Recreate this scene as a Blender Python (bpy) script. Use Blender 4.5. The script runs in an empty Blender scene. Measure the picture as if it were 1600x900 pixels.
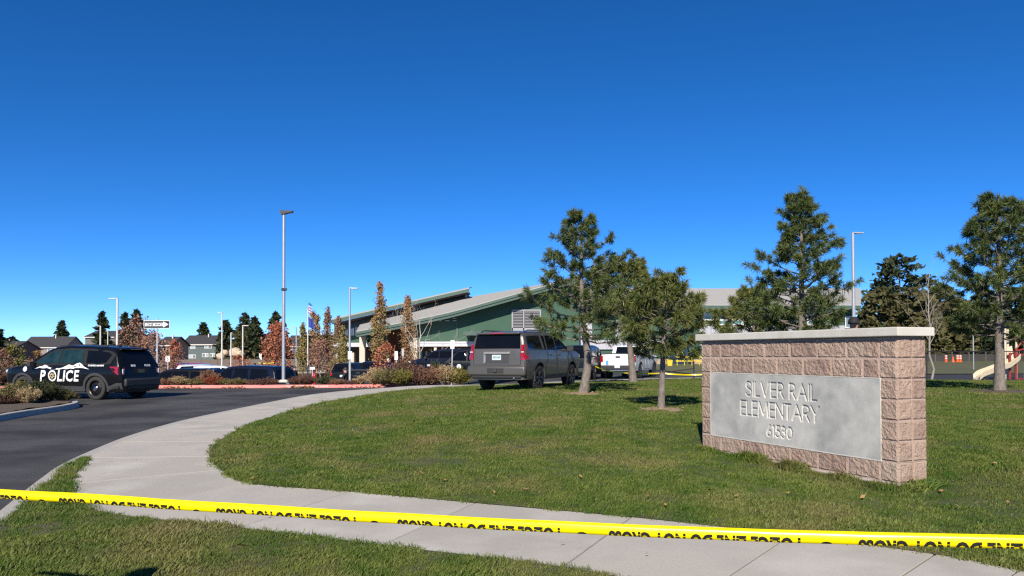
import bpy, bmesh, math, random
import numpy as np
from mathutils import Vector, Matrix, noise
from mathutils.geometry import delaunay_2d_cdt

# ------------------------------------------------------------------ camera
SC = bpy.context.scene
COL = SC.collection
FPX, PITCH, ROLL = 1180.0, math.radians(1.0), math.radians(0.2)
EYE = Vector((0.0, 0.0, 1.5))
CY = 551.0 - FPX * math.tan(PITCH)
cam_data = bpy.data.cameras.new("camera")
cam_data.sensor_width = 36.0
cam_data.lens = FPX / 1600.0 * 36.0
cam_data.shift_y = (CY - 450.0) / 1600.0
cam_data.clip_start = 0.05
cam_data.clip_end = 6000.0
cam = bpy.data.objects.new("camera", cam_data)
CAM_ROT = Matrix.Rotation(math.pi / 2 + PITCH, 3, 'X') @ Matrix.Rotation(-ROLL, 3, 'Z')
cam.matrix_world = Matrix.Translation(EYE) @ CAM_ROT.to_4x4()
COL.objects.link(cam)
SC.camera = cam

# ------------------------------------------------------------------ sky, sun, exposure
SUN_EL = math.radians(33.0)
SUN_TO = Vector((-0.20, -0.98, 0.0)).normalized() * math.cos(SUN_EL) + Vector((0, 0, math.sin(SUN_EL)))
world = bpy.data.worlds.new("World")
SC.world = world
world.use_nodes = True
wn = world.node_tree
wn.nodes.clear()
w_out = wn.nodes.new("ShaderNodeOutputWorld")
w_bg = wn.nodes.new("ShaderNodeBackground")
w_sky = wn.nodes.new("ShaderNodeTexSky")
w_sky.sky_type = 'NISHITA'
w_sky.sun_disc = False
w_sky.sun_elevation = SUN_EL
w_sky.sun_rotation = math.atan2(SUN_TO.x, SUN_TO.y)
w_sky.altitude = 3000.0
w_sky.air_density = 0.6
w_sky.dust_density = 0.0
w_sky.ozone_density = 5.0
w_bg.inputs["Strength"].default_value = 0.130
w_hs = wn.nodes.new("ShaderNodeHueSaturation")
w_hs.inputs["Saturation"].default_value = 1.22
w_hs.inputs["Hue"].default_value = 0.503
wn.links.new(w_sky.outputs["Color"], w_hs.inputs["Color"])
wn.links.new(w_hs.outputs["Color"], w_bg.inputs["Color"])
wn.links.new(w_bg.outputs["Background"], w_out.inputs["Surface"])

sun_data = bpy.data.lights.new("sun", 'SUN')
sun_data.energy = 5.0
sun_data.angle = math.radians(0.53)
sun_data.color = (1.0, 0.92, 0.80)
sun = bpy.data.objects.new("sun", sun_data)
sun.rotation_euler = SUN_TO.to_track_quat('Z', 'Y').to_euler()
sun.location = SUN_TO * 60
COL.objects.link(sun)

SC.view_settings.view_transform = 'Standard'
SC.view_settings.look = 'None'
SC.view_settings.exposure = 0.45
SC.view_settings.gamma = 1.0
SC.view_settings.use_curve_mapping = False
SC.render.engine = 'CYCLES'
SC.cycles.use_denoising = False
SC.cycles.filter_width = 1.3
SC.cycles.max_bounces = 6
SC.cycles.transparent_max_bounces = 8

RNG = random.Random(7)


# ------------------------------------------------------------------ survey helpers
def ray(px, py):
    d = CAM_ROT @ Vector(((px - 800.0) / FPX, -(py - CY) / FPX, -1.0))
    return d


def gp(px, py, z=0.0):
    """point of the level z that is sighted at that picture row and column"""
    d = ray(px, py)
    t = (z - EYE.z) / d.z
    return EYE + d * t


def at(px, py, Y):
    """point at the distance Y north of the camera"""
    d = ray(px, py)
    return EYE + d * (Y / d.y)


def scale_at(Y):
    return FPX / Y


# ------------------------------------------------------------------ materials
MATS = {}


def nt_new(name):
    m = bpy.data.materials.new(name)
    m.use_nodes = True
    nt = m.node_tree
    bsdf = nt.nodes["Principled BSDF"]
    return m, nt, bsdf


def rgba(c):
    return (c[0], c[1], c[2], 1.0)


def mat(name, c, c2=None, scale=8.0, rough=0.7, metal=0.0, bump=0.0, bscale=40.0, coat=0.0,
        c3=None, scale3=1.0, spec=0.5, detail=4.0, coords='Object', stretch=None, trans=0.0, mid=0.5, width=0.25,
        mid3=0.55, emit=None):
    """procedural surface: base colour, a second colour in noise, a third in broad patches, noise bump"""
    if name in MATS:
        return MATS[name]
    m, nt, b = nt_new(name)
    N, L = nt.nodes, nt.links
    b.inputs["Roughness"].default_value = rough
    b.inputs["Metallic"].default_value = metal
    b.inputs["Specular IOR Level"].default_value = spec
    b.inputs["Coat Weight"].default_value = coat
    b.inputs["Coat Roughness"].default_value = 0.05
    b.inputs["Base Color"].default_value = rgba(c)
    if coords == 'World':
        tc = N.new("ShaderNodeNewGeometry")
        vec = tc.outputs["Position"]
    else:
        tc = N.new("ShaderNodeTexCoord")
        vec = tc.outputs["Object"]
    if stretch:
        mp = N.new("ShaderNodeMapping")
        mp.inputs["Scale"].default_value = stretch
        L.new(vec, mp.inputs["Vector"])
        vec = mp.outputs["Vector"]

    def ramp_noise(sc, md, wd, dt):
        n = N.new("ShaderNodeTexNoise")
        n.inputs["Scale"].default_value = sc
        n.inputs["Detail"].default_value = dt
        n.inputs["Roughness"].default_value = 0.6
        L.new(vec, n.inputs["Vector"])
        r = N.new("ShaderNodeMapRange")
        r.inputs["From Min"].default_value = md - wd
        r.inputs["From Max"].default_value = md + wd
        L.new(n.outputs["Fac"], r.inputs["Value"])
        return r.outputs["Result"]
    col = None
    if c2 is not None:
        mx = N.new("ShaderNodeMix")
        mx.data_type = 'RGBA'
        mx.inputs["A"].default_value = rgba(c)
        mx.inputs["B"].default_value = rgba(c2)
        L.new(ramp_noise(scale, mid, width, detail), mx.inputs["Factor"])
        col = mx.outputs["Result"]
    if c3 is not None:
        mx = N.new("ShaderNodeMix")
        mx.data_type = 'RGBA'
        if col is None:
            mx.inputs["A"].default_value = rgba(c)
        else:
            L.new(col, mx.inputs["A"])
        mx.inputs["B"].default_value = rgba(c3)
        L.new(ramp_noise(scale3, mid3, 0.12, 3.0), mx.inputs["Factor"])
        col = mx.outputs["Result"]
    if col is not None:
        L.new(col, b.inputs["Base Color"])
    if bump:
        n = N.new("ShaderNodeTexNoise")
        n.inputs["Scale"].default_value = bscale
        n.inputs["Detail"].default_value = 5.0
        L.new(vec, n.inputs["Vector"])
        bp = N.new("ShaderNodeBump")
        bp.inputs["Strength"].default_value = 1.0
        bp.inputs["Distance"].default_value = bump
        L.new(n.outputs["Fac"], bp.inputs["Height"])
        L.new(bp.outputs["Normal"], b.inputs["Normal"])
    if trans:
        # thin leaves let some light through
        out = N["Material Output"]
        tl = N.new("ShaderNodeBsdfTranslucent")
        ms = N.new("ShaderNodeMixShader")
        ms.inputs["Fac"].default_value = trans
        if col is not None:
            L.new(col, tl.inputs["Color"])
        else:
            tl.inputs["Color"].default_value = rgba(c)
        L.new(b.outputs["BSDF"], ms.inputs[1])
        L.new(tl.outputs["BSDF"], ms.inputs[2])
        L.new(ms.outputs["Shader"], out.inputs["Surface"])
    MATS[name] = m
    return m


M = {}
M['asphalt'] = mat('asphalt', (0.064, 0.063, 0.062), (0.108, 0.105, 0.10), 110, 0.85, bump=0.006, bscale=220, coords='World', spec=0.2,
                   c3=(0.042, 0.041, 0.041), scale3=0.45, detail=6, mid3=.5)
M['lot_asphalt'] = M['asphalt']
M['concrete'] = mat('concrete', (0.48, 0.445, 0.375), (0.375, 0.345, 0.29), 90, 0.85, bump=0.0025, bscale=240, coords='World',
                    c3=(0.53, 0.50, 0.44), scale3=1.1, detail=8)
M['concrete_b'] = mat('concrete_b', (0.52, 0.475, 0.40), (0.42, 0.38, 0.32), 80, 0.85, bump=0.0025, bscale=240, coords='World',
                      c3=(0.42, 0.39, 0.345), scale3=1.6, detail=8)
M['concrete_c'] = mat('concrete_c', (0.46, 0.425, 0.36), (0.36, 0.335, 0.285), 100, 0.85, bump=0.0025, bscale=240, coords='World',
                      c3=(0.50, 0.47, 0.41), scale3=1.3, detail=8)
M['joint'] = mat('joint_filler', (0.05, 0.045, 0.038), (0.03, 0.028, 0.025), 30, 0.95, coords='World')
M['kerb'] = mat('kerb_concrete', (0.46, 0.43, 0.38), (0.35, 0.33, 0.29), 25, 0.88, bump=0.004, bscale=120, coords='World')
M['red_kerb'] = mat('red_kerb_paint', (0.70, 0.185, 0.17), (0.58, 0.20, 0.18), 14, 0.7, bump=0.003, bscale=90, coords='World',
                    c3=(0.66, 0.22, 0.19), scale3=1.2)
M['soil'] = mat('soil', (0.13, 0.095, 0.065), (0.075, 0.055, 0.04), 12, 0.95, bump=0.03, bscale=30, coords='World')
M['lawn'] = mat('lawn_turf', (0.045, 0.066, 0.016), (0.085, 0.088, 0.028), 22, 0.95, bump=0.03, bscale=60, coords='World',
                c3=(0.17, 0.135, 0.065), scale3=0.55, mid3=0.585)
M['field'] = mat('field_grass', (0.085, 0.10, 0.03), (0.13, 0.12, 0.05), 0.25, 0.95, bump=0.03, bscale=4, coords='World')
M['dry'] = mat('dry_grass', (0.33, 0.245, 0.12), (0.22, 0.16, 0.085), 0.5, 0.95, bump=0.04, bscale=6, coords='World',
               c3=(0.17, 0.12, 0.07), scale3=0.12)
M['blade'] = mat('grass_blade', (0.064, 0.122, 0.015), (0.165, 0.198, 0.040), 2.6, 0.6, coords='World', spec=0.3,
                 c3=(0.25, 0.205, 0.085), scale3=0.62, mid3=0.62, trans=0.25, width=0.15)
M['mulch'] = mat('wood_mulch', (0.42, 0.30, 0.18), (0.27, 0.18, 0.10), 40, 0.95, bump=0.02, bscale=80, coords='World')
M['litter'] = mat('dry_leaf', (0.30, 0.15, 0.05), (0.42, 0.26, 0.11), 3.0, 0.8, coords='World')


# ------------------------------------------------------------------ object helpers
def tag(o, label=None, cat=None, group=None, kind=None):
    if label:
        o["label"] = label
    if cat:
        o["category"] = cat
    if group:
        o["group"] = group
    if kind:
        o["kind"] = kind
    return o


def empty(name, loc=(0, 0, 0), rz=0.0, label=None, cat=None, group=None):
    o = bpy.data.objects.new(name, None)
    o.empty_display_size = 0.2
    o.location = loc
    o.rotation_euler = (0, 0, rz)
    COL.objects.link(o)
    return tag(o, label, cat, group)


def mesh_obj(name, me, m=None, parent=None):
    o = bpy.data.objects.new(name, me)
    COL.objects.link(o)
    if m is not None and len(me.materials) == 0:
        me.materials.append(m)
    if parent is not None:
        o.parent = parent
    return o


def copy_tree(o, parent=None):
    c = o.copy()
    COL.objects.link(c)
    c.parent = parent
    for ch in list(o.children):
        copy_tree(ch, c)
    return c


class MB:
    """collects shapes, then links them as one mesh object"""

    def __init__(self):
        self.v, self.f = [], []

    def add(self, vs, fs):
        n = len(self.v)
        self.v += [tuple(p) for p in vs]
        self.f += [tuple(i + n for i in f) for f in fs]
        return self

    def box(self, c, s, rz=0.0, rot=None):
        hx, hy, hz = s[0] / 2, s[1] / 2, s[2] / 2
        vs = [Vector((x, y, z)) for x in (-hx, hx) for y in (-hy, hy) for z in (-hz, hz)]
        R = rot if rot is not None else Matrix.Rotation(rz, 3, 'Z')
        vs = [R @ p + Vector(c) for p in vs]
        return self.add(vs, [(0, 1, 3, 2), (4, 6, 7, 5), (0, 4, 5, 1), (2, 3, 7, 6), (0, 2, 6, 4), (1, 5, 7, 3)])

    def box2(self, a, b):
        return self.box([(a[i] + b[i]) / 2 for i in range(3)], [abs(b[i] - a[i]) for i in range(3)])

    def bar(self, a, b, w, h=None, up=(0, 0, 1)):
        a, b = Vector(a), Vector(b)
        h = w if h is None else h
        d = (b - a)
        u = Vector(up)
        if abs(d.normalized().dot(u)) > 0.98:
            u = Vector((0, 1, 0))
        s = d.cross(u).normalized()
        t = s.cross(d).normalized()
        vs = [p + s * sx * w / 2 + t * tz * h / 2 for p in (a, b) for sx, tz in ((-1, -1), (1, -1), (1, 1), (-1, 1))]
        return self.add(vs, [(0, 1, 2, 3), (7, 6, 5, 4), (0, 4, 5, 1), (1, 5, 6, 2), (2, 6, 7, 3), (3, 7, 4, 0)])

    def tube(self, pts, rad, n=8, cap=True):
        pts = [Vector(p) for p in pts]
        if not hasattr(rad, '__len__'):
            rad = [rad] * len(pts)
        vs, fs = [], []
        ref = Vector((0.13, 0.97, 0.21)).normalized()
        for i, p in enumerate(pts):
            d = (pts[min(i + 1, len(pts) - 1)] - pts[max(i - 1, 0)])
            if d.length < 1e-9:
                d = Vector((0, 0, 1))
            d.normalize()
            s = d.cross(ref)
            if s.length < 0.05:
                s = d.cross(Vector((1, 0, 0)))
            s.normalize()
            t = d.cross(s)
            for k in range(n):
                a = 2 * math.pi * k / n
                vs.append(p + s * math.cos(a) * rad[i] + t * math.sin(a) * rad[i])
        for i in range(len(pts) - 1):
            for k in range(n):
                k2 = (k + 1) % n
                fs.append((i * n + k, i * n + k2, (i + 1) * n + k2, (i + 1) * n + k))
        if cap:
            fs.append(tuple(range(n))[::-1])
            fs.append(tuple((len(pts) - 1) * n + k for k in range(n)))
        return self.add(vs, fs)

    def prism(self, poly, p0, ux, uy, thick):
        """polygon in the (ux, uy) plane at p0, extruded along ux x uy by thick"""
        ux, uy, p0 = Vector(ux), Vector(uy), Vector(p0)
        w = ux.cross(uy).normalized()
        n = len(poly)
        a = [p0 + ux * x + uy * y for x, y in poly]
        b = [p + w * thick for p in a]
        fs = [tuple(range(n))[::-1], tuple(n + i for i in range(n))]
        for i in range(n):
            j = (i + 1) % n
            fs.append((i, j, n + j, n + i))
        return self.add(a + b, fs)

    def lathe(self, prof, n=24, axis='Z', c=(0, 0, 0)):
        vs, fs = [], []
        c = Vector(c)
        for r, h in prof:
            for k in range(n):
                a = 2 * math.pi * k / n
                x, y = r * math.cos(a), r * math.sin(a)
                vs.append(c + (Vector((x, y, h)) if axis == 'Z' else Vector((h, x, y)) if axis == 'X' else Vector((x, h, y))))
        for i in range(len(prof) - 1):
            for k in range(n):
                k2 = (k + 1) % n
                fs.append((i * n + k, i * n + k2, (i + 1) * n + k2, (i + 1) * n + k))
        return self.add(vs, fs)

    def mesh(self, name, m=None, smooth=None, fix=True):
        me = bpy.data.meshes.new(name)
        me.from_pydata(self.v, [], self.f)
        if fix:
            bm = bmesh.new()
            bm.from_mesh(me)
            bmesh.ops.recalc_face_normals(bm, faces=bm.faces)
            bm.to_mesh(me)
            bm.free()
        if smooth is not None:
            me.shade_smooth()
            me.set_sharp_from_angle(angle=math.radians(smooth))
        if m is not None:
            me.materials.append(m)
        me.update()
        return me

    def build(self, name, m=None, parent=None, smooth=None, bevel=0.0, fix=True):
        me = self.mesh(name, m, smooth, fix)
        if bevel:
            bm = bmesh.new()
            bm.from_mesh(me)
            bmesh.ops.bevel(bm, geom=bm.edges[:], offset=bevel, segments=2, profile=0.6, affect='EDGES', clamp_overlap=True)
            bm.to_mesh(me)
            bm.free()
        return mesh_obj(name, me, None, parent)


def np_mesh(name, V, Fc, m=None, smooth=False):
    """fast mesh from arrays; Fc is (n,3) or (n,4)"""
    V = np.asarray(V, dtype=np.float32)
    Fc = np.asarray(Fc, dtype=np.int32)
    me = bpy.data.meshes.new(name)
    me.vertices.add(len(V))
    me.vertices.foreach_set("co", V.ravel())
    k = Fc.shape[1]
    me.loops.add(len(Fc) * k)
    me.loops.foreach_set("vertex_index", Fc.ravel())
    me.polygons.add(len(Fc))
    me.polygons.foreach_set("loop_start", np.arange(0, len(Fc) * k, k, dtype=np.int32))
    me.polygons.foreach_set("loop_total", np.full(len(Fc), k, dtype=np.int32))
    if smooth:
        me.polygons.foreach_set("use_smooth", np.ones(len(Fc), dtype=bool))
    me.update(calc_edges=True)
    if m is not None:
        me.materials.append(m)
    return me


def catmull(pts, n=6):
    P = [Vector(p) for p in pts]
    P = [P[0] * 2 - P[1]] + P + [P[-1] * 2 - P[-2]]
    out = []
    for i in range(1, len(P) - 2):
        a, b, c, d = P[i - 1], P[i], P[i + 1], P[i + 2]
        for k in range(n):
            t = k / n
            out.append(0.5 * ((2 * b) + (c - a) * t + (2 * a - 5 * b + 4 * c - d) * t * t + (3 * b - a - 3 * c + d) * t ** 3))
    out.append(P[-2].copy())
    return out


def resample(pl, step):
    pl = [Vector(p) for p in pl]
    out = [pl[0]]
    acc = 0.0
    for a, b in zip(pl, pl[1:]):
        L = (b - a).length
        while acc + L >= step and L > 1e-9:
            t = (step - acc) / L
            a = a + (b - a) * t
            out.append(a)
            L = (b - a).length
            acc = 0.0
        acc += L
    if (out[-1] - pl[-1]).length > step * 0.3:
        out.append(pl[-1])
    return out


def offset_line(pl, d):
    """plan offset of a polyline to its left by d"""
    out = []
    for i, p in enumerate(pl):
        t = (pl[min(i + 1, len(pl) - 1)] - pl[max(i - 1, 0)])
        t.z = 0
        t.normalize()
        out.append(Vector((p.x - t.y * d, p.y + t.x * d, p.z)))
    return out


def fill_poly(poly, step=None, zf=None, extra=None):
    """triangulated plan polygon with interior points every step; returns verts, faces"""
    pts = [Vector((p[0], p[1])) for p in poly]
    n = len(pts)
    edges = [(i, (i + 1) % n) for i in range(n)]
    if step:
        xs = [p.x for p in pts]
        ys = [p.y for p in pts]
        x = min(xs) + step * 0.37
        A = np.array([(p.x, p.y) for p in pts])
        B = np.roll(A, -1, axis=0)
        gx, gy = np.meshgrid(np.arange(min(xs) + step * .37, max(xs), step), np.arange(min(ys) + step * .41, max(ys), step))
        g = np.stack([gx.ravel(), gy.ravel()], 1)
        ins = inside(g, A)
        d = dist_line(g, np.vstack([A, A[:1]]))
        g = g[ins & (d > step * 0.35)]
        pts += [Vector((float(a), float(b))) for a, b in g]
    vs, es, fs, *_ = delaunay_2d_cdt(pts, edges, [list(range(n))], 1, 1e-5)
    V = [(v.x, v.y, zf(v.x, v.y) if zf else 0.0) for v in vs]
    return V, [tuple(f) for f in fs]


def inside(P, poly):
    x, y = P[:, 0], P[:, 1]
    r = np.zeros(len(P), bool)
    n = len(poly)
    for i in range(n):
        x1, y1 = poly[i]
        x2, y2 = poly[(i + 1) % n]
        c = ((y1 > y) != (y2 > y))
        with np.errstate(divide='ignore', invalid='ignore'):
            r ^= c & (x < (x2 - x1) * (y - y1) / (y2 - y1 + 1e-12) + x1)
    return r


def dist_line(P, L):
    best = np.full(len(P), 1e9)
    for a, b in zip(L[:-1], L[1:]):
        ab = b - a
        t = np.clip(((P - a) @ ab) / (ab @ ab + 1e-12), 0, 1)
        q = a + t[:, None] * ab
        best = np.minimum(best, np.hypot(*(P - q).T))
    return best


def text_verts(body, size=1.0, bold=0.0, shear=0.0, sx=1.0, spacing=1.0, res=3):
    """lettering outline as flat triangles: (verts in x,y, centred), faces"""
    cu = bpy.data.curves.new("lettering_outline", 'FONT')
    cu.body = body
    cu.size = size
    cu.offset = bold
    cu.shear = shear
    cu.space_character = spacing
    cu.resolution_u = res
    cu.align_x = 'CENTER'
    cu.align_y = 'CENTER'
    o = bpy.data.objects.new("lettering_outline", cu)
    COL.objects.link(o)
    bpy.context.view_layer.update()
    dg = bpy.context.evaluated_depsgraph_get()
    me = bpy.data.meshes.new_from_object(o.evaluated_get(dg))
    V = [(v.co.x * sx, v.co.y) for v in me.vertices]
    Fc = [tuple(p.vertices) for p in me.polygons]
    bpy.data.objects.remove(o)
    bpy.data.curves.remove(cu)
    bpy.data.meshes.remove(me)
    xs = [v[0] for v in V]
    ys = [v[1] for v in V]
    cx, cy = (min(xs) + max(xs)) / 2, (min(ys) + max(ys)) / 2
    return [(x - cx, y - cy) for x, y in V], Fc


def text_on(name, body, size, m, parent, p0, ux, uy, bold=0.0, shear=0.0, sx=1.0, spacing=1.0):
    V, Fc = text_verts(body, size, bold, shear, sx, spacing)
    p0, ux, uy = Vector(p0), Vector(ux), Vector(uy)
    me = bpy.data.meshes.new(name)
    me.from_pydata([p0 + ux * x + uy * y for x, y in V], [], Fc)
    me.materials.append(m)
    return mesh_obj(name, me, None, parent)


def sstep(a, b, x):
    t = np.clip((x - a) / (b - a), 0, 1)
    return t * t * (3 - 2 * t)


# ------------------------------------------------------------------ the lie of the land
ZS = 0.12                      # level of the pavement above the road


def G(x, y):
    """road, car park and open ground: the car park beyond the red kerb lies about a metre lower"""
    return float(-1.0 * sstep(34.0, 38.5, y) * sstep(2.0, -6.0, x))


# road side of the kerb, from bottom left round to the right behind the big lawn
kerb_px = [(-150, 900), (-60, 842), (7, 790), (37, 766), (62, 747), (95, 725), (150, 700), (205, 679), (280, 657.6),
           (352, 642), (424, 627.5), (481, 617), (539, 610.5), (596, 606.4), (662, 602.2)]
kerb_line = [gp(x, y, ZS) for x, y in kerb_px] + [Vector((-0.4, 33.3, ZS)), Vector((2.6, 36.3, ZS)), Vector((6.0, 38.9, ZS)), Vector((10.0, 41.0, ZS)), Vector((16.0, 42.2, ZS))]
kerb_line = resample(catmull(kerb_line, 8), 0.30)
kerb_in = offset_line(kerb_line, -0.16)

# pavement joints: (lawn side, kerb side) as sighted
joint_px = [((332, 699), (140, 715)), ((345, 734), (110, 756)), ((389, 755), (150, 800)), ((547, 768), (367, 826)), ((742, 786), (595, 852)),
            ((986, 808), (877, 887))]
inner_pts = [gp(*a, ZS) for a, b in joint_px]
outer_pts = [gp(*b, ZS) for a, b in joint_px]
inner_pts += [gp(1235, 836, ZS), gp(1460, 866, ZS), gp(1592, 891, ZS), Vector((4.05, 3.6, ZS)), Vector((5.0, 2.2, ZS))]
outer_pts += [gp(1090, 932, ZS), gp(1305, 968, ZS), gp(1380, 1030, ZS), Vector((2.75, 2.6, ZS)), Vector((3.75, 1.2, ZS))]

# lawn side going up along the drive (far -> near order reversed later)
up_px = [(327, 712), (332, 698), (360.5, 678), (404, 658), (464, 640), (510, 629), (567.5, 619), (620, 611.5), (654, 608), (700, 605.2), (740, 603.5)]
up_in = [gp(x, y, ZS) for x, y in up_px][1:] + [Vector((1.3, 33.0, ZS)), Vector((3.6, 35.4, ZS)), Vector((6.6, 37.2, ZS)), Vector((10.2, 39.2, ZS)), Vector((16.0, 40.4, ZS))]
up_in = catmull(up_in, 8)

# nose of the lawn between the two stretches
inner_near = catmull([up_in[0], gp(327, 713, ZS)] + inner_pts[1:], 6)
lawn_edge = list(reversed(up_in))[:-1] + inner_near          # from far right round the nose to near right
MAIN_LAWN = np.array([(p.x, p.y) for p in lawn_edge] + [(9.0, -2.0), (60, -2), (60, 33.0), (30, 33.0), (22, 33.6), (17.5, 36.0), (16.2, 40.0)])
EDGE_NP = np.array([(p.x, p.y) for p in lawn_edge] + [(60, -20.0)])
FAR_NP = np.array([(60, 33.0), (30, 33.0), (22, 33.6), (17.5, 36.0), (16.2, 40.0)])


def lawn_h(P):
    """big lawn: a gentle mound inside its edges"""
    d = np.minimum(dist_line(P, EDGE_NP[:-1]), dist_line(P, FAR_NP))
    dip = dist_line(P, np.array([(3.75, 7.36), (2.55, 10.13)]))
    n = np.array([noise.noise((float(x) * .35, float(y) * .35, 3.1)) for x, y in P])
    return ZS + 0.005 + 0.20 * sstep(0.0, 6.2, d) + 0.022 * n * sstep(0.1, 1.5, d) + 0.01 * np.clip(d / 0.15, 0, 1) - 0.075 * np.exp(-(dip / 1.3) ** 2)


def hz(x, y):
    return float(lawn_h(np.array([[x, y]]))[0])


def lawn_point(px, py):
    z = 0.3
    for _ in range(8):
        p = gp(px, py, z)
        z = hz(p.x, p.y)
    return gp(px, py, z)


# ground to the horizon
def struct(name, V, Fc, m, smooth=True):
    me = bpy.data.meshes.new(name)
    me.from_pydata(V, [], Fc)
    me.materials.append(m)
    if smooth:
        me.shade_smooth()
    o = mesh_obj(name, me)
    o["kind"] = "structure"
    return o


xs = sorted(set([-3000, -1500, -700, -350, -180, -120] + list(range(-90, 92, 3)) + [120, 180, 350, 700, 1500, 3000]))
ys = sorted(set([-400, -150, -60, -30, -15] + list(range(-6, 130, 2)) + [140, 160, 200, 260, 350, 600, 1200, 2500, 5000]))
V = [(x, y, G(x, y) - 0.03) for y in ys for x in xs]
nx = len(xs)
Fc = [(j * nx + i, j * nx + i + 1, (j + 1) * nx + i + 1, (j + 1) * nx + i) for j in range(len(ys) - 1) for i in range(nx - 1)]
struct("ground", V, Fc, M['dry'])

# road and car park, one asphalt sheet
xs = [-90, -70, -50, -35, -25, -20] + [x * 0.5 for x in range(-36, 10)] + [5, 7, 10, 14, 20, 30, 46]
ys = [-6, 0, 4, 8, 12, 16, 20, 24, 28, 31, 33] + [33.5 + k * 0.5 for k in range(12)] + [41, 44, 47, 52, 58, 64, 72, 78]
V = [(x, y, G(x, y)) for y in ys for x in xs]
nx = len(xs)
Fc = [(j * nx + i, j * nx + i + 1, (j + 1) * nx + i + 1, (j + 1) * nx + i) for j in range(len(ys) - 1) for i in range(nx - 1)]
struct("road", V, Fc, M['asphalt'])

# playing field and footways behind the fence
V, Fc = fill_poly([(12, 48.5), (200, 48.5), (200, 135), (12, 135)], None, lambda x, y: 0.05)
struct("playing_field", V, Fc, M['field'])
V, Fc = fill_poly([(-46, 79), (-1, 79), (-1, 84), (-46, 84)], 2.0, lambda x, y: G(x, y) + 0.05)
struct("school_forecourt", V, Fc, M['concrete_b'])
V, Fc = fill_poly([(1.5, 79), (40, 79), (40, 89.5), (1.5, 89.5)], None, lambda x, y: 0.03)
struct("gym_forecourt", V, Fc, M['concrete_b'])

# kerb of the big lawn, in lengths
def kerb_run(parent, line, inner, m, z0=None, h=ZS, step=10, name="kerb_stone", gap=0.008):
    for k in range(0, len(line) - 1, step):
        a = line[k:k + step + 1]
        b = inner[k:k + step + 1]
        if len(a) < 2:
            continue
        a = [p.copy() for p in a]
        b = [p.copy() for p in b]
        d0 = (a[1] - a[0]).normalized() * gap
        a[0] = a[0] + d0
        b[0] = b[0] + d0
        vs, fs = [], []
        n = len(a)
        for p, q in zip(a, b):
            o = (p - q)
            o.z = 0
            o.normalize()
            zb = (G(p.x, p.y) if z0 is None else z0) - 0.02
            vs += [(p.x + o.x * .03, p.y + o.y * .03, zb), (p.x + o.x * .004, p.y + o.y * .004, h - 0.02), (p.x - o.x * .016, p.y - o.y * .016, h), (q.x, q.y, h), (q.x, q.y, zb)]
        for i in range(n - 1):
            for j in range(4):
                fs.append((i * 5 + j, (i + 1) * 5 + j, (i + 1) * 5 + j + 1, i * 5 + j + 1))
        fs.append((0, 1, 2, 3, 4))
        fs.append(tuple((n - 1) * 5 + j for j in (4, 3, 2, 1, 0)))
        MB().add(vs, fs).build(name, m, parent, smooth=40)


kerb = empty("kerb")
kerb["kind"] = "structure"
kerb_run(kerb, kerb_line, kerb_in, M['kerb'])

# pavement: bed with a panel object for every slab
walk = empty("pavement")
walk["kind"] = "structure"


def slab(poly, m, z=ZS, t=0.05):
    P = [Vector(p) for p in poly]
    c = sum(P, Vector()) / len(P)
    n = len(P)
    ccw = sum(P[i].x * P[(i + 1) % n].y - P[(i + 1) % n].x * P[i].y for i in range(n)) > 0
    if not ccw:
        P.reverse()
    top = [Vector((p.x, p.y, z)) for p in P]
    rim = [Vector((p.x, p.y, z - 0.006)) + (p - c).normalized() * 0.006 for p in P]
    bot = [Vector((p.x, p.y, z - t)) for p in rim]
    V = top + rim + bot
    Fc = [tuple(range(n))]
    for i in range(n):
        j = (i + 1) % n
        Fc += [(i, n + i, n + j, j), (n + i, 2 * n + i, 2 * n + j, n + j)]
    me = bpy.data.meshes.new("slab")
    me.from_pydata(V, [], Fc)
    me.materials.append(m)
    return mesh_obj("slab", me, None, walk)


def sub(line, i0, i1, g=0.010):
    """piece of a dense polyline, pulled in by g at both ends"""
    s = [p.copy() for p in line[i0:i1 + 1]]
    s[0] += (s[1] - s[0]).normalized() * g
    s[-1] += (s[-2] - s[-1]).normalized() * g
    return s


cm = [M['concrete'], M['concrete_b'], M['concrete_c']]
NSEG = 8
near_in = catmull([gp(327, 713, ZS)] + inner_pts[1:], NSEG)
near_out = catmull([outer_pts[0]] + outer_pts[1:], NSEG)
for k in range(len(inner_pts) - 1):
    a = sub(near_in, k * NSEG, (k + 1) * NSEG)
    b = sub(near_out, k * NSEG, (k + 1) * NSEG)
    slab(a + b[::-1], cm[(k * 2) % 3])
# up along the drive, following kerb and lawn edge
i0 = min(range(len(kerb_in)), key=lambda i: (kerb_in[i] - outer_pts[0]).length)
k_end = len(kerb_in) - 1
nup = 24
ups = [up_in[0].lerp(gp(327, 713, ZS), 1.0)] + up_in


def arc(line, n):
    L = [0.0]
    for a, b in zip(line, line[1:]):
        L.append(L[-1] + (b - a).length)
    out = []
    for k in range(n + 1):
        t = L[-1] * k / n
        j = max(i for i in range(len(L)) if L[i] <= t + 1e-9)
        j = min(j, len(line) - 2)
        out.append(line[j].lerp(line[j + 1], (t - L[j]) / max(L[j + 1] - L[j], 1e-9)))
    return out


ui = arc(ups, nup * 6)
uo = arc([near_out[0]] + kerb_in[i0 + 1:k_end + 1], nup * 6)
for k in range(nup):
    a = sub(ui, k * 6, k * 6 + 6)
    b = sub(uo, k * 6, k * 6 + 6)
    slab(a + b[::-1], cm[(k * 5 + 1) % 3] if k > 1 else M['concrete_b'])
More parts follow.
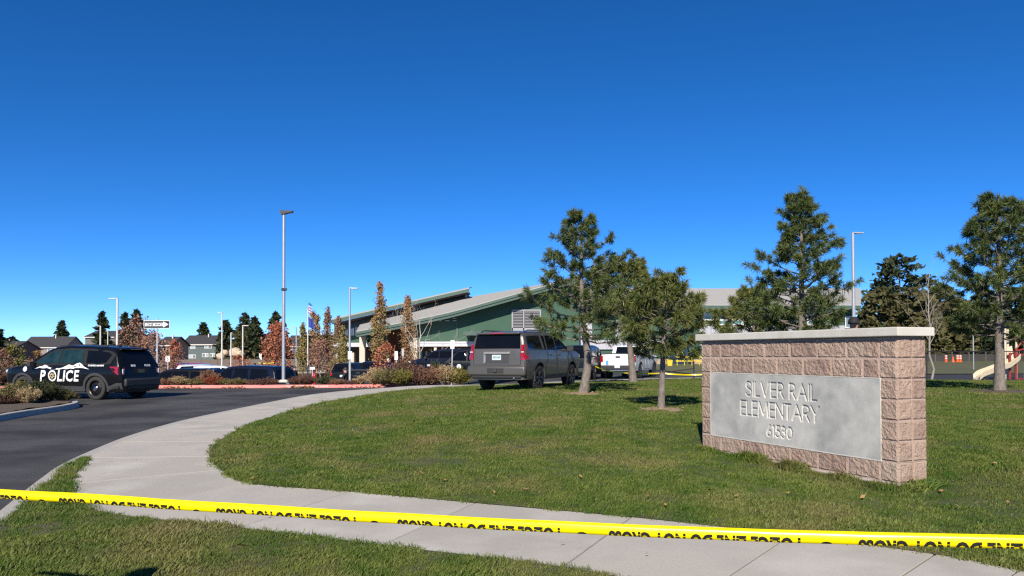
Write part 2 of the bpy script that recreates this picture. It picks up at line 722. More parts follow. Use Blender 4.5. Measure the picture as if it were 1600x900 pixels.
# bed that fills the joints
bed_poly = [(p.x, p.y) for p in list(reversed(ui))] + [(p.x, p.y) for p in near_in[1:]] + [(p.x, p.y) for p in reversed(near_out)] + [(p.x, p.y) for p in uo[1:]]
V = []
Fc = []
bi = list(reversed(ui)) + near_in[1:]
bo = list(reversed(uo)) + near_out[1:]
for p, q in zip(bi, bo):
    V += [(p.x, p.y, ZS - 0.012), (q.x, q.y, ZS - 0.012)]
Fc = [(2 * i, 2 * i + 1, 2 * i + 3, 2 * i + 2) for i in range(len(bi) - 1)]
me = bpy.data.meshes.new("joint_filler")
me.from_pydata(V, [], Fc)
me.materials.append(M['joint'])
mesh_obj("joint_filler", me, None, walk)

# ------------------------------------------------------------------ lawns
lawn = empty("lawn")
lawn["kind"] = "structure"
poly = [tuple(p) for p in MAIN_LAWN]
V, Fc = fill_poly(poly, 0.8, None)
h = lawn_h(np.array([(v[0], v[1]) for v in V]))
V = [(v[0], v[1], float(z)) for v, z in zip(V, h)]
me = bpy.data.meshes.new("turf")
me.from_pydata(V, [], Fc)
me.materials.append(M['lawn'])
me.shade_smooth()
mesh_obj("turf", me, None, lawn)
# verge in front of the pavement and the wedge by the kerb
kn = [p for p in kerb_in if p.y < outer_pts[0].y + 0.1]
VERGE = np.array([(p.x, p.y) for p in near_out[1:]] + [(3.0, -3.0), (-9.0, -3.0)] + [(p.x, p.y) for p in kn])
V, Fc = fill_poly([tuple(p) for p in VERGE], 0.5, lambda x, y: ZS + 0.012 + 0.02 * noise.noise((x * .5, y * .5, 9.0)))
me = bpy.data.meshes.new("turf_verge")
me.from_pydata(V, [], Fc)
me.materials.append(M['lawn'])
me.shade_smooth()
mesh_obj("turf_verge", me, None, lawn)

# grass blades: small tufts set by the hundred thousand
def tuft_mesh(name, nb, spread, hgt, seed):
    r = np.random.RandomState(seed)
    V, Fc = [], []
    for i in range(nb):
        a, d = r.uniform(0, 2 * np.pi), spread * math.sqrt(r.uniform(0, 1))
        b = np.array([d * np.cos(a), d * np.sin(a), -0.008])
        la = r.uniform(0, 2 * np.pi)
        hh = hgt * r.uniform(0.55, 1.15)
        ln = hh * r.uniform(0.25, 1.1)
        side = np.array([-np.sin(la + .8), np.cos(la + .8), 0]) * r.uniform(0.0022, 0.0036)
        mid = b + np.array([np.cos(la) * ln * .35, np.sin(la) * ln * .35, hh * .62])
        tip = b + np.array([np.cos(la) * ln, np.sin(la) * ln, hh])
        n = len(V)
        V += [b - side, b + side, mid - side * .8, mid + side * .8, tip]
        Fc += [(n, n + 1, n + 3), (n, n + 3, n + 2), (n + 2, n + 3, n + 4)]
    me = np_mesh(name, np.array(V), np.array(Fc), M['blade'])
    return me


def scatter(name, pts, rz, sc, me, parent=None):
    """one stuff object: me repeated on every point through geometry nodes"""
    src = bpy.data.objects.new(name + "_tuft", me)
    pm = bpy.data.meshes.new(name)
    pm.vertices.add(len(pts))
    pm.vertices.foreach_set("co", np.asarray(pts, np.float32).ravel())
    a = pm.attributes.new("turn", 'FLOAT_VECTOR', 'POINT')
    a.data.foreach_set("vector", np.asarray(rz, np.float32).ravel())
    a = pm.attributes.new("size", 'FLOAT', 'POINT')
    a.data.foreach_set("value", np.asarray(sc, np.float32))
    o = bpy.data.objects.new(name, pm)
    COL.objects.link(o)
    ng = bpy.data.node_groups.new(name, 'GeometryNodeTree')
    ng.interface.new_socket("Geometry", in_out='INPUT', socket_type='NodeSocketGeometry')
    ng.interface.new_socket("Geometry", in_out='OUTPUT', socket_type='NodeSocketGeometry')
    gi, go = ng.nodes.new("NodeGroupInput"), ng.nodes.new("NodeGroupOutput")
    io = ng.nodes.new("GeometryNodeInstanceOnPoints")
    oi = ng.nodes.new("GeometryNodeObjectInfo")
    oi.inputs["Object"].default_value = src
    oi.inputs["As Instance"].default_value = True
    at1 = ng.nodes.new("GeometryNodeInputNamedAttribute")
    at1.data_type = 'FLOAT_VECTOR'
    at1.inputs["Name"].default_value = "turn"
    at2 = ng.nodes.new("GeometryNodeInputNamedAttribute")
    at2.data_type = 'FLOAT'
    at2.inputs["Name"].default_value = "size"
    er = ng.nodes.new("FunctionNodeEulerToRotation")
    L = ng.links
    L.new(gi.outputs[0], io.inputs["Points"])
    L.new(oi.outputs["Geometry"], io.inputs["Instance"])
    L.new(at1.outputs["Attribute"], er.inputs[0])
    L.new(er.outputs[0], io.inputs["Rotation"])
    L.new(at2.outputs["Attribute"], io.inputs["Scale"])
    L.new(io.outputs["Instances"], go.inputs[0])
    md = o.modifiers.new("scatter", 'NODES')
    md.node_group = ng
    return o


def grass(name, poly, hf, bands, seed, label):
    r = np.random.RandomState(seed)
    P, S = [], []
    A = poly
    for (y0, y1, dens, size) in bands:
        x0 = max(A[:, 0].min(), -0.82 * y1 - 1.0)
        x1 = min(A[:, 0].max(), 0.82 * y1 + 1.0)
        n = int((x1 - x0) * (y1 - y0) * dens)
        g = np.stack([r.uniform(x0, x1, n), r.uniform(y0, y1, n)], 1)
        g = g[np.abs(g[:, 0]) < 0.80 * g[:, 1] + 1.0]
        g = g[inside(g, A)]
        # thin, worn places
        v = np.array([noise.noise((a * .9, b * .9, 7.7)) for a, b in g])
        v2 = np.array([noise.noise((a * .35, b * .35, 1.7)) for a, b in g])
        keep = (v * .6 + v2 * .7) < (0.72 + 0.25 * r.uniform(-1, 1, len(g)))
        keep &= np.ones(len(g), bool)
        g, v = g[keep], v[keep]
        P.append(g)
        v3 = np.array([noise.noise((a * 2.6, b * 3.4, 2.2)) + .5 * noise.noise((a * 6.0, b * 7.0, 5.2)) for a, b in g])
        S.append(size * r.uniform(0.65, 1.3, len(g)) * (1.0 - 0.35 * np.clip(v, -0.6, 0.8)) * (1.0 + 0.6 * np.clip(v3, -.7, .8)))
    P, S = np.vstack(P), np.concatenate(S)
    z = hf(P)
    pts = np.column_stack([P, z])
    rot = np.column_stack([r.uniform(-.2, .2, len(P)), r.uniform(-.2, .2, len(P)), r.uniform(0, 6.28, len(P))])
    o = scatter(name, pts, rot, S, tuft_mesh(name + "_tuft", 28, 0.075, 0.030, seed))
    tag(o, label, "grass", None, "stuff")
    return o


grass("grass", MAIN_LAWN, lawn_h, [(2.0, 8.0, 520, 1.0), (8.0, 12.0, 330, 1.1), (12.0, 18.0, 170, 1.3), (18.0, 40.5, 70, 1.7)], 3,
      "short green grass of the big lawn around the school sign")
grass("grass", VERGE, lambda P: np.array([ZS + 0.012 + 0.02 * noise.noise((float(a) * .5, float(b) * .5, 9.0)) for a, b in P]),
      [(2.5, 6.5, 620, 0.95), (6.5, 12.0, 420, 1.1)], 5, "short green grass on the verge before the yellow tape")

# longer unmown grass along the foot of the sign is added with the sign


def flat_leaf(r, c, s, tilt=0.5):
    a = r.uniform(0, 6.28)
    u = Vector((math.cos(a), math.sin(a), r.uniform(-tilt, tilt))) * s
    w = Vector((-math.sin(a), math.cos(a), r.uniform(-tilt, tilt))) * s * .55
    c = Vector(c)
    return [c - u, c + w, c + u, c - w]


r = random.Random(11)
mb = MB()
for _ in range(150):
    y = 6.5 + 22 * r.random() ** 1.6
    x = r.uniform(-.55, .7) * y
    if not inside(np.array([[x, y]]), MAIN_LAWN)[0]:
        continue
    mb.add(flat_leaf(r, (x, y, hz(x, y) + 0.045), r.uniform(.018, .04)), [(0, 1, 2, 3)])
for x, y in [(-2.0, 6.4), (-2.3, 6.1), (-2.05, 6.35), (-1.3, 4.75), (-1.9, 5.35), (0.35, 5.4), (0.9, 5.1), (-.1, 5.9), (1.7, 5.6)]:
    mb.add(flat_leaf(r, (x, y, ZS + 0.03), r.uniform(.018, .035)), [(0, 1, 2, 3)])
tag(mb.build("fallen_leaves", M['litter'], fix=False), "scattered dry fallen leaves on the big lawn", "leaves", None, "stuff")


# ------------------------------------------------------------------ school sign
M['block'] = mat('split_face_block', (0.375, 0.262, 0.198), (0.265, 0.182, 0.138), 32, 0.93, bump=0.013, bscale=55, coords='World',
                 c3=(0.385, 0.295, 0.225), scale3=4.0, detail=6)
M['block_b'] = mat('split_face_block_pale', (0.43, 0.315, 0.24), (0.31, 0.215, 0.162), 32, 0.93, bump=0.013, bscale=55, coords='World',
                   c3=(0.33, 0.235, 0.18), scale3=5.0, detail=6)
M['block_c'] = mat('split_face_block_dark', (0.325, 0.222, 0.172), (0.235, 0.16, 0.125), 32, 0.93, bump=0.013, bscale=55, coords='World',
                   c3=(0.37, 0.265, 0.205), scale3=4.5, detail=6)
M['mortar'] = mat('mortar', (0.49, 0.375, 0.31), (0.41, 0.31, 0.255), 30, 0.95, bump=0.003, bscale=150, coords='World')
M['footing'] = mat('footing_concrete', (0.42, 0.36, 0.31), (0.31, 0.27, 0.23), 16, 0.92, bump=0.006, bscale=80, coords='World')
M['cap'] = mat('cast_cap', (0.56, 0.53, 0.46), (0.49, 0.46, 0.40), 9, 0.85, bump=0.0025, bscale=160, coords='World', stretch=(1, 1, .35),
               c3=(0.60, 0.575, 0.51), scale3=2.2)
M['panel'] = mat('cast_panel', (0.53, 0.515, 0.47), (0.43, 0.42, 0.385), 9.0, 0.85, bump=0.002, bscale=150, coords='World',
                 c3=(0.30, 0.30, 0.285), scale3=1.9, mid3=0.56, detail=7)

MOD = 0.203
sgN = Vector((3.752, 7.36, 0.0))
sgF = Vector((2.552, 10.13, 0.0))
sg_dir = (sgF - sgN).normalized()             # along the front, from the near corner to the far one
sg_in = Vector((-sg_dir.y, sg_dir.x, 0)) * -1  # from the front into the wall
if sg_in.x < 0:
    sg_in = -sg_in
sg_len = 15 * MOD
SG_Z = 0.212                                   # foot of the bottom course
sign = empty("school_sign", (sgN.x, sgN.y, SG_Z), math.atan2(sg_dir.y, sg_dir.x),
             "tan split-face block school sign with engraved grey panel and pale cap", "sign")
# local frame: x along the front away from the corner, -y into the wall (right of travel), z up
TH = 2 * MOD


def block_mesh(lx, ly, seed, faces, mtl):
    """split-faced block lx along, ly deep; rough faces listed: 'f' front, 'e' near end, 'b' back, 'x' far end"""
    bm = bmesh.new()
    g = 0.0058
    x0, x1, y0, y1, z0, z1 = g, lx - g, g, ly - g, g, MOD - g
    nxn, nyn, nz = max(3, int(lx / 0.0145)), max(3, int(ly / 0.0145)), 14

    def face(o, u, v, w, nu, nv, rough):
        vs = []
        for j in range(nv + 1):
            for i in range(nu + 1):
                a, b = i / nu, j / nv
                p = o + u * a + v * b
                if rough:
                    e = min(min(a, 1 - a) * u.length, min(b, 1 - b) * v.length)
                    k = min(1.0, e / 0.012)
                    n = noise.noise((p.x * 13 + seed * 7.3, p.y * 13 + seed * 3.1, p.z * 13 + seed)) + 0.9 * noise.cell((p.x * 34 + seed, p.y * 34, p.z * 34 + seed)) + 0.7 * noise.noise((p.x * 44, p.y * 44 + seed, p.z * 44))
                    p = p + w * (k * (0.0085 + 0.0042 * n) - (1 - k) * 0.002)
                vs.append(bm.verts.new(p))
        for j in range(nv):
            for i in range(nu):
                q = (vs[j * (nu + 1) + i], vs[j * (nu + 1) + i + 1], vs[(j + 1) * (nu + 1) + i + 1], vs[(j + 1) * (nu + 1) + i])
                bm.faces.new(q)
    X, Y, Z = Vector((1, 0, 0)), Vector((0, 1, 0)), Vector((0, 0, 1))
    # front is y = 0 (facing +y in local frame because the wall lies on -y)
    face(Vector((x0, -y0, z0)), X * (x1 - x0), Z * (z1 - z0), Y, nxn, nz, 'f' in faces)
    face(Vector((x0, -y1, z0)), X * (x1 - x0), Z * (z1 - z0), -Y, nxn if 'b' in faces else 1, nz if 'b' in faces else 1, 'b' in faces)
    face(Vector((x0, -y1, z0)), Y * (y1 - y0), Z * (z1 - z0), -X, nyn if 'e' in faces else 1, nz if 'e' in faces else 1, 'e' in faces)
    face(Vector((x1, -y1, z0)), Y * (y1 - y0), Z * (z1 - z0), X, nyn if 'x' in faces else 1, nz if 'x' in faces else 1, 'x' in faces)
    face(Vector((x0, -y1, z0)), X * (x1 - x0), Y * (y1 - y0), Z, 1, 1, False)
    face(Vector((x0, -y1, z1)), X * (x1 - x0), Y * (y1 - y0), Z, 1, 1, False)
    bmesh.ops.remove_doubles(bm, verts=bm.verts, dist=0.0008)
    bmesh.ops.recalc_face_normals(bm, faces=bm.faces)
    me = bpy.data.meshes.new("block")
    bm.to_mesh(me)
    bm.free()
    me.materials.append(mtl)
    return me


bcache = {}
bcount = 0
bm_list = [M['block'], M['block_b'], M['block_c']]


def put_block(x, lx, y, ly, row, faces):
    global bcount
    key = (round(lx / MOD), round(ly / MOD), faces, bcount % 6)
    if key not in bcache:
        bcache[key] = block_mesh(lx, ly, len(bcache) + 1, faces, bm_list[(bcount * 7 + row) % 3])
    bcount += 1
    o = mesh_obj("block", bcache[key], None, sign)
    o.location = (x, -y, row * MOD)


for row in range(7):
    panel_row = 1 <= row <= 4
    # near end: two half blocks side by side
    put_block(0, MOD, 0, MOD, row, 'fe')
    put_block(0, MOD, MOD, MOD, row, 'be')
    # far end
    put_block(sg_len - MOD, MOD, 0, MOD, row, 'fx')
    put_block(sg_len - MOD, MOD, MOD, MOD, row, 'bx')
    off = 0 if row in (0, 6) else 1
    x = MOD
    widths = [2] * 6 + [1] if off == 0 else [1] + [2] * 6
    if not panel_row:
        xx = x
        for w_ in widths:
            put_block(xx, w_ * MOD, 0, MOD, row, 'f')
            xx += w_ * MOD
    xx = x
    for w_ in widths:
        put_block(xx, w_ * MOD, MOD, MOD, row, 'b')
        xx += w_ * MOD
MB().box2((0.012, -0.012, -0.05), (MOD * .9, -TH + 0.012, 7 * MOD - 0.004)).build("mortar_core", M['mortar'], sign)
mb = MB().box2((0.012, -0.006, -0.05), (sg_len - 0.012, -TH + 0.008, MOD - 0.002))
mb.box2((0.012, -0.006, 5 * MOD), (sg_len - 0.012, -TH + 0.008, 7 * MOD - 0.002))
mb.box2((0.008, -0.06, MOD - 0.002), (sg_len - 0.008, -TH + 0.008, 5 * MOD))
mb.box2((0.008, -0.008, MOD - 0.002), (MOD - 0.012, -0.06, 5 * MOD))
mb.box2((sg_len - MOD + 0.012, -0.008, MOD - 0.002), (sg_len - 0.008, -0.06, 5 * MOD))
mb.build("mortar", M['mortar'], sign)
for o in [c for c in sign.children if c.name.startswith("mortar_core")]:
    bpy.data.objects.remove(o)
# rough footing that shows below the bottom course
bmf = bmesh.new()
for i in range(61):
    for j, (yy, zz) in enumerate([(0.012, -0.30), (0.008, -0.02), (-0.01, 0.0), (-TH + 0.01, 0.0), (-TH - 0.008, -0.02), (-TH - 0.012, -0.30)]):
        x = -0.006 + (sg_len + 0.012) * i / 60
        n = 0.006 * noise.noise((x * 6, yy * 5, zz * 5)) if j in (0, 1, 4, 5) else 0
        bmf.verts.new((x, yy + n, zz))
bmf.verts.ensure_lookup_table()
for i in range(60):
    for j in range(5):
        bmf.faces.new([bmf.verts[i * 6 + j], bmf.verts[(i + 1) * 6 + j], bmf.verts[(i + 1) * 6 + j + 1], bmf.verts[i * 6 + j + 1]])
bmf.faces.new([bmf.verts[j] for j in range(6)])
bmf.faces.new([bmf.verts[60 * 6 + j] for j in range(6)][::-1])
bmesh.ops.recalc_face_normals(bmf, faces=bmf.faces)
me = bpy.data.meshes.new("footing")
bmf.to_mesh(me)
bmf.free()
mesh_obj("footing", me, M['footing'], sign)
# cap
MB().box2((-0.055, 0.055, 7 * MOD + 0.016), (sg_len + 0.055, -TH - 0.055, 7 * MOD + 0.104)).build("cap", M['cap'], sign, bevel=0.010)
MB().box2((0.03, -0.03, 7 * MOD - 0.003), (sg_len - 0.03, -TH + 0.03, 7 * MOD + 0.017)).build("cap_bed", M['mortar'], sign)

# engraved panel as a fine relief: V-cut strokes
S_ = {}


def arcp(cx, cy, rx, ry, a0, a1, n=10):
    return [(cx + rx * math.cos(math.radians(a0 + (a1 - a0) * k / n)), cy + ry * math.sin(math.radians(a0 + (a1 - a0) * k / n))) for k in range(n + 1)]


# strokes in a cell of height 1, width given
GLY = {
    'S': (.50, [arcp(.25, .75, .22, .25, 20, 200, 9) + arcp(.25, .25, .25, .25, 90, -160, 12)[0:]]),
    'I': (.0, [[(0, 0), (0, 1)]]),
    'L': (.38, [[(0, 1), (0, 0), (.38, 0)]]),
    'V': (.66, [[(0, 1), (.33, 0), (.66, 1)]]),
    'E': (.42, [[(.42, 1), (0, 1), (0, 0), (.42, 0)], [(0, .52), (.40, .52)]]),
    'R': (.48, [[(0, 0), (0, 1), (.2, 1)] + arcp(.2, .74, .24, .26, 90, -90, 9) + [(0, .48)], [(.18, .48), (.48, 0)]]),
    'A': (.72, [[(0, 0), (.36, 1), (.72, 0)], [(.12, .34), (.60, .34)]]),
    'M': (.86, [[(0, 0), (.10, 1), (.43, .12), (.76, 1), (.86, 0)]]),
    'N': (.60, [[(0, 0), (0, 1), (.60, 0), (.60, 1)]]),
    'T': (.50, [[(0, 1), (.50, 1)], [(.25, 1), (.25, 0)]]),
    'Y': (.60, [[(0, 1), (.30, .48), (.60, 1)], [(.30, .48), (.30, 0)]]),
    '6': (.50, [[(.36, 1), (.07, .46)], arcp(.25, .27, .24, .27, 0, 360, 16)]),
    '1': (.16, [[(0, .86), (.14, 1), (.14, 0)]]),
    '5': (.48, [[(.44, 1), (.12, 1), (.06, .56)] + arcp(.22, .30, .26, .30, 110, -150, 14)]),
    '3': (.46, [arcp(.22, .77, .19, .23, 150, -90, 10) + arcp(.21, .27, .25, .27, 90, -150, 12)]),
    '0': (.56, [arcp(.28, .5, .28, .5, 0, 360, 18)]),
}


def strokes(text, cx, cy, hgt, gap=0.17, space=0.42, sx=1.0):
    x, out = 0.0, []
    for ch in text:
        if ch == ' ':
            x += space
            continue
        w_, ss = GLY[ch]
        for s in ss:
            out.append([(x + p[0] * sx, p[1]) for p in s])
        x += w_ * sx + gap
    wtot = x - gap
    return [[(cx + (p[0] - wtot / 2) * hgt, cy + (p[1] - 0.5) * hgt) for p in s] for s in out]


PW, PH = sg_len - 2 * MOD, 4 * MOD
# measured on the panel: u from its left edge as seen, v from its foot
allst = strokes("SILVER RAIL", 1.245, 0.630, 0.172, 0.205, 0.34, 1.10)
allst += strokes("ELEMENTARY", 1.215, 0.392, 0.172, 0.155, 0.4, 1.10)
allst += strokes("61530", 1.24, 0.150, 0.128, 0.22, 0.4, 1.05)
NX, NZ = 580, 178
gu, gv = np.meshgrid(np.linspace(0, PW, NX), np.linspace(0, PH, NZ))
gpnt = np.stack([gu.ravel(), gv.ravel()], 1)
dmin = np.full(len(gpnt), 1.0)
for s in allst:
    A = np.array(s)
    lo, hi = A.min(0) - 0.03, A.max(0) + 0.03
    m_ = np.all((gpnt > lo) & (gpnt < hi), axis=1)
    if m_.any():
        dmin[m_] = np.minimum(dmin[m_], dist_line(gpnt[m_], A))
depth = 0.017 * np.clip((0.0125 - dmin) / 0.0045, 0, 1)
rough_n = np.array([noise.noise((a * 3, b * 3, 5.0)) for a, b in gpnt]) * 0.0012
# seen from the front the panel's left edge is the far end: local x runs from near to far
Vp = np.column_stack([sg_len - MOD - gpnt[:, 0], 0.004 - depth + rough_n, MOD + gpnt[:, 1]])
ii = np.arange(NX * NZ).reshape(NZ, NX)
Fp = np.stack([ii[:-1, :-1].ravel(), ii[1:, :-1].ravel(), ii[1:, 1:].ravel(), ii[:-1, 1:].ravel()], 1)
me = np_mesh("engraved_panel", Vp, Fp, M['panel'])
po = mesh_obj("engraved_panel", me, None, sign)
po["label"] = "grey cast concrete panel engraved SILVER RAIL ELEMENTARY 61530"
mb = MB()
for a, b in (((MOD, .006, MOD - .012), (sg_len - MOD, -.06, MOD)), ((MOD, .006, 5 * MOD), (sg_len - MOD, -.02, 5 * MOD + .009)),
             ((MOD - .010, .006, MOD - .012), (MOD, -.02, 5 * MOD + .009)), ((sg_len - MOD, .006, MOD - .012), (sg_len - MOD + .010, -.02, 5 * MOD + .009))):
    mb.box2(a, b)
mb.build("panel_edge", M['cap'], sign)

# longer tufts against its foot
r_ = np.random.RandomState(21)
pts, rots, scs = [], [], []
for k in range(900):
    s = r_.uniform(-0.05, sg_len + 0.05)
    side = r_.uniform(0, 1)
    if side < 0.78:
        p = sgN + sg_dir * s - sg_in * abs(r_.normal(0.035, 0.04))
    else:
        p = sgN + sg_in * r_.uniform(-.03, TH + .05) - sg_dir * abs(r_.normal(0.03, 0.03))
    tall = 1.0 + 4.2 * max(0, noise.noise((s * 2.3, side, 4.4))) * (r_.uniform() ** 0.5)
    pts.append((p.x, p.y, hz(p.x, p.y) + 0.0))
    rots.append((r_.uniform(-.25, .25), r_.uniform(-.25, .25), r_.uniform(0, 6.28)))
    scs.append(1.1 * tall)
o = scatter("long_grass", pts, rots, scs, tuft_mesh("long_grass_tuft", 18, 0.035, 0.04, 8))
tag(o, "longer unmown grass along the foot of the school sign", "grass", None, "stuff")

# ------------------------------------------------------------------ yellow police tape across the foreground
M['tape'] = mat('tape_yellow', (0.80, 0.66, 0.0), (0.76, 0.60, 0.0), 5, 0.28, spec=0.55, coords='World')
M['ink'] = mat('black_ink', (0.010, 0.009, 0.008), (0.018, 0.017, 0.015), 40, 0.45)
PER, TY0 = 0.78, 2.993


def tape_plan(k):
    return (TY0 * (-463 + 295.8 * k) / FPX, TY0 * (1 - 0.0712 * k))


tape_row = [(-200, 760), (0, 772.5), (100, 777.5), (400, 797.5), (800, 821.5), (1200, 838.5), (1600, 848.5), (1900, 854)]
ks = np.linspace(-2.6, 5.0, 160)
tape_c = []
for k in ks:
    x, y = tape_plan(k)
    px = 800 + FPX * x / y
    py = np.interp(px, [q[0] for q in tape_row], [q[1] for q in tape_row])
    tape_c.append(at(px, py, y))
tape_c = np.array([tuple(p) for p in tape_c])
tape_c[:, 2] += [0.0028 * noise.noise((k_ * 2.1, 0, 0)) + 0.0012 * noise.noise((k_ * 7.0, 3, 0)) for k_ in ks]
for _ in range(2):
    tape_c[1:-1] = (tape_c[:-2] + 2 * tape_c[1:-1] + tape_c[2:]) / 4
tdir = np.gradient(tape_c, axis=0)
tdir /= np.linalg.norm(tdir, axis=1)[:, None]
tin = np.column_stack([tdir[:, 1], -tdir[:, 0], np.zeros(len(ks))])     # towards the camera
tin *= -np.sign(tin[:, 1:2]) * -1
tin = np.where((tin[:, 1:2] > 0), -tin, tin)
VIS = 0.049
# cross-section (toward camera, up): folded under along its lower edge, top leaning back
prof = [(-0.011, 0.0205), (-0.004, 0.018), (0.0, 0.0095), (0.002, 0.0), (0.0014, -0.011), (-0.0014, -0.0185), (-0.006, -0.0195), (-0.011, -0.015), (-0.015, -0.007)]


def tape_pt(i_f, v, off=0.0):
    """v: height above the lower fold 0..VIS on the visible face; i_f: fractional index along the tape"""
    i = int(np.clip(math.floor(i_f), 0, len(ks) - 2))
    t = i_f - i
    c = tape_c[i] * (1 - t) + tape_c[i + 1] * t
    n = tin[i]
    zz = v - 0.0185
    yy = np.interp(zz, [-0.0185, -0.011, 0.0, 0.0095, 0.018, 0.0205], [-0.0014, 0.0014, 0.002, 0.0, -0.004, -0.011])
    return c + n * (yy + off) + np.array([0, 0, zz])


Vt, Ft = [], []
rip = random.Random(4)
for i in range(len(ks)):
    w1 = 0.002 * noise.noise((i * .11, 0, 0))
    for j, (a, b) in enumerate(prof):
        cr = 0.0016 * noise.noise((i * .23, j * .5, 2.0)) * (j in (1, 2, 7, 8)) + 0.0010 * noise.noise((i * .5, 0, 7.0)) * (j in (0, 1, 2))
        Vt.append(tuple(tape_c[i] + tin[i] * (a + cr + w1 * (j > 5)) + np.array([0, 0, b])))
for i in range(len(ks) - 1):
    for j in range(len(prof) - 1):
        q = len(prof)
        Ft.append((i * q + j, (i + 1) * q + j, (i + 1) * q + j + 1, i * q + j + 1))
tape = empty("police_tape", tuple(tape_c[0]), 0, "yellow POLICE LINE tape stretched across the foreground", "tape")
me = bpy.data.meshes.new("ribbon")
me.from_pydata([tuple(Vector(v) - Vector(tape_c[0])) for v in Vt], [], Ft)
me.materials.append(M['tape'])
me.shade_smooth()
mesh_obj("ribbon", me, None, tape)


def tape_print(k0, body, size, vc, sx, bold, flip=True):
    """printing upside down on the ribbon, cut off at the lower fold"""
    V, Fc = text_verts(body, size, bold, 0.0, sx)
    bm = bmesh.new()
    for x, y in V:
        bm.verts.new((-x if flip else x, (-y if flip else y) + vc, 0))
    bm.verts.ensure_lookup_table()
    for f in Fc:
        try:
            bm.faces.new([bm.verts[i] for i in f])
        except ValueError:
            pass
    bmesh.ops.bisect_plane(bm, geom=bm.verts[:] + bm.edges[:] + bm.faces[:], plane_co=(0, 0.0005, 0), plane_no=(0, 1, 0), clear_inner=True)
    if flip is False:
        pass
    kstep = (ks[-1] - ks[0]) / (len(ks) - 1)
    for v in bm.verts:
        kk = k0 + v.co.x / PER
        v.co = Vector(tape_pt((kk - ks[0]) / kstep, v.co.y, 0.0012)) - Vector(tape_c[0])
    # one object for every word: letters closer than a word space belong together
    seen, isl_ = set(), []
    for v in bm.verts:
        if v in seen:
            continue
        st_, grp = [v], []
        seen.add(v)
        while st_:
            q_ = st_.pop()
            grp.append(q_)
            for e in q_.link_edges:
                w_ = e.other_vert(q_)
                if w_ not in seen:
                    seen.add(w_)
                    st_.append(w_)
        isl_.append((min(g_.co.x for g_ in grp), max(g_.co.x for g_ in grp), grp))
    isl_.sort(key=lambda t_: t_[0])
    words_, hi_ = [], -1e9
    for a_, b_, grp in isl_:
        if a_ - hi_ > 0.0135:
            words_.append([])
        words_[-1] += grp
        hi_ = max(hi_, b_)
    for grp in words_:
        idx = {v: i for i, v in enumerate(grp)}
        fcs = {f for v in grp for f in v.link_faces}
        me = bpy.data.meshes.new("printed_word")
        me.from_pydata([tuple(v.co) for v in grp], [], [tuple(idx[v] for v in f.verts) for f in fcs])
        me.materials.append(M['ink'])
        mesh_obj("printed_word", me, None, tape)
    bm.free()


for k in range(-2, 5):
    # visible strip shows the feet of the letters; they run from k0 to k0 + .79
    tape_print(k + 0.395, "POLICE LINE DO NOT CROSS", 0.066, -0.0075, 0.70, 0.0027)
    mb = MB()
    kstep = (ks[-1] - ks[0]) / (len(ks) - 1)
    vs = []
    for a in range(9):
        t = math.pi * a / 8
        vs.append(tuple(Vector(tape_pt((k - 0.115 + 0.016 * math.cos(t) / PER - ks[0]) / kstep, 0.001 + 0.007 * math.sin(t), 0.0012)) - Vector(tape_c[0])))
    mb.add(vs, [tuple(range(9))]).build("stamp", M['ink'], tape, fix=False)

# ------------------------------------------------------------------ trees
M['bark'] = mat('pine_bark', (0.25, 0.215, 0.18), (0.10, 0.082, 0.068), 22, 0.95, bump=0.02, bscale=35, stretch=(1, 1, .45), coords='World')
M['needle'] = mat('pine_needles', (0.042, 0.072, 0.021), (0.140, 0.168, 0.048), 4.5, 0.5, coords='World', spec=0.35, trans=0.15, width=0.14)
M['needle_b'] = mat('pine_needles_yellowish', (0.062, 0.088, 0.021), (0.190, 0.198, 0.052), 4.5, 0.5, coords='World', spec=0.35, trans=0.15, width=0.14)
M['far_needle'] = mat('far_conifer_needles', (0.030, 0.044, 0.020), (0.050, 0.062, 0.027), 0.6, 0.7, coords='World', spec=0.2, trans=0.1)
M['far_needle_b'] = mat('far_conifer_needles_olive', (0.065, 0.068, 0.026), (0.105, 0.092, 0.036), 0.6, 0.7, coords='World', spec=0.2, trans=0.1)
M['far_bark'] = mat('far_bark', (0.14, 0.10, 0.075), (0.09, 0.065, 0.05), 4, 0.95, coords='World')


def tufts(C, A, Ln, nn, wid, rs, spread=0.95):
    """needle bundles at centres C along axes A"""
    m = len(C)
    C = np.repeat(C, nn, 0)
    A = np.repeat(A, nn, 0)
    L = np.repeat(Ln, nn) * rs.uniform(0.65, 1.1, m * nn)
    R = rs.normal(size=(m * nn, 3))
    R /= np.linalg.norm(R, axis=1)[:, None]
    D = A * rs.uniform(0.15, 1.0, (m * nn, 1)) + R * spread * rs.uniform(.4, 1, (m * nn, 1))
    D /= np.linalg.norm(D, axis=1)[:, None]
    B = C + A * rs.uniform(-0.35, 0.15, (m * nn, 1)) * L[:, None]
    S = np.cross(D, rs.normal(size=(m * nn, 3)))
    S /= np.linalg.norm(S, axis=1)[:, None]
    droop = np.zeros_like(D)
    droop[:, 2] = -0.18 * L * np.sqrt(np.clip(1 - D[:, 2] ** 2, 0, 1))
    T = B + D * L[:, None] + droop
    Mi = B + D * L[:, None] * .5
    V = np.empty((m * nn * 4, 3))
    V[0::4] = B
    V[1::4] = Mi + S * wid
    V[2::4] = T
    V[3::4] = Mi - S * wid
    F = np.arange(m * nn * 4).reshape(-1, 4)
    return V, F


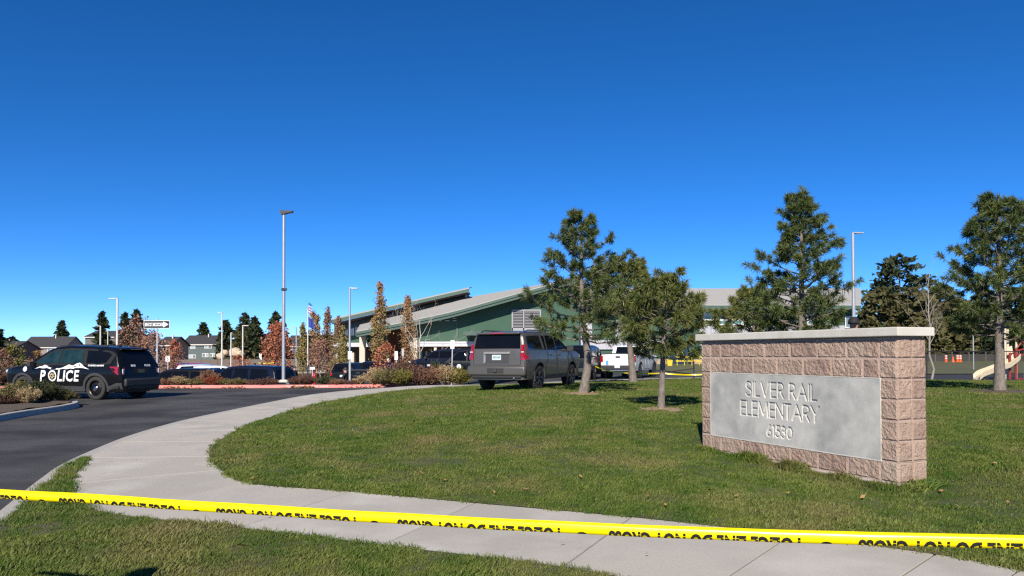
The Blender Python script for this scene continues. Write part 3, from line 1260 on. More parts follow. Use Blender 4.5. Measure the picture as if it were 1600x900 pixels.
def pine(name, label, base, top, crown0, shape, seed, trunk_r, lean=0.0, nlimb=46, needle=None, tl=0.17, wid=0.008, nn=34, group=None, bend=None, dens=1.0):
    """young long-needled pine. shape: (fraction of crown height, radius) pairs"""
    rs = np.random.RandomState(seed)
    base = Vector(base)
    H = top.z - base.z
    root = empty(name, base, 0, label, "tree", group)
    bend = bend or (lambda t: (0, 0))
    axis = []
    nseg = 14
    for i in range(nseg + 1):
        t = i / nseg
        bx, by = bend(t)
        axis.append(np.array([(top.x - base.x) * t + bx, (top.y - base.y) * t + by, H * t]))
    axis = np.array(axis)
    rad = [trunk_r * (1.25 if i == 0 else 1.0) * (1 - 0.93 * (i / nseg) ** 0.9) + 0.008 for i in range(nseg + 1)]
    mb = MB()
    ax2 = axis.copy()
    ax2[0, 2] -= 0.12
    mb.tube(ax2, rad, 9)

    def on_axis(t):
        f = t * nseg
        i = int(min(math.floor(f), nseg - 1))
        return axis[i] + (axis[i + 1] - axis[i]) * (f - i)
    C, A, Ln = [], [], []
    sh_t = [s[0] for s in shape]
    sh_r = [s[1] for s in shape]
    for k in range(nlimb):
        ct = ((k + rs.uniform(.2, .8)) / nlimb)
        t = crown0 + (1 - crown0) * ct * 0.95
        R = np.interp(ct, sh_t, sh_r) * rs.uniform(0.62, 1.18)
        a = k * 2.399 + rs.uniform(-.5, .5)
        p0 = on_axis(t)
        up = 0.12 + 0.50 * ct + rs.uniform(-.15, .15)
        d = np.array([math.cos(a), math.sin(a), 0])
        pts = [p0]
        n = 6
        for j in range(1, n + 1):
            s = j / n
            z = (up - 0.35 * (1 - ct)) * R * s + 0.28 * R * s * s
            pts.append(p0 + d * R * s + np.array([rs.normal(0, .018), rs.normal(0, .018), z + rs.normal(0, .012)]))
        pts = np.array(pts)
        r0 = min(0.032, 0.010 + 0.016 * R)
        mb.tube(pts, [r0 * (1 - .72 * j / n) for j in range(n + 1)], 5, cap=False)
        ends = [(pts, 1.0)]
        # side shoots
        nside = int(2 + R * 3.2 + rs.uniform(0, 1.5))
        for q in range(nside):
            s = rs.uniform(0.38, 0.95)
            i = int(min(s * n, n - 1))
            b = pts[i] + (pts[i + 1] - pts[i]) * (s * n - i)
            sd = d * rs.uniform(.3, .8) + np.array([-d[1], d[0], 0]) * rs.choice([-1, 1]) * rs.uniform(.5, 1.0) + np.array([0, 0, rs.uniform(.05, .6)])
            sd /= np.linalg.norm(sd)
            l = R * rs.uniform(.2, .42) + 0.05
            q1 = b + sd * l * .55
            q2 = b + sd * l + np.array([0, 0, .10 * l])
            mb.tube([b, q1, q2], [r0 * .45, r0 * .33, r0 * .22], 4, cap=False)
            ends.append((np.array([b, q1, q2]), 0.9))
        for E, f in ends:
            tipd = E[-1] - E[-2]
            tipd = tipd / np.linalg.norm(tipd)
            C.append(E[-1])
            A.append(tipd)
            Ln.append(tl * f * rs.uniform(.9, 1.2))
            C.append(E[-1] * .55 + E[-2] * .45)
            A.append(tipd)
            Ln.append(tl * f)
            if f == 1.0:
                for s in (0.62, 0.74) if R > .5 else (0.6,):
                    i = int(min(s * n, n - 1))
                    C.append(E[i] + (E[i + 1] - E[i]) * (s * n - i))
                    A.append(tipd)
                    Ln.append(tl * .85)
    C.append(axis[-1])
    A.append(np.array([0, 0, 1.0]))
    Ln.append(tl)
    for s in (.97, .94, .91):
        C.append(on_axis(s))
        A.append(np.array([0, 0, 1.0]))
        Ln.append(tl)
    V, F = tufts(np.array(C), np.array(A), np.array(Ln), int(nn * dens), wid, rs)
    mb.build("trunk", M['bark'], root, smooth=60)
    mesh_obj("crown", np_mesh("crown", V, F, needle or M['needle']), None, root)
    return root


def mulch_ring(base, r, seed):
    rs = random.Random(seed)
    vs = [(base.x, base.y, hz(base.x, base.y) + 0.05)]
    n = 22
    for ring, z in ((.6, .045), (1.0, 0.012)):
        for k in range(n):
            a = 2 * math.pi * k / n
            rr = r * ring * (1 + .22 * noise.noise((math.cos(a) * 1.7, math.sin(a) * 1.7, seed)))
            x, y = base.x + rr * math.cos(a), base.y + rr * math.sin(a)
            vs.append((x, y, hz(x, y) + z))
    fs = [(0, 1 + k, 1 + (k + 1) % n) for k in range(n)] + [(1 + k, 1 + n + k, 1 + n + (k + 1) % n, 1 + (k + 1) % n) for k in range(n)]
    for _ in range(60):
        a, rr = rs.uniform(0, 6.28), r * math.sqrt(rs.random())
        q = flat_leaf(rs, (base.x + rr * math.cos(a), base.y + rr * math.sin(a), hz(base.x, base.y) + .055), rs.uniform(.02, .04))
        n0 = len(vs)
        vs += q
        fs.append((n0, n0 + 1, n0 + 2, n0 + 3))
    return MB().add(vs, fs)


def pine_at(label, bpx, tpx, **kw):
    b = lawn_point(*bpx)
    t = at(tpx[0], tpx[1], b.y)
    return pine("pine_tree", label, b, t, group="young pines on the big lawn", **kw), b


p_, b = pine_at("slim young pine with a bent trunk beside the grey SUV", (910, 616), (908, 334), crown0=0.29, seed=1, trunk_r=0.125, nlimb=50,
            shape=[(0, 1.1), (.12, 1.38), (.3, 1.25), (.5, 1.08), (.62, .78), (.8, .52), (1, .22)], bend=lambda t: (0.16 * math.sin(min(1, t * 2.6) * math.pi), 0), tl=.20, nn=40)
tag(mulch_ring(b, .55, 1).build("mulch_ring", M['mulch'], smooth=60, fix=False), "tan bark mulch round the bent pine beside the grey SUV", "mulch", None, "stuff")
p_, b = pine_at("young pine in front of the white pickup truck", (990, 598), (972, 418), crown0=0.53, seed=2, trunk_r=0.15, nlimb=44,
            shape=[(0, 1.3), (.3, 1.75), (.5, 1.65), (.75, 1.05), (1, .35)], needle=M['needle_b'], tl=.25, nn=42, wid=.011)
p_, b = pine_at("small bushy pine nearest the left end of the school sign", (1033, 641), (1040, 440), crown0=0.40, seed=3, trunk_r=0.072, nlimb=42,
            shape=[(0, .62), (.22, .90), (.5, .82), (.75, .55), (1, .25)], needle=M['needle_b'], tl=.17, nn=44, wid=.0065)
tag(mulch_ring(b, .50, 3).build("mulch_ring", M['mulch'], smooth=60, fix=False), "pale bark mulch round the small bushy pine by the sign", "mulch", None, "stuff")
p_, b = pine_at("tall full pine rising behind the middle of the school sign", (1253, 612), (1252, 297), crown0=0.08, seed=4, trunk_r=0.13, nlimb=76,
            shape=[(0, 1.7), (.2, 1.62), (.36, 1.45), (.55, 1.10), (.68, .88), (.85, .52), (1, .22)], tl=.22, nn=42, wid=.009)
p_, b = pine_at("low yellowish pine behind the left end of the sign cap", (1180, 600), (1176, 452), crown0=0.10, seed=5, trunk_r=0.10, nlimb=40,
            shape=[(0, 1.9), (.3, 1.75), (.6, 1.1), (1, .30)], needle=M['needle_b'], tl=.26, nn=52, wid=.010)
p_, b = pine_at("thick-trunked pine beside the playground slide", (1562, 612), (1560, 311), crown0=0.28, seed=6, trunk_r=0.15, nlimb=68,
            shape=[(0, 1.3), (.2, 1.38), (.4, 1.2), (.6, .95), (.8, .75), (1, .3)], tl=.23, nn=42, wid=.009)
tag(mulch_ring(b, 1.1, 6).build("mulch_ring", M['soil'], smooth=60, fix=False), "bare soil round the thick-trunked pine by the playground", "soil", None, "stuff")


# ------------------------------------------------------------------ vehicles
def paint(name, c, metal=0.0, rough=0.28, c3=None, coat=0.8, spec=0.5):
    return mat(name, c, tuple(min(1, k * 1.06 + .001) for k in c), 3, rough, metal, coat=coat, spec=spec, c3=c3, scale3=1.5)


M['p_black'] = paint('black_paint', (0.004, 0.0045, 0.006), coat=0.18, spec=0.22)
M['p_navy'] = paint('navy_paint', (0.006, 0.009, 0.020), coat=0.2, spec=0.25)
M['p_pewter'] = paint('pewter_paint', (0.112, 0.104, 0.094), 0.40, 0.36, coat=0.25, spec=0.35)
M['p_trim'] = paint('bright_pewter_trim', (0.42, 0.38, 0.33), 0.6, 0.3)
M['p_white'] = paint('white_paint', (0.72, 0.73, 0.73))
M['p_silver'] = paint('silver_paint', (0.45, 0.47, 0.50), 0.4)
M['p_red'] = paint('red_paint', (0.30, 0.012, 0.015))
M['tint'] = mat('tinted_glass', (0.003, 0.0035, 0.0045), (0.005, 0.0055, 0.0065), 2, 0.06, spec=0.3)
M['glass_g'] = mat('green_tinted_glass', (0.005, 0.014, 0.015), (0.018, 0.045, 0.046), 3.5, 0.06, spec=0.7)
M['plastic'] = mat('black_plastic', (0.022, 0.022, 0.023), (0.032, 0.032, 0.033), 60, 0.55, bump=0.001, bscale=300)
M['clad'] = mat('grey_cladding', (0.034, 0.034, 0.036), (0.046, 0.046, 0.048), 60, 0.55, bump=0.001, bscale=300)
M['tyre'] = mat('tyre_rubber', (0.022, 0.021, 0.020), (0.034, 0.032, 0.029), 25, 0.85, bump=0.002, bscale=120)
M['rim_black'] = mat('black_steel_rim', (0.012, 0.012, 0.013), None, rough=0.35, metal=0.3)
M['rim_alloy'] = mat('alloy_rim', (0.20, 0.20, 0.205), (0.14, 0.14, 0.145), 9, 0.3, metal=0.9)
M['rim_dark'] = mat('dark_alloy_rim', (0.07, 0.07, 0.072), (0.05, 0.05, 0.052), 9, 0.35, metal=0.8)
M['chrome'] = mat('chrome', (0.75, 0.75, 0.76), None, rough=0.12, metal=1.0)
M['lamp_red'] = mat('red_lamp_lens', (0.36, 0.006, 0.008), (0.24, 0.004, 0.005), 12, 0.12, spec=0.7, coat=0.6)
M['lamp_clear'] = mat('clear_lamp_lens', (0.55, 0.56, 0.58), (0.40, 0.41, 0.43), 18, 0.1, spec=0.7)
M['decal'] = mat('white_decal', (0.80, 0.80, 0.79), (0.76, 0.76, 0.75), 6, 0.35)
M['gold'] = mat('gold_decal', (0.40, 0.30, 0.14), (0.55, 0.45, 0.25), 14, 0.4)
M['plate'] = mat('plate_pale', (0.55, 0.60, 0.62), (0.50, 0.55, 0.58), 20, 0.4)
M['plate_ink'] = mat('plate_blue_ink', (0.05, 0.20, 0.28), (0.08, 0.30, 0.25), 20, 0.4)
M['seam'] = mat('panel_gap', (0.003, 0.003, 0.003), None, rough=0.8)


class Car:
    """hull lofted along its length: y forward, x right, z up, origin on the ground under the middle"""

    def __init__(self, name, label, group, loc, heading, top, width, shape, wheels, R, zb, track, pnt, category="car", lean=0.0):
        self.top = np.array(top, float)
        self.wd = np.array(width, float)
        self.sh = np.array(shape, float)
        self.wheels, self.R, self.zb0, self.track = wheels, R, zb, track
        self.root = empty(name, loc, math.atan2(-heading[0], heading[1]), label, category, group)
        self.pnt = pnt
        self.rear_n = int(np.argmax(self.top[:, 1]))

    def ztop(self, y):
        return float(np.interp(y, self.top[:, 0], self.top[:, 1]))

    def w(self, y):
        return float(np.interp(y, self.wd[:, 0], self.wd[:, 1]))

    def sidex(self, y, z):
        return self.w(y) * float(np.interp(z, self.sh[:, 0], self.sh[:, 1]))

    def reary(self, z):
        t = self.top[:self.rear_n + 1]
        return float(np.interp(z, t[:, 1], t[:, 0]))

    def fronty(self, z):
        t = self.top[self.rear_n:][::-1]
        return float(np.interp(z, t[:, 1], t[:, 0]))

    def body(self, r=0.07, crown=0.025):
        ys = set(self.top[:, 0]) | set(self.wd[:, 0]) | set(np.arange(self.top[0, 0], self.top[-1, 0], 0.14))
        for yw in self.wheels:
            for a in range(0, 181, 12):
                ys.add(yw + self.R * math.cos(math.radians(a)))
        ys = sorted(y for y in ys if self.top[0, 0] <= y <= self.top[-1, 0])
        out = [ys[0]]
        for y in ys[1:]:
            if y - out[-1] > 0.006:
                out.append(y)
        ys = out
        ns, ntp = 16, 5
        V, Fc = [], []
        for y in ys:
            zt = self.ztop(y)
            zb = self.zb0
            for yw in self.wheels:
                q = self.R ** 2 - (y - yw) ** 2
                if q > 0:
                    zb = max(zb, self.wz + math.sqrt(q))
            zb = min(zb, zt - 0.02)
            half = []
            for j in range(ns + 1):
                t = j / ns
                t = 1 - (1 - t) ** 1.25
                z = zb + (zt - zb) * t
                x = self.sidex(y, z)
                d = z - (zt - r)
                if d > 0 and zt - zb > 0.15:
                    x -= r * (1 - math.sqrt(max(0, 1 - (d / r) ** 2))) * 0.9
                half.append((x, z))
            xe = half[-1][0]
            for j in range(1, ntp + 1):
                s = 1 - j / ntp
                half.append((xe * s, zt + crown * (1 - s * s) * (1 if zt > 1.0 else 0)))
            right = [(x, y, z) for x, z in half]
            left = [(-x, y, z) for x, z in half[:-1]][::-1]
            V.append([(0, y, zb)] + right + left)
        n = len(V[0])
        flat = [p for s in V for p in s]
        for i in range(len(V) - 1):
            for j in range(n):
                j2 = (j + 1) % n
                Fc.append((i * n + j, i * n + j2, (i + 1) * n + j2, (i + 1) * n + j))
        Fc.append(tuple(range(n)))
        Fc.append(tuple((len(V) - 1) * n + j for j in range(n)))
        MB().add(flat, Fc).build("body", self.pnt, self.root, smooth=32)

    def side(self, name, poly, m, s, off=0.004, parent=None, step=0.12, label=None):
        V, Fc = fill_poly(poly, step)
        vs = [(s * (self.sidex(v[0], v[1]) + off), v[0], v[1]) for v in V]
        # slim rim so that the pane has an edge
        o = MB().add(vs, Fc).build(name, m, parent or self.root, smooth=60)
        if label:
            o["label"] = label
        return o

    def side_line(self, name, pts, wid, m, s, off=0.003, parent=None):
        vs, fs = [], []
        P = []
        for a, b in zip(pts, pts[1:]):
            a, b = np.array(a), np.array(b)
            n = max(1, int(np.hypot(*(b - a)) / .1))
            P += [a + (b - a) * k / n for k in range(n)]
        P.append(np.array(pts[-1]))
        for i, p in enumerate(P):
            d = P[min(i + 1, len(P) - 1)] - P[max(i - 1, 0)]
            d = d / np.hypot(*d)
            nrm = np.array([-d[1], d[0]]) * wid / 2
            for q in (p - nrm, p + nrm):
                vs.append((s * (self.sidex(q[0], q[1]) + off), q[0], q[1]))
        for i in range(len(P) - 1):
            fs.append((2 * i, 2 * i + 1, 2 * i + 3, 2 * i + 2))
        return MB().add(vs, fs).build(name, m, parent or self.root)

    def rear(self, name, poly, m, off=0.006, parent=None, thick=0.0):
        V, Fc = fill_poly(poly, 0.1)
        vs = [(v[0], self.reary(v[1]) - off, v[1]) for v in V]
        return MB().add(vs, Fc).build(name, m, parent or self.root, smooth=60)

    def front(self, name, poly, m, off=0.006):
        V, Fc = fill_poly(poly, 0.1)
        vs = [(v[0], self.fronty(v[1]) + off, v[1]) for v in V]
        return MB().add(vs, Fc).build(name, m, self.root, smooth=60)

    def ring(self, yw, r0, r1, s, m, a0=-12, a1=192, off=0.010, name="wheel_arch"):
        vs, fs = [], []
        n = 26
        for k in range(n + 1):
            a = math.radians(a0 + (a1 - a0) * k / n)
            for rr in (r0, r1):
                y, z = yw + rr * math.cos(a), max(self.zb0, self.wz + rr * math.sin(a))
                vs.append((s * (self.sidex(y, z) + off), y, z))
            y, z = yw + r0 * math.cos(a), max(self.zb0, self.wz + r0 * math.sin(a))
            vs.append((s * (self.sidex(y, z) - .08), y, z))
        for k in range(n):
            fs += [(3 * k, 3 * k + 1, 3 * k + 4, 3 * k + 3), (3 * k, 3 * k + 3, 3 * k + 5, 3 * k + 2)]
        MB().add(vs, fs).build(name, m, self.root, smooth=50)

    def put_wheels(self, rt, wid, rim_m, style, nsp=6):
        self.wheel_mesh(rt, wid, rim_m, style, nsp)
        for yw in self.wheels:
            for s in (-1, 1):
                o = mesh_obj("wheel", self.t_me, None, self.root)
                o.location = (s * self.track / 2, yw, rt)
                o.rotation_euler = (0, 0, 0 if s > 0 else math.pi)
                r_ = mesh_obj("rim", self.r_me, None, o)
                if self.c_me:
                    mesh_obj("hub_cap", self.c_me, None, o)

    def wheel_mesh(self, rt, wid, rim_m, style, nsp):
        ri = rt * 0.66
        h = wid / 2
        prof = [(ri, -h * .8), (ri + .01, -h * .95), (rt * .86, -h), (rt * .96, -h * .88), (rt, -h * .6), (rt, 0), (rt, h * .6), (rt * .96, h * .88), (rt * .86, h), (ri + .01, h * .95), (ri, h * .8)]
        mb = MB().lathe(prof, 32, 'X')
        for k in range(32):
            a = 2 * math.pi * (k + .5) / 32
            mb.box((0, (rt + .001) * math.cos(a), (rt + .001) * math.sin(a)), (wid * .9, .012, .03), rot=Matrix.Rotation(a, 3, 'X'))
        self.t_me = mb.mesh("wheel", M['tyre'], smooth=40)
        mb = MB().lathe([(ri, -h * .8), (ri * .96, h * .2), (ri * .97, h * .82), (ri + .012, h * .9), (ri + .004, h * .96), (ri * .93, h * .84), (ri * .90, h * .35)], 32, 'X')
        mb.lathe([(ri * .92, h * .1), (0.001, h * .1)], 24, 'X')
        if style == 'steel':
            mb.lathe([(ri * .88, h * .35), (ri * .62, h * .62), (ri * .45, h * .70), (ri * .30, h * .45), (.001, h * .45)], 24, 'X')
            for k in range(10):
                a = 2 * math.pi * k / 10
                mb.box((h * .52, ri * .74 * math.cos(a), ri * .74 * math.sin(a)), (.02, .05, .03), rot=Matrix.Rotation(a, 3, 'X'))
            self.c_me = MB().lathe([(ri * .30, h * .44), (ri * .30, h * .72), (ri * .22, h * .86), (.001, h * .92)], 16, 'X').mesh("hub_cap", M['chrome'], smooth=40)
        else:
            for k in range(nsp):
                for da in (-.11, .11):
                    a = 2 * math.pi * k / nsp
                    p0 = Vector((h * .74, ri * .18 * math.cos(a + da * .5), ri * .18 * math.sin(a + da * .5)))
                    p1 = Vector((h * .80, ri * .93 * math.cos(a + da), ri * .93 * math.sin(a + da)))
                    mb.bar(p0, p1, .042, .05, up=(1, 0, 0))
            mb.lathe([(ri * .26, h * .5), (ri * .26, h * .82), (ri * .18, h * .9), (.001, h * .9)], 16, 'X')
            self.c_me = None
        self.r_me = mb.mesh("rim", rim_m, smooth=35)

    def underbody(self, m=None):
        y0, y1 = self.top[0, 0] + .25, self.top[-1, 0] - .25
        MB().box2((-.62, y0, self.zb0 - .05), (.62, y1, self.zb0 + .30)).build("underbody", M['plastic'], self.root)

    def text_side(self, body, size, y0, z0, s, m, bold=0, shear=0, sx=1.0, off=0.012, name="lettering", spacing=1.0):
        V, Fc = text_verts(body, size, bold, shear, sx, spacing)
        vs = []
        for u, v in V:
            y = y0 + u * (1 if s > 0 else -1)
            z = z0 + v
            vs.append((s * (self.sidex(y, z) + off), y, z))
        me = bpy.data.meshes.new(name)
        me.from_pydata(vs, [], Fc)
        me.materials.append(m)
        return mesh_obj(name, me, None, self.root)


def mirror(name, car, y, z, s, x):
    mb = MB().box((s * (x + .14), y, z), (.24, .12, .17))
    mb.bar((s * (x - .02), y + .02, z - .05), (s * (x + .08), y, z - .03), .06, .04)
    return mb.build(name, car.pnt if name == "mirror_painted" else M['plastic'], car.root, smooth=50, bevel=0.02)


# ---- black police SUV
rw, fw = gp(153, 621.5, 0.0), gp(40, 610, 0.0)
pc_dir = Vector((-2.91, 0.83, 0)).normalized()
rear_wheel = Vector((-13.62, 24.85, 0))
# rear-left wheel contact is .83 m left of the middle line and 1.51 m behind the centre
pc_left = Vector((-pc_dir.y, pc_dir.x, 0))
pc_loc = rear_wheel + pc_dir * 1.51 - pc_left * 0.86
top = [(-2.51, .42), (-2.50, .70), (-2.47, .80), (-2.43, 1.02), (-2.40, 1.10), (-2.20, 1.50), (-2.13, 1.62), (-2.02, 1.685), (-1.6, 1.735), (-.8, 1.77), (-.1, 1.775), (.35, 1.74),
       (.62, 1.66), (1.00, 1.42), (1.36, 1.17), (1.50, 1.12), (1.9, 1.085), (2.22, 1.02), (2.38, .94), (2.46, .82), (2.50, .60), (2.52, .42)]
width = [(-2.51, .74), (-2.46, .86), (-2.36, .93), (-2.15, .965), (-1.5, .995), (0, 1.0), (1.5, .995), (2.0, .97), (2.25, .91), (2.42, .80), (2.50, .68), (2.52, .62)]
shape = [(.20, .93), (.42, .955), (.62, .985), (.85, 1.0), (1.02, .985), (1.12, .955), (1.45, .83), (1.66, .745), (1.8, .70)]
pc = Car("police_car", "black police SUV with white mountain graphic parked by the kerbed island", None, pc_loc, pc_dir, top, width, shape, (-1.51, 1.51), .435, .27, 1.70, M['p_black'])
pc.wz = .37
pc.body()
pc.underbody()
pc.put_wheels(.385, .255, M['rim_black'], 'steel')
for s in (-1, 1):
    for yw in pc.wheels:
        pc.ring(yw, .43, .515, s, M['clad'])
    pc.side("sill", [(-1.05, .27), (1.06, .27), (1.02, .44), (-1.02, .44)], M['clad'], s, .014)
    # doors with seams behind
    pc.side("door", [(.04, .46), (.96, .46), (1.10, .62), (1.20, 1.09), (.04, 1.12)], M['p_black'], s, .010)
    pc.side("door", [(-.98, .72), (-.84, .56), (-.72, .46), (.01, .46), (.01, 1.12), (-.99, 1.13)], M['p_black'], s, .010)
    pc.side_line("door_seam", [(1.215, 1.09), (1.115, .62), (.97, .45), (-.73, .45), (-.85, .55), (-1.0, .72), (-1.005, 1.13)], .016, M['seam'], s, .008)
    pc.side_line("door_seam", [(.025, .45), (.025, 1.68)], .02, M['seam'], s, .009)
    gw = M['glass_g'] if s < 0 else M['tint']
    pc.side("window_surround", [(1.25, 1.10), (.62, 1.545), (.3, 1.665), (-.3, 1.70), (-1.2, 1.675), (-1.95, 1.60), (-2.17, 1.50), (-2.05, 1.17), (-1.2, 1.135)], M['seam'], s, .003)
    pc.side("window", [(1.02, 1.20), (.58, 1.505), (.30, 1.615), (.07, 1.635), (.07, 1.195)], gw, s, .008)
    pc.side("window", [(.0, 1.195), (.0, 1.638), (-.55, 1.648), (-.84, 1.635), (-.96, 1.20)], gw, s, .008)
    pc.side("window", [(-1.10, 1.20), (-1.02, 1.625), (-1.5, 1.605), (-1.9, 1.55), (-2.02, 1.48), (-1.88, 1.215)], M['tint'], s, .008)
    mirror("mirror", pc, 1.02, 1.17, s, .95)
    for yh in (.18, -.80):
        MB().box((s * (pc.sidex(yh, 1.03) + .028), yh, 1.03), (.03, .20, .035)).build("door_handle", M['p_black'], pc.root, bevel=.008)
    # tail lamp wrapping the corner
    mb = MB()
    ps = [(-2.10, 1.08), (-2.10, 1.03), (-2.30, .84), (-2.36, .80), (-2.45, .80), (-2.41, 1.06)]
    n = len(ps)
    vs = [(s * (pc.sidex(y, z) + .012), y, z) for y, z in ps] + [(s * (.62), pc.reary(z) - .012, z) for z in (.86, 1.06)]
    vs = [(s * (pc.sidex(-2.05, 1.08) + .012), -2.05, 1.09), (s * (pc.sidex(-2.22, .90) + .012), -2.22, .93), (s * (pc.sidex(-2.36, .82) + .012), -2.36, .82), (s * .80, pc.reary(.82) - .018, .82),
          (s * .72, pc.reary(.95) - .016, .90), (s * .70, pc.reary(1.06) - .014, 1.05), (s * (pc.sidex(-2.36, 1.08) + .012), -2.36, 1.085),
          (s * .70, -2.1, .95)]
    MB().add(vs, [(0, 1, 2, 6), (2, 3, 4, 5, 6), (0, 6, 5, 7), (0, 7, 1), (1, 7, 2), (2, 7, 3), (3, 7, 4), (4, 7, 5)]).build("taillight", M['lamp_red'], pc.root)
    MB().box((s * .80, -2.462, .93), (.055, .035, .16)).build("reversing_lamp", M['lamp_clear'], pc.root, bevel=.01)
    MB().box((s * .72, 2.33, .93), (.24, .18, .10)).build("headlight", M['lamp_clear'], pc.root, bevel=.03)
    # roof rail
    MB().tube([(s * .66, .25, 1.775), (s * .68, -.4, 1.815), (s * .67, -1.3, 1.80), (s * .65, -1.75, 1.75)], .018, 6).build("roof_rail", M['plastic'], pc.root, smooth=40)
pc.rear("rear_window", [(-.70, 1.17), (.70, 1.17), (.60, 1.57), (-.60, 1.57)], M['tint'], .008)
MB().box((0, -2.14, 1.665), (1.20, .22, .05)).build("spoiler", M['p_black'], pc.root, bevel=.018)
MB().box((0, -2.235, 1.655), (.5, .03, .022)).build("brake_lamp", M['lamp_red'], pc.root)
pc.rear("number_plate_recess", [(-.30, .86), (.30, .86), (.33, 1.03), (-.33, 1.03)], M['seam'], .006)
pc.rear("number_plate", [(-.155, .875), (.155, .875), (.155, .985), (-.155, .985)], mat('dark_plate', (0.05, 0.045, 0.02), (0.09, 0.075, 0.03), 12, 0.4), .010)
MB().box((0, -2.50, .56), (1.56, .14, .26)).build("bumper", M['plastic'], pc.root, bevel=.05, smooth=40)
MB().box((0, -2.50, .40), (1.30, .10, .10)).build("bumper_skirt", M['plastic'], pc.root, bevel=.03)
for s in (-1, 1):
    pc.side("bumper_corner", [(-1.96, .33), (-2.02, .44), (-2.30, .55), (-2.455, .56), (-2.47, .34)], M['clad'], s, .02)
pc.side_line("quarter_line", [(-2.02, .70), (-2.30, .69)], .012, M['p_black'], -1, .006)
MB().box((0, -1.55, 1.775), (.16, .10, .05)).build("antenna_base", M['plastic'], pc.root, bevel=.02)
MB().box((0, .55, 1.735), (1.0, .10, .03)).build("front_light_bar", M['plastic'], pc.root, bevel=.01)
# push bar at the nose
mb = MB()
for s in (-1, 1):
    mb.bar((s * .32, 2.57, .42), (s * .32, 2.60, 1.0), .07, .05)
mb.bar((-.5, 2.60, .95), (.5, 2.60, .95), .06, .06)
mb.bar((-.5, 2.60, .70), (.5, 2.60, .70), .06, .06)
mb.build("push_bar", M['plastic'], pc.root, bevel=.01)
# markings on both sides
mountain = [(y_, z_ + .045) for y_, z_ in [(.98, .97), (.80, 1.045), (.68, 1.055), (.60, 1.10), (.50, 1.085), (.42, 1.035), (.30, 1.01), (.10, .985), (-.06, .99), (-.16, 1.005), (-.30, 1.06), (-.42, 1.115), (-.52, 1.085), (-.60, 1.075),
            (-.74, 1.155), (-.84, 1.17), (-.95, 1.12), (-1.04, 1.05), (-1.28, .955), (-1.02, 1.0), (-.90, 1.005), (-.72, .97), (-.50, .985), (-.36, .96), (-.20, .975), (-.06, .945), (.10, .95), (.30, .955), (.46, 1.0), (.62, .985), (.78, 1.005)]]
snow_gap = [[(.56, 1.07), (.48, 1.02), (.44, 1.005), (.50, 1.05)], [(-.30, 1.035), (-.44, 1.04), (-.50, 1.07), (-.44, 1.06)], [(-.80, 1.13), (-.84, 1.07), (-.88, 1.06), (-.86, 1.12)], [(-.62, 1.06), (-.70, 1.03), (-.74, 1.06), (-.68, 1.08)]]
for s in (-1, 1):
    k = 1 if s < 0 else -1
    ys0 = 0.0
    pc.side("mountain_graphic", [(y * k - (0 if k > 0 else .2), z) for y, z in mountain], M['decal'], s, .014, step=.07)
    for g in snow_gap:
        pc.side("mountain_shadow", [(y * k - (0 if k > 0 else .2), z + .045) for y, z in g], M['p_black'], s, .0165)
    yy = lambda y: y * k - (0 if k > 0 else .2)
    pc.text_side("P", .50, yy(.62), .785, s, M['decal'], .014, .18, .90, .024)
    pc.text_side("LICE", .50, yy(-.44), .785, s, M['decal'], .014, .18, .84, .024, spacing=1.12)
    # badge in place of the O
    cyb, czb = yy(.22), .785
    disc = [(cyb + .170 * math.cos(a * math.pi / 12), czb + .185 * math.sin(a * math.pi / 12)) for a in range(24)]
    pc.side("badge", disc, M['decal'], s, .020)
    disc = [(cyb + .125 * math.cos(a * math.pi / 12), czb + .135 * math.sin(a * math.pi / 12)) for a in range(24)]
    pc.side("badge_field", disc, M['p_black'], s, .023)
    star = [(cyb + (.12 if a % 2 == 0 else .055) * math.cos(a * math.pi / 7 + math.pi / 2), czb + (.13 if a % 2 == 0 else .06) * math.sin(a * math.pi / 7 + math.pi / 2)) for a in range(14)]
    pc.side("badge_star", star, M['gold'], s, .026)
    disc = [(cyb + .032 * math.cos(a * math.pi / 6), czb + .034 * math.sin(a * math.pi / 6)) for a in range(12)]
    pc.side("badge_hub", disc, M['p_black'], s, .029)
    pc.text_side("TO PROTECT AND SERVE", .068, -1.52, 1.125, s, M['decal'], .003, .2, .80, .014)
    disc = [(1.40 + .085 * math.cos(a * math.pi / 10), 1.005 + .085 * math.sin(a * math.pi / 10)) for a in range(20)]
    pc.side("unit_disc", disc, M['decal'], s, .012)
for body, x in (("BEND", -.30), ("POLICE", .33)):
    V, Fc = text_verts(body, .09, .003, 0.15, .9)
    me = bpy.data.meshes.new("lettering")
    me.from_pydata([(x + u, pc.reary(1.115 + v) - .014, 1.115 + v) for u, v in V], [], Fc)
    me.materials.append(M['decal'])
    mesh_obj("lettering", me, None, pc.root)

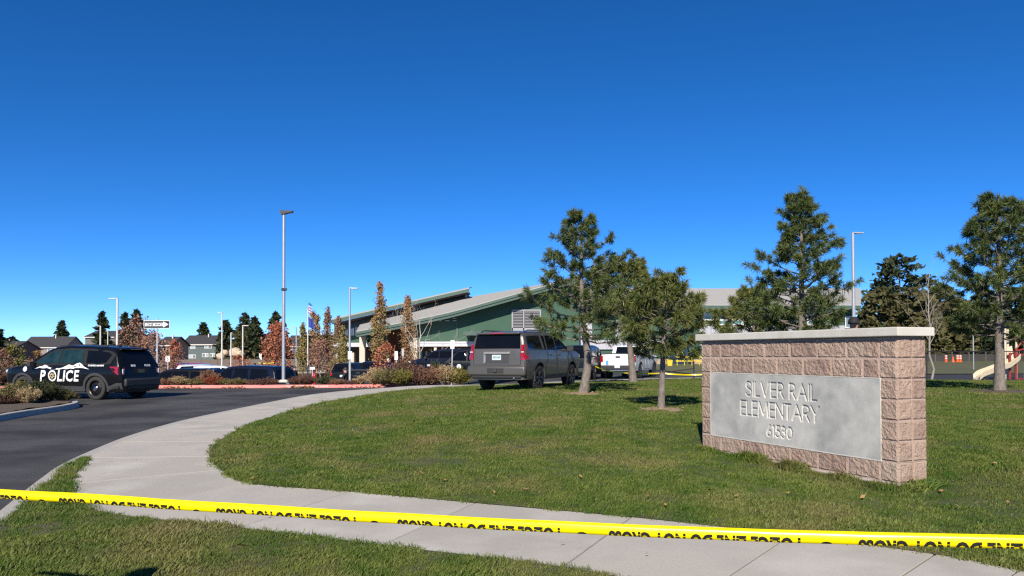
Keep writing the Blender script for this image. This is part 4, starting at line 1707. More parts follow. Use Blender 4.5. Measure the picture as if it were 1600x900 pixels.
# ---- pewter full-size SUV on the lawn
th_dir = Vector((0.42, 0.907, 0)).normalized()
th_right = Vector((th_dir.y, -th_dir.x, 0))
th_rr = Vector((0.78, 24.2, 0))
th_loc = th_rr + th_dir * 1.475 - th_right * .89
zc = [hz(*(th_loc + th_dir * a * 1.475 + th_right * b * .87).xy) for a in (-1, 1) for b in (-1, 1)]
th_loc.z = sum(zc) / 4 + 0.0
top = [(-2.56, .58), (-2.555, .80), (-2.55, 1.12), (-2.535, 1.26), (-2.44, 1.62), (-2.40, 1.76), (-2.34, 1.815), (-2.2, 1.845), (-1.4, 1.89), (-.4, 1.90), (.2, 1.875), (.52, 1.80), (1.02, 1.47), (1.30, 1.31), (1.40, 1.285),
       (2.0, 1.265), (2.35, 1.20), (2.48, 1.08), (2.55, .75), (2.58, .45)]
width = [(-2.56, .90), (-2.535, .95), (-2.47, .99), (-2.3, 1.01), (-1.5, 1.022), (1.5, 1.022), (2.1, 1.01), (2.35, .97), (2.5, .88), (2.58, .76)]
shape = [(.25, .94), (.45, .965), (.70, .99), (1.0, 1.0), (1.22, .985), (1.30, .965), (1.60, .865), (1.80, .80), (1.95, .75)]
th = Car("parked_suv", "pewter grey full-size SUV parked on the lawn beside the bent pine", None, th_loc, th_dir, top, width, shape, (-1.475, 1.475), .47, .36, 1.73, M['p_pewter'])
th.wz = .42
th.body(r=.13)
th.underbody()
th.put_wheels(.405, .275, M['rim_dark'], 'spoke', 6)
for s in (-1, 1):
    for yw in th.wheels:
        th.ring(yw, .47, .50, s, M['p_pewter'], off=.012)
    th.side("sill", [(-.98, .36), (.98, .36), (.98, .46), (-.98, .46)], M['plastic'], s, .010)
    th.side("door", [(.02, .48), (.98, .48), (1.06, .62), (1.12, 1.24), (.02, 1.26)], M['p_pewter'], s, .008)
    th.side("door", [(-.80, 1.0), (-.92, .86), (-.95, .48), (-.01, .48), (-.01, 1.26), (-.82, 1.27)], M['p_pewter'], s, .008)
    th.side_line("door_seam", [(1.135, 1.25), (1.075, .62), (.99, .47), (-.96, .47), (-.935, .86), (-.815, 1.0), (-.83, 1.27)], .014, M['seam'], s, .006)
    th.side_line("door_seam", [(.005, .47), (.005, 1.78)], .016, M['seam'], s, .007)
    th.side("window", [(1.12, 1.31), (.56, 1.69), (.36, 1.75), (.06, 1.765), (.06, 1.31)], M['tint'], s, .008)
    th.side("window", [(-.02, 1.31), (-.02, 1.767), (-.55, 1.767), (-.70, 1.75), (-.78, 1.31)], M['tint'], s, .008)
    th.side("window", [(-.88, 1.31), (-.80, 1.75), (-1.02, 1.76), (-1.02, 1.31)], M['tint'], s, .008)
    th.side("window", [(-1.20, 1.31), (-1.20, 1.755), (-2.0, 1.725), (-2.22, 1.70), (-2.30, 1.33)], M['tint'], s, .008)
    th.side_line("window_trim", [(1.16, 1.292), (-2.32, 1.315)], .018, M['chrome'] if s > 0 else M['chrome'], s, .010)
    mirror("mirror", th, 1.02, 1.33, s, .98)
    for yh in (.16, -.62):
        MB().box((s * (th.sidex(yh, 1.15) + .03), yh, 1.15), (.03, .20, .04)).build("door_handle", M['p_pewter'], th.root, bevel=.008)
    # upright tail lamp
    vs = []
    zz = [.98, 1.06, 1.40, 1.45]
    for z in zz:
        yb = th.reary(z)
        vs += [(s * (th.sidex(-2.36, z) + .014), -2.36, z), (s * (th.sidex(-2.50, z) + .012), yb + .03, z), (s * .90, yb - .020, z), (s * .82, yb - .014, z), (s * .78, yb + .1, z)]
    fs = []
    for i in range(3):
        for j in range(4):
            fs.append((i * 5 + j, i * 5 + j + 1, (i + 1) * 5 + j + 1, (i + 1) * 5 + j))
    fs += [(0, 1, 2, 3, 4), (19, 18, 17, 16, 15)]
    MB().add(vs, fs).build("taillight", M['lamp_red'], th.root, smooth=40)
    MB().box((s * .885, th.reary(1.22) - .022, 1.22), (.10, .012, .035)).build("reversing_lamp", M['lamp_clear'], th.root)
    MB().box((s * .78, 2.42, 1.05), (.30, .20, .16)).build("headlight", M['lamp_clear'], th.root, bevel=.03)
    MB().tube([(s * .74, .4, 1.875), (s * .77, .1, 1.93), (s * .77, -1.9, 1.91), (s * .75, -2.15, 1.85)], .02, 6).build("roof_rail", M['plastic'], th.root, smooth=40)
    MB().box((s * .895, -1.88, .46), (.26, .02, .34)).build("mud_flap", M['plastic'], th.root)
th.rear("tailgate", [(-.80, .82), (.80, .82), (.80, 1.30), (-.80, 1.30)], M['p_pewter'], .006)
mb = MB()
for a, b in (((-.81, .81), (.81, .81)), ((-.81, .81), (-.81, 1.31)), ((.81, .81), (.81, 1.31))):
    pts = [Vector((a[0] + (b[0] - a[0]) * t / 6, th.reary(a[1] + (b[1] - a[1]) * t / 6) - .001, a[1] + (b[1] - a[1]) * t / 6)) for t in range(7)]
    mb.tube(pts, .007, 4)
mb.build("tailgate_seam", M['seam'], th.root)
th.rear("rear_window", [(-.80, 1.325), (.80, 1.325), (.755, 1.745), (-.755, 1.745)], M['tint'], .009)
MB().box((0, -2.40, 1.805), (1.50, .22, .06)).build("spoiler", M['p_pewter'], th.root, bevel=.022)
MB().box((0, -2.512, 1.805), (.52, .02, .035)).build("brake_lamp", M['lamp_red'], th.root)
mb = MB()
yb = -2.56
mb.box((0, yb - .004, 1.19), (.90, .05, .075))
mb.build("tailgate_trim", M['p_trim'], th.root, bevel=.015)
th.rear("number_plate_recess", [(-.42, .86), (.42, .86), (.44, 1.15), (-.44, 1.15)], mat('pewter_recess', (0.10, 0.092, 0.082), None, rough=0.4, metal=0.6), .010)
th.rear("recess_side", [(-.455, .87), (-.385, .90), (-.385, 1.14), (-.455, 1.17)], M['p_trim'], .013)
pl = th.rear("number_plate", [(-.155, .97), (.155, .97), (.155, 1.13), (-.155, 1.13)], M['plate'], .016)
for k in range(6):
    x = -.105 + k * .042
    th.rear("plate_mark", [(x - .013, 1.02), (x + .013, 1.02), (x + .013, 1.085), (x - .013, 1.085)], M['plate_ink'], .0185, parent=pl)
# gold bow-tie badge
th.rear("badge", [(-.075, 1.178), (-.03, 1.178), (-.025, 1.168), (.025, 1.168), (.03, 1.178), (.075, 1.178), (.062, 1.208), (.03, 1.208), (.025, 1.218), (-.025, 1.218), (-.03, 1.208), (-.062, 1.208)],
        mat('gold_badge', (0.62, 0.42, 0.10), None, rough=0.3, metal=0.7), .036)
mb = MB().box((0, -2.575, .63), (2.00, .16, .30))
mb.build("bumper", M['p_pewter'], th.root, bevel=.06, smooth=40)
MB().box((0, -2.64, .64), (.56, .06, .15)).build("hitch_recess", M['plastic'], th.root, bevel=.01)
mb = MB().box((0, -2.67, .64), (.10, .08, .10))
mb.bar((-.2, -2.66, .63), (.2, -2.66, .63), .03)
mb.build("hitch", M['clad'], th.root)
MB().box((0, -2.56, .455), (1.7, .12, .10)).build("bumper_skirt", M['plastic'], th.root, bevel=.03)
MB().tube([(.55, -2.3, .42), (.62, -2.62, .42)], .03, 8).build("exhaust", M['chrome'], th.root)
MB().box((0, .1, 1.915), (.05, .10, .05)).build("antenna", M['plastic'], th.root, bevel=.015)


# ---- white pickup
def pickup(label, loc, heading, pnt, bed_cover=True, group=None, decal=False, scale=1.0):
    top = [(-2.95, .62), (-2.94, .95), (-2.92, 1.33), (-2.90, 1.37), (-2.6, 1.37), (-.92, 1.37), (-.90, 1.42), (-.83, 1.82), (-.78, 1.88), (-.5, 1.93), (.2, 1.93), (.45, 1.88), (1.0, 1.52), (1.22, 1.38), (1.30, 1.36),
           (2.2, 1.32), (2.65, 1.25), (2.80, 1.15), (2.88, .8), (2.90, .5)]
    width = [(-2.95, .96), (-2.9, .995), (-2.0, 1.0), (-1.0, 1.0), (1.6, 1.0), (2.4, .98), (2.75, .92), (2.90, .82)]
    shape = [(.3, .95), (.5, .97), (.8, 1.0), (1.1, 1.0), (1.32, .985), (1.40, .95), (1.7, .86), (1.95, .78)]
    c = Car("pickup_truck", label, group, loc, heading, top, width, shape, (-1.72, 1.72), .50, .46, 1.72, pnt)
    c.wz = .44
    c.body(r=.06, crown=.02)
    c.underbody()
    c.put_wheels(.41, .27, M['rim_alloy'], 'spoke', 8)
    for s in (-1, 1):
        for yw in c.wheels:
            c.ring(yw, .50, .54, s, M['plastic'], off=.012)
        c.side("door", [(.10, .56), (1.10, .56), (1.16, 1.34), (.10, 1.36)], pnt, s, .008)
        c.side("door", [(-.72, .56), (.07, .56), (.07, 1.36), (-.72, 1.36)], pnt, s, .008)
        c.side_line("door_seam", [(1.17, 1.35), (1.115, .55), (-.74, .55), (-.74, 1.75)], .016, M['seam'], s, .006)
        c.side_line("door_seam", [(.085, .55), (.085, 1.80)], .018, M['seam'], s, .007)
        c.side_line("cab_gap", [(-.88, .5), (-.88, 1.38)], .03, M['seam'], s, .005)
        c.side("window", [(1.12, 1.40), (.52, 1.76), (.40, 1.80), (.13, 1.81), (.13, 1.40)], M['tint'], s, .008)
        c.side("window", [(.05, 1.40), (.05, 1.81), (-.55, 1.80), (-.66, 1.40)], M['tint'], s, .008)
        mirror("mirror", c, 1.05, 1.42, s, .97)
        for yh in (.22, -.58):
            MB().box((s * (c.sidex(yh, 1.2) + .03), yh, 1.2), (.03, .18, .04)).build("door_handle", pnt, c.root)
        MB().box2((s * .86, -2.965, .95), (s * 1.008, -2.86, 1.32)).build("taillight", M['lamp_red'], c.root, bevel=.015)
        MB().box((s * .78, 2.78, 1.05), (.3, .2, .22)).build("headlight", M['lamp_clear'], c.root, bevel=.03)
    c.rear("tailgate", [(-.83, .80), (.83, .80), (.83, 1.355), (-.83, 1.355)], pnt, .008)
    MB().box((0, -2.965, 1.24), (.26, .02, .085)).build("tailgate_handle", M['plastic'], c.root, bevel=.01)
    MB().box2((-.93, -2.90, 1.372), (.93, -.95, 1.45)).build("bed_cover", M['plastic'], c.root, bevel=.015)
    # glass of the cab's back
    c.rear_window = MB().add([(-.70, -.905, 1.44), (.70, -.905, 1.44), (.63, -.835, 1.82), (-.63, -.835, 1.82)], [(0, 1, 2, 3)]).build("rear_window", M['tint'], c.root)
    MB().box((0, -3.0, .66), (1.92, .18, .22)).build("bumper", M['plastic'], c.root, bevel=.03)
    MB().box((0, -3.095, .70), (.31, .01, .15)).build("number_plate", M['plate'], c.root)
    if decal:
        MB().box((-.62, -2.965, .92), (.16, .012, .24)).build("blue_tag", mat('blue_tag', (0.10, 0.32, 0.62), None, rough=0.5), c.root)
    return c


wp_dir = Vector((0.40, 0.917, 0)).normalized()
pickup("white pickup truck with a dark bed cover seen from behind past the pines", (7.1, 45.0, 0.0), wp_dir, M['p_white'], decal=True)


# ---- ordinary parked cars farther off
def plain_suv(name, label, loc, heading, pnt, group=None, L=4.9, W=1.92, H=1.78, emblem=False, lights=True, wagon=0.0):
    k = L / 5.0
    top = [(-2.48 * k, .45), (-2.46 * k, .85), (-2.42 * k, 1.08), (-2.25 * k, H - .22), (-2.1 * k, H - .06), (-1.6 * k, H - .02), (-.3, H), (.35 * k, H - .05), (.62 * k, H - .14), (1.30 * k, 1.17), (1.45 * k, 1.12), (2.1 * k, 1.02),
           (2.38 * k, .92), (2.46 * k, .7), (2.5 * k, .45)]
    h = W / 2
    width = [(-2.48 * k, h * .82), (-2.4 * k, h * .93), (-2.1 * k, h * .98), (-1, h), (1.4, h), (2.1 * k, h * .94), (2.42 * k, h * .8), (2.5 * k, h * .65)]
    shape = [(.2, .93), (.5, .97), (.85, 1.0), (1.05, .98), (1.12, .95), (H - .3, .83), (H, .70)]
    c = Car(name, label, group, loc, heading, top, width, shape, (-1.45 * k, 1.45 * k), .40, .27, W - .28, pnt)
    c.wz = .35
    c.body()
    c.underbody()
    c.put_wheels(.36, .23, M['rim_alloy'], 'spoke', 5)
    for s in (-1, 1):
        c.side("window", [(1.05 * k, 1.16), (.6 * k, H - .22), (.1, H - .14), (.1, 1.14)], M['tint'], s, .008)
        c.side("window", [(.02, 1.14), (.02, H - .14), (-.8 * k, H - .14), (-.9 * k, 1.14)], M['tint'], s, .008)
        c.side("window", [(-1.0 * k, 1.15), (-.92 * k, H - .15), (-1.9 * k, H - .19), (-2.1 * k, 1.18)], M['tint'], s, .008)
        c.side_line("door_seam", [(1.15 * k, 1.1), (1.05 * k, .45), (-.75 * k, .45), (-.98 * k, .8), (-.98 * k, 1.12)], .016, M['seam'], s, .005)
        c.side_line("door_seam", [(.06, .45), (.06, 1.1)], .016, M['seam'], s, .005)
        MB().box2((s * (h - .22), -2.47 * k, .88), (s * (h - .03), -2.25 * k, 1.10)).build("taillight", M['lamp_red'], c.root, bevel=.03)
        MB().box((s * (h - .25), 2.3 * k, .88), (.3, .2, .12)).build("headlight", M['lamp_clear'], c.root, bevel=.03)
        mirror("mirror", c, .98 * k, 1.18, s, h * .93)
    c.rear("rear_window", [(-h * .70, 1.18), (h * .70, 1.18), (h * .62, H - .22), (-h * .62, H - .22)], M['tint'], .009)
    c.rear("number_plate", [(-.155, .82), (.155, .82), (.155, .96), (-.155, .96)], M['plate'], .012)
    MB().box((0, -2.46 * k, .52), (W * .82, .14, .22)).build("bumper", M['plastic'], c.root, bevel=.04)
    if emblem:
        for s in (-1, 1):
            c.side("door_emblem", [(.5 + .13 * math.cos(a * math.pi / 9), .82 + .13 * math.sin(a * math.pi / 9)) for a in range(18)], M['decal'], s, .012)
    return c


def lot_pos(px, Y, z=None):
    p = at(px, 551, Y)
    return (p.x, p.y, G(p.x, p.y) if z is None else z)


LOT = "cars in the sunken car park"
plain_suv("parked_car", "dark car with its windscreen to the left, right behind the police SUV", lot_pos(283, 41.5), (-1, 0.10), M['p_black'], LOT, L=5.2, H=1.70)
plain_suv("parked_car", "long navy SUV seen over the shrubs left of the tall lamp post", lot_pos(383, 40.3), (-0.93, 0.36), M['p_navy'], LOT, L=5.6, W=2.05, H=1.86)
plain_suv("parked_car", "white car with red tail lamp beyond the navy SUV", lot_pos(322, 62), (0.95, 0.30), M['p_silver'], LOT, L=4.7, H=1.66)
plain_suv("parked_car", "silver car beside the white one, below the grey house", lot_pos(345, 60), (0.95, 0.30), M['p_white'], LOT, L=4.5, H=1.55)
plain_suv("parked_car", "red car at the back of the car park", lot_pos(314, 66), (0.9, 0.4), M['p_red'], LOT, L=4.5, H=1.7)
plain_suv("parked_car", "white car at the left edge beyond the police SUV's bonnet", lot_pos(8, 50), (-0.9, 0.4), M['p_white'], LOT, L=4.5, H=1.55)
plain_suv("parked_car", "navy car second from the left edge beyond the police SUV's bonnet", lot_pos(22, 54), (-0.9, 0.4), M['p_navy'], LOT, L=4.5, H=1.55)
pickup("black pickup truck right of the officer and thin lamp post", lot_pos(590, 51), (0.25, 0.97), M['p_black'], group=LOT)
plain_suv("parked_car", "black SUV parked left of the black pickup truck", lot_pos(556, 56), (0.2, 0.98), M['p_black'], LOT, L=5.0, H=1.8)
plain_suv("parked_car", "dark blue car behind the leaning sign post and yellow-brown shrubs", lot_pos(695, 52, 0.0), (-.9, .3), M['p_navy'], LOT, L=4.9, H=1.75)
plain_suv("parked_car", "black SUV with white door emblem just left of the grey SUV", lot_pos(737, 44, -0.1), (-.98, .2), M['p_black'], LOT, L=5.1, H=1.85, emblem=True)
plain_suv("parked_car", "black car seen between the grey SUV and the white pickup", lot_pos(913, 43.5, 0.0), (0.30, 0.95), M['p_black'], LOT, L=5.0, H=1.9)


# ------------------------------------------------------------------ red kerb, planted islands
red = empty("red_kerb")
red["kind"] = "structure"
rk = [gp(-60, 609.5, 0), gp(25, 608.5, 0), gp(120, 607.5, 0), gp(250, 606.8, 0), gp(400, 606.2, 0), gp(520, 605.8, 0), gp(620, 604.8, 0), gp(690, 602.6, 0.0)]
rk = [Vector((p.x, p.y, .13)) for p in rk]
rk = resample(catmull(rk, 6), .5)
rk_in = offset_line(rk, 0.16)
kerb_run(red, rk, rk_in, M['red_kerb'], 0.0, 0.13, 7)
# painted words on the kerb face
M['curb_white'] = mat('white_kerb_lettering', (0.70, 0.62, 0.58), (0.62, 0.48, 0.45), 30, 0.7)


def kerb_word(body, px):
    i = min(range(len(rk) - 1), key=lambda k: abs((800 + FPX * rk[k].x / rk[k].y) - px))
    d = (rk[i + 1] - rk[i]).normalized()
    o = Vector((d.y, -d.x, 0))
    text_on("lettering", body, .115, M['curb_white'], red, rk[i] + o * .028 + Vector((0, 0, -.062)), d, Vector((0, 0, 1)), bold=.002, sx=1.35)


kerb_word("NO PARKING", 459)
kerb_word("FIRE LANE", 498)
# soil of the island, sloping down to the car park
back = [Vector((p.x, 37.6 + (1.0 if p.x < -8 else 0), 0)) for p in rk_in]
n = len(rk_in)
V, Fc = [], []
for a, b in zip(rk_in, back):
    for t in (0, .25, .5, .75, 1):
        x, y = a.x, a.y + (b.y - a.y) * t
        z = max(G(x, y) + .02, (.11 + .05 * noise.noise((x, y, 1))) * (1 - t * .5) if t < .5 else G(x, y) + .03)
        V.append((x, y, z))
for i in range(n - 1):
    for j in range(4):
        Fc.append((i * 5 + j, (i + 1) * 5 + j, (i + 1) * 5 + j + 1, i * 5 + j + 1))
struct("planting_bed", V, Fc, M['soil'])
# fallen leaves heaped against the red kerb
r = random.Random(5)
mb = MB()
for px0, px1, nl in ((258, 300, 120), (352, 385, 60), (455, 490, 260), (540, 600, 60)):
    for _ in range(nl):
        px = r.uniform(px0, px1)
        i = min(range(len(rk) - 1), key=lambda k: abs((800 + FPX * rk[k].x / rk[k].y) - px))
        p = rk[i]
        mb.add(flat_leaf(r, (p.x + r.uniform(-.25, .25), p.y - .05 - abs(r.gauss(0, .10)), .015 + abs(r.gauss(0, .035))), r.uniform(.03, .055), .8), [(0, 1, 2, 3)])
tag(mb.build("leaf_drift", M['litter'], fix=False), "brown fallen leaves drifted against the foot of the red kerb", "leaves", None, "stuff")

# kerbed island in front of the police car
isl = empty("island_kerb")
isl["kind"] = "structure"
ip = [gp(-150, 668, .14), gp(-60, 657, .14), gp(0, 648.5, .14), gp(45, 641, .14), gp(85, 635.5, .14), gp(108, 632, .14), gp(121, 629, .14), gp(122, 626.5, .14), gp(112, 624.0, .14), gp(80, 621.5, .14), gp(20, 619, .14), gp(-80, 617, .14)]
ip = resample(catmull(ip, 8), .25)
ip_in = offset_line(ip, .17)
kerb_run(isl, ip, ip_in, M['kerb'], 0.0, .14, 8)
V, Fc = fill_poly([(p.x, p.y) for p in ip_in], .5, lambda x, y: .16 + .04 * noise.noise((x * 2, y * 2, 0)))
struct("island_soil", V, Fc, M['soil'])

# ------------------------------------------------------------------ shrubs
def leafmat(name, c, c2, sc=2.5, tr=.2):
    return mat(name, c, c2, sc, .7, coords='World', spec=.25, trans=tr, width=.15)


M['sh_red'] = leafmat('russet_shrub', (0.19, 0.095, 0.062), (0.30, 0.165, 0.10))
M['sh_maroon'] = leafmat('maroon_shrub', (0.115, 0.055, 0.045), (0.19, 0.105, 0.075))
M['sh_tan'] = leafmat('straw_shrub', (0.36, 0.26, 0.14), (0.46, 0.35, 0.19))
M['sh_olive'] = leafmat('olive_shrub', (0.13, 0.115, 0.045), (0.23, 0.19, 0.08))
M['sh_green'] = leafmat('dark_green_shrub', (0.045, 0.055, 0.024), (0.085, 0.090, 0.038))
M['sh_yellow'] = leafmat('yellowing_shrub', (0.21, 0.17, 0.035), (0.15, 0.155, 0.04))
M['sh_orange'] = leafmat('orange_shrub', (0.32, 0.10, 0.035), (0.22, 0.06, 0.03))
M['twig'] = mat('twigs', (0.16, 0.11, 0.08), (0.10, 0.07, 0.05), 9, .9, coords='World')


def leaves_np(C, size, rs, elong=1.7, up=None):
    n = len(C)
    U = rs.normal(size=(n, 3))
    if up is not None:
        U = U * .55 + up
    U /= np.linalg.norm(U, axis=1)[:, None]
    W = np.cross(U, rs.normal(size=(n, 3)))
    W /= np.linalg.norm(W, axis=1)[:, None] + 1e-9
    s = size * rs.uniform(.6, 1.3, (n, 1))
    V = np.empty((n * 4, 3))
    V[0::4] = C - U * s * elong * .5
    V[1::4] = C + W * s * .5
    V[2::4] = C + U * s * elong * .5
    V[3::4] = C - W * s * .5
    return V, np.arange(n * 4).reshape(-1, 4)


shrub_cache = {}


def shrub_meshes(kind, seed):
    key = (kind, seed)
    if key in shrub_cache:
        return shrub_cache[key]
    rs = np.random.RandomState(seed)
    # unit shrub: radius ~1, height ~1, made of stems that fan out, with leaves along them
    mb = MB()
    C, D = [], []
    ns = 70
    for k in range(ns):
        a = rs.uniform(0, 6.28)
        rr = math.sqrt(rs.uniform(0, 1))
        lean = rr * rs.uniform(.75, 1.05)
        hgt = (1.0 - .42 * rr ** 2) * rs.uniform(.7, 1.12)
        p0 = np.array([.16 * math.cos(a) * rr, .16 * math.sin(a) * rr, 0])
        p2 = np.array([lean * math.cos(a), lean * math.sin(a), hgt])
        p1 = (p0 + p2) / 2 + np.array([0, 0, .10]) + rs.normal(0, .03, 3)
        if k % 2 == 0:
            mb.tube([p0, p1, p2], [.012, .008, .003], 3, cap=False)
        nl = 60 if kind != 'grass' else 16
        for q in range(nl):
            t = rs.uniform(.22, 1.03) ** .8
            p = (1 - t) ** 2 * p0 + 2 * t * (1 - t) * p1 + t * t * p2
            C.append(p + rs.normal(0, .06 if kind != 'grass' else .04, 3))
            D.append((p2 - p0) / np.linalg.norm(p2 - p0))
    C, D = np.array(C), np.array(D)
    C[:, 2] = np.abs(C[:, 2])
    if kind == 'grass':
        V, F = leaves_np(C, .055, rs, 7.0, D * 1.5)
    else:
        V, F = leaves_np(C, .052 if kind == 'leaf' else .040, rs, 1.8 if kind == 'leaf' else 4.2, None if kind == 'leaf' else D)
    st = mb.mesh("stems", M['twig'])
    shrub_cache[key] = (st, V, F)
    return shrub_cache[key]


leafme = {}


def shrub(label, px, Y, rx, h, mt, kind='leaf', seed=1, z=None, group=None, ry=None, yoff=0):
    p = at(px, 560, Y)
    z = (.10 if z is None else z)
    root = empty("shrub", (p.x, p.y, z - .03), RNG.uniform(0, 6.28), label, "shrub", group)
    st, V, F = shrub_meshes(kind, seed)
    k = (kind, seed, mt.name)
    if k not in leafme:
        leafme[k] = np_mesh("foliage", V, F, mt)
    a = mesh_obj("stems", st, None, root)
    b = mesh_obj("foliage", leafme[k], None, root)
    for o in (a, b):
        o.scale = (rx, ry or rx, h)
    return root


GR = "shrubs behind the red kerb"
rows = [
    # px, Y, half width, height, material, kind, seed, label
    (262, 33.3, .50, .55, 'sh_red', 'leaf', 1, "low russet shrub at the rear bumper of the police SUV"),
    (280, 33.4, .55, .62, 'sh_tan', 'spike', 2, "straw coloured low shrub behind the red kerb, second right of the police SUV"),
    (303, 33.4, .62, .50, 'sh_olive', 'leaf', 3, "olive low shrub behind the red kerb, third right of the police SUV"),
    (326, 33.6, .55, 1.05, 'sh_red', 'leaf', 4, "taller red-brown shrub between the two dark cars"),
    (334, 33.3, .50, .70, 'sh_orange', 'leaf', 1, "orange-brown low shrub in front of the navy SUV's bonnet"),
    (352, 33.4, .55, .48, 'sh_olive', 'leaf', 2, "olive low shrub below the navy SUV's front door"),
    (373, 33.4, .58, .48, 'sh_olive', 'spike', 3, "dull green low shrub below the navy SUV's rear door"),
    (397, 33.3, .46, .42, 'sh_maroon', 'leaf', 4, "small maroon shrub below the navy SUV's tail lamp"),
    (418, 33.3, .55, .55, 'sh_maroon', 'leaf', 1, "maroon shrub just left of the tall lamp post"),
    (464, 33.6, .50, .62, 'sh_maroon', 'leaf', 2, "maroon shrub just right of the tall lamp post"),
    (480, 33.5, .55, .65, 'sh_maroon', 'spike', 3, "maroon shrub left of the red hydrant"),
    (508, 33.5, .60, .66, 'sh_green', 'leaf', 4, "dark green rounded shrub right of the red hydrant"),
    (528, 33.2, .48, .45, 'sh_red', 'leaf', 1, "red low shrub left of the officer"),
    (550, 33.3, .40, .35, 'sh_maroon', 'leaf', 2, "small dark shrub below the thin lamp post"),
    (561, 33.5, .36, .55, 'sh_tan', 'grass', 3, "pale straw grass clump right of the thin lamp post"),
    (588, 33.4, .80, .85, 'sh_tan', 'spike', 4, "broad tan and olive shrub left of the bare white tree"),
    (608, 33.0, .75, .88, 'sh_olive', 'spike', 1, "brown olive shrub below the bare white tree"),
    (632, 34.2, 1.0, 1.25, 'sh_maroon', 'leaf', 2, "tallest maroon shrub below the bare white tree"),
    (628, 33.0, .70, .80, 'sh_yellow', 'spike', 3, "yellow-green shrub in front of the tallest maroon shrub"),
    (655, 33.2, .70, .85, 'sh_maroon', 'spike', 4, "dark maroon shrub right of the yellow-green one"),
    (674, 33.4, .80, .92, 'sh_red', 'spike', 1, "russet shrub left of the leaning sign post"),
    (697, 33.5, .80, .95, 'sh_tan', 'spike', 2, "tan shrub at the foot of the leaning sign post"),
    (718, 33.6, .72, .85, 'sh_yellow', 'spike', 3, "golden tan shrub nearest the rear of the grey SUV"),
    (680, 34.6, .45, 1.2, 'sh_green', 'leaf', 4, "small upright green shrub behind the russet one"),
]
for px, Y, rx, h_, mt, kd, sd, lb in rows:
    shrub(lb, px, Y, rx, h_ * (.66 if px < 570 else .86), M[mt], kd, sd, z=.10, group=GR)
GI = "shrubs on the kerbed island"
rows = [(5, 20.6, .70, .42, 'sh_maroon', 'leaf', 1, "low dark maroon shrub at the left end of the kerbed island"),
        (22, 20.9, .65, .85, 'sh_olive', 'spike', 2, "olive and straw shrub under the police SUV's front wheel"),
        (32, 21.6, .50, .95, 'sh_yellow', 'leaf', 3, "yellow-green shrub against the police SUV's front tyre"),
        (50, 21.4, .65, .98, 'sh_green', 'leaf', 4, "dark green shrub in the middle of the kerbed island"),
        (43, 20.8, .45, .75, 'sh_tan', 'spike', 1, "pale dry shrub among the green ones on the kerbed island"),
        (70, 21.6, .62, .92, 'sh_green', 'spike', 3, "dark shrub below the badge of the police SUV"),
        (90, 21.9, .52, .68, 'sh_green', 'leaf', 2, "low dark shrub third from the tip of the kerbed island"),
        (103, 22.0, .42, .50, 'sh_olive', 'spike', 4, "olive shrub nearest the tip of the kerbed island")]
for px, Y, rx, h_, mt, kd, sd, lb in rows:
    shrub(lb, px, Y, rx * .85, h_ * .60, M[mt], kd, sd, z=.17, group=GI)
shrub("olive brown shrub left of the police SUV's front bumper", 6, 35.5, 1.1, 1.0, M['sh_olive'], 'leaf', 3, z=-.2, group=GR)
shrub("dull brown shrub at the left edge beyond the road", -10, 35.0, 1.2, 1.2, M['sh_maroon'], 'spike', 2, z=-.2, group=GR)

# ------------------------------------------------------------------ broadleaved and bare trees
M['lf_col'] = leafmat('column_tree_leaves', (0.42, 0.25, 0.12), (0.30, 0.18, 0.085), 1.6)
M['lf_col_g'] = leafmat('column_tree_leaves_green', (0.33, 0.25, 0.085), (0.21, 0.19, 0.065), 1.4)
M['lf_red'] = leafmat('red_tree_leaves', (0.50, 0.19, 0.10), (0.36, 0.12, 0.07), 1.5)
M['lf_brown'] = leafmat('brown_tree_leaves', (0.36, 0.20, 0.135), (0.25, 0.125, 0.09), 1.5)
M['lf_gold'] = leafmat('gold_tree_leaves', (0.30, 0.17, 0.05), (0.24, 0.11, 0.04), 1.5)
M['pale_bark'] = mat('pale_bark', (0.52, 0.46, 0.39), (0.38, 0.32, 0.27), 7, .9, coords='World')


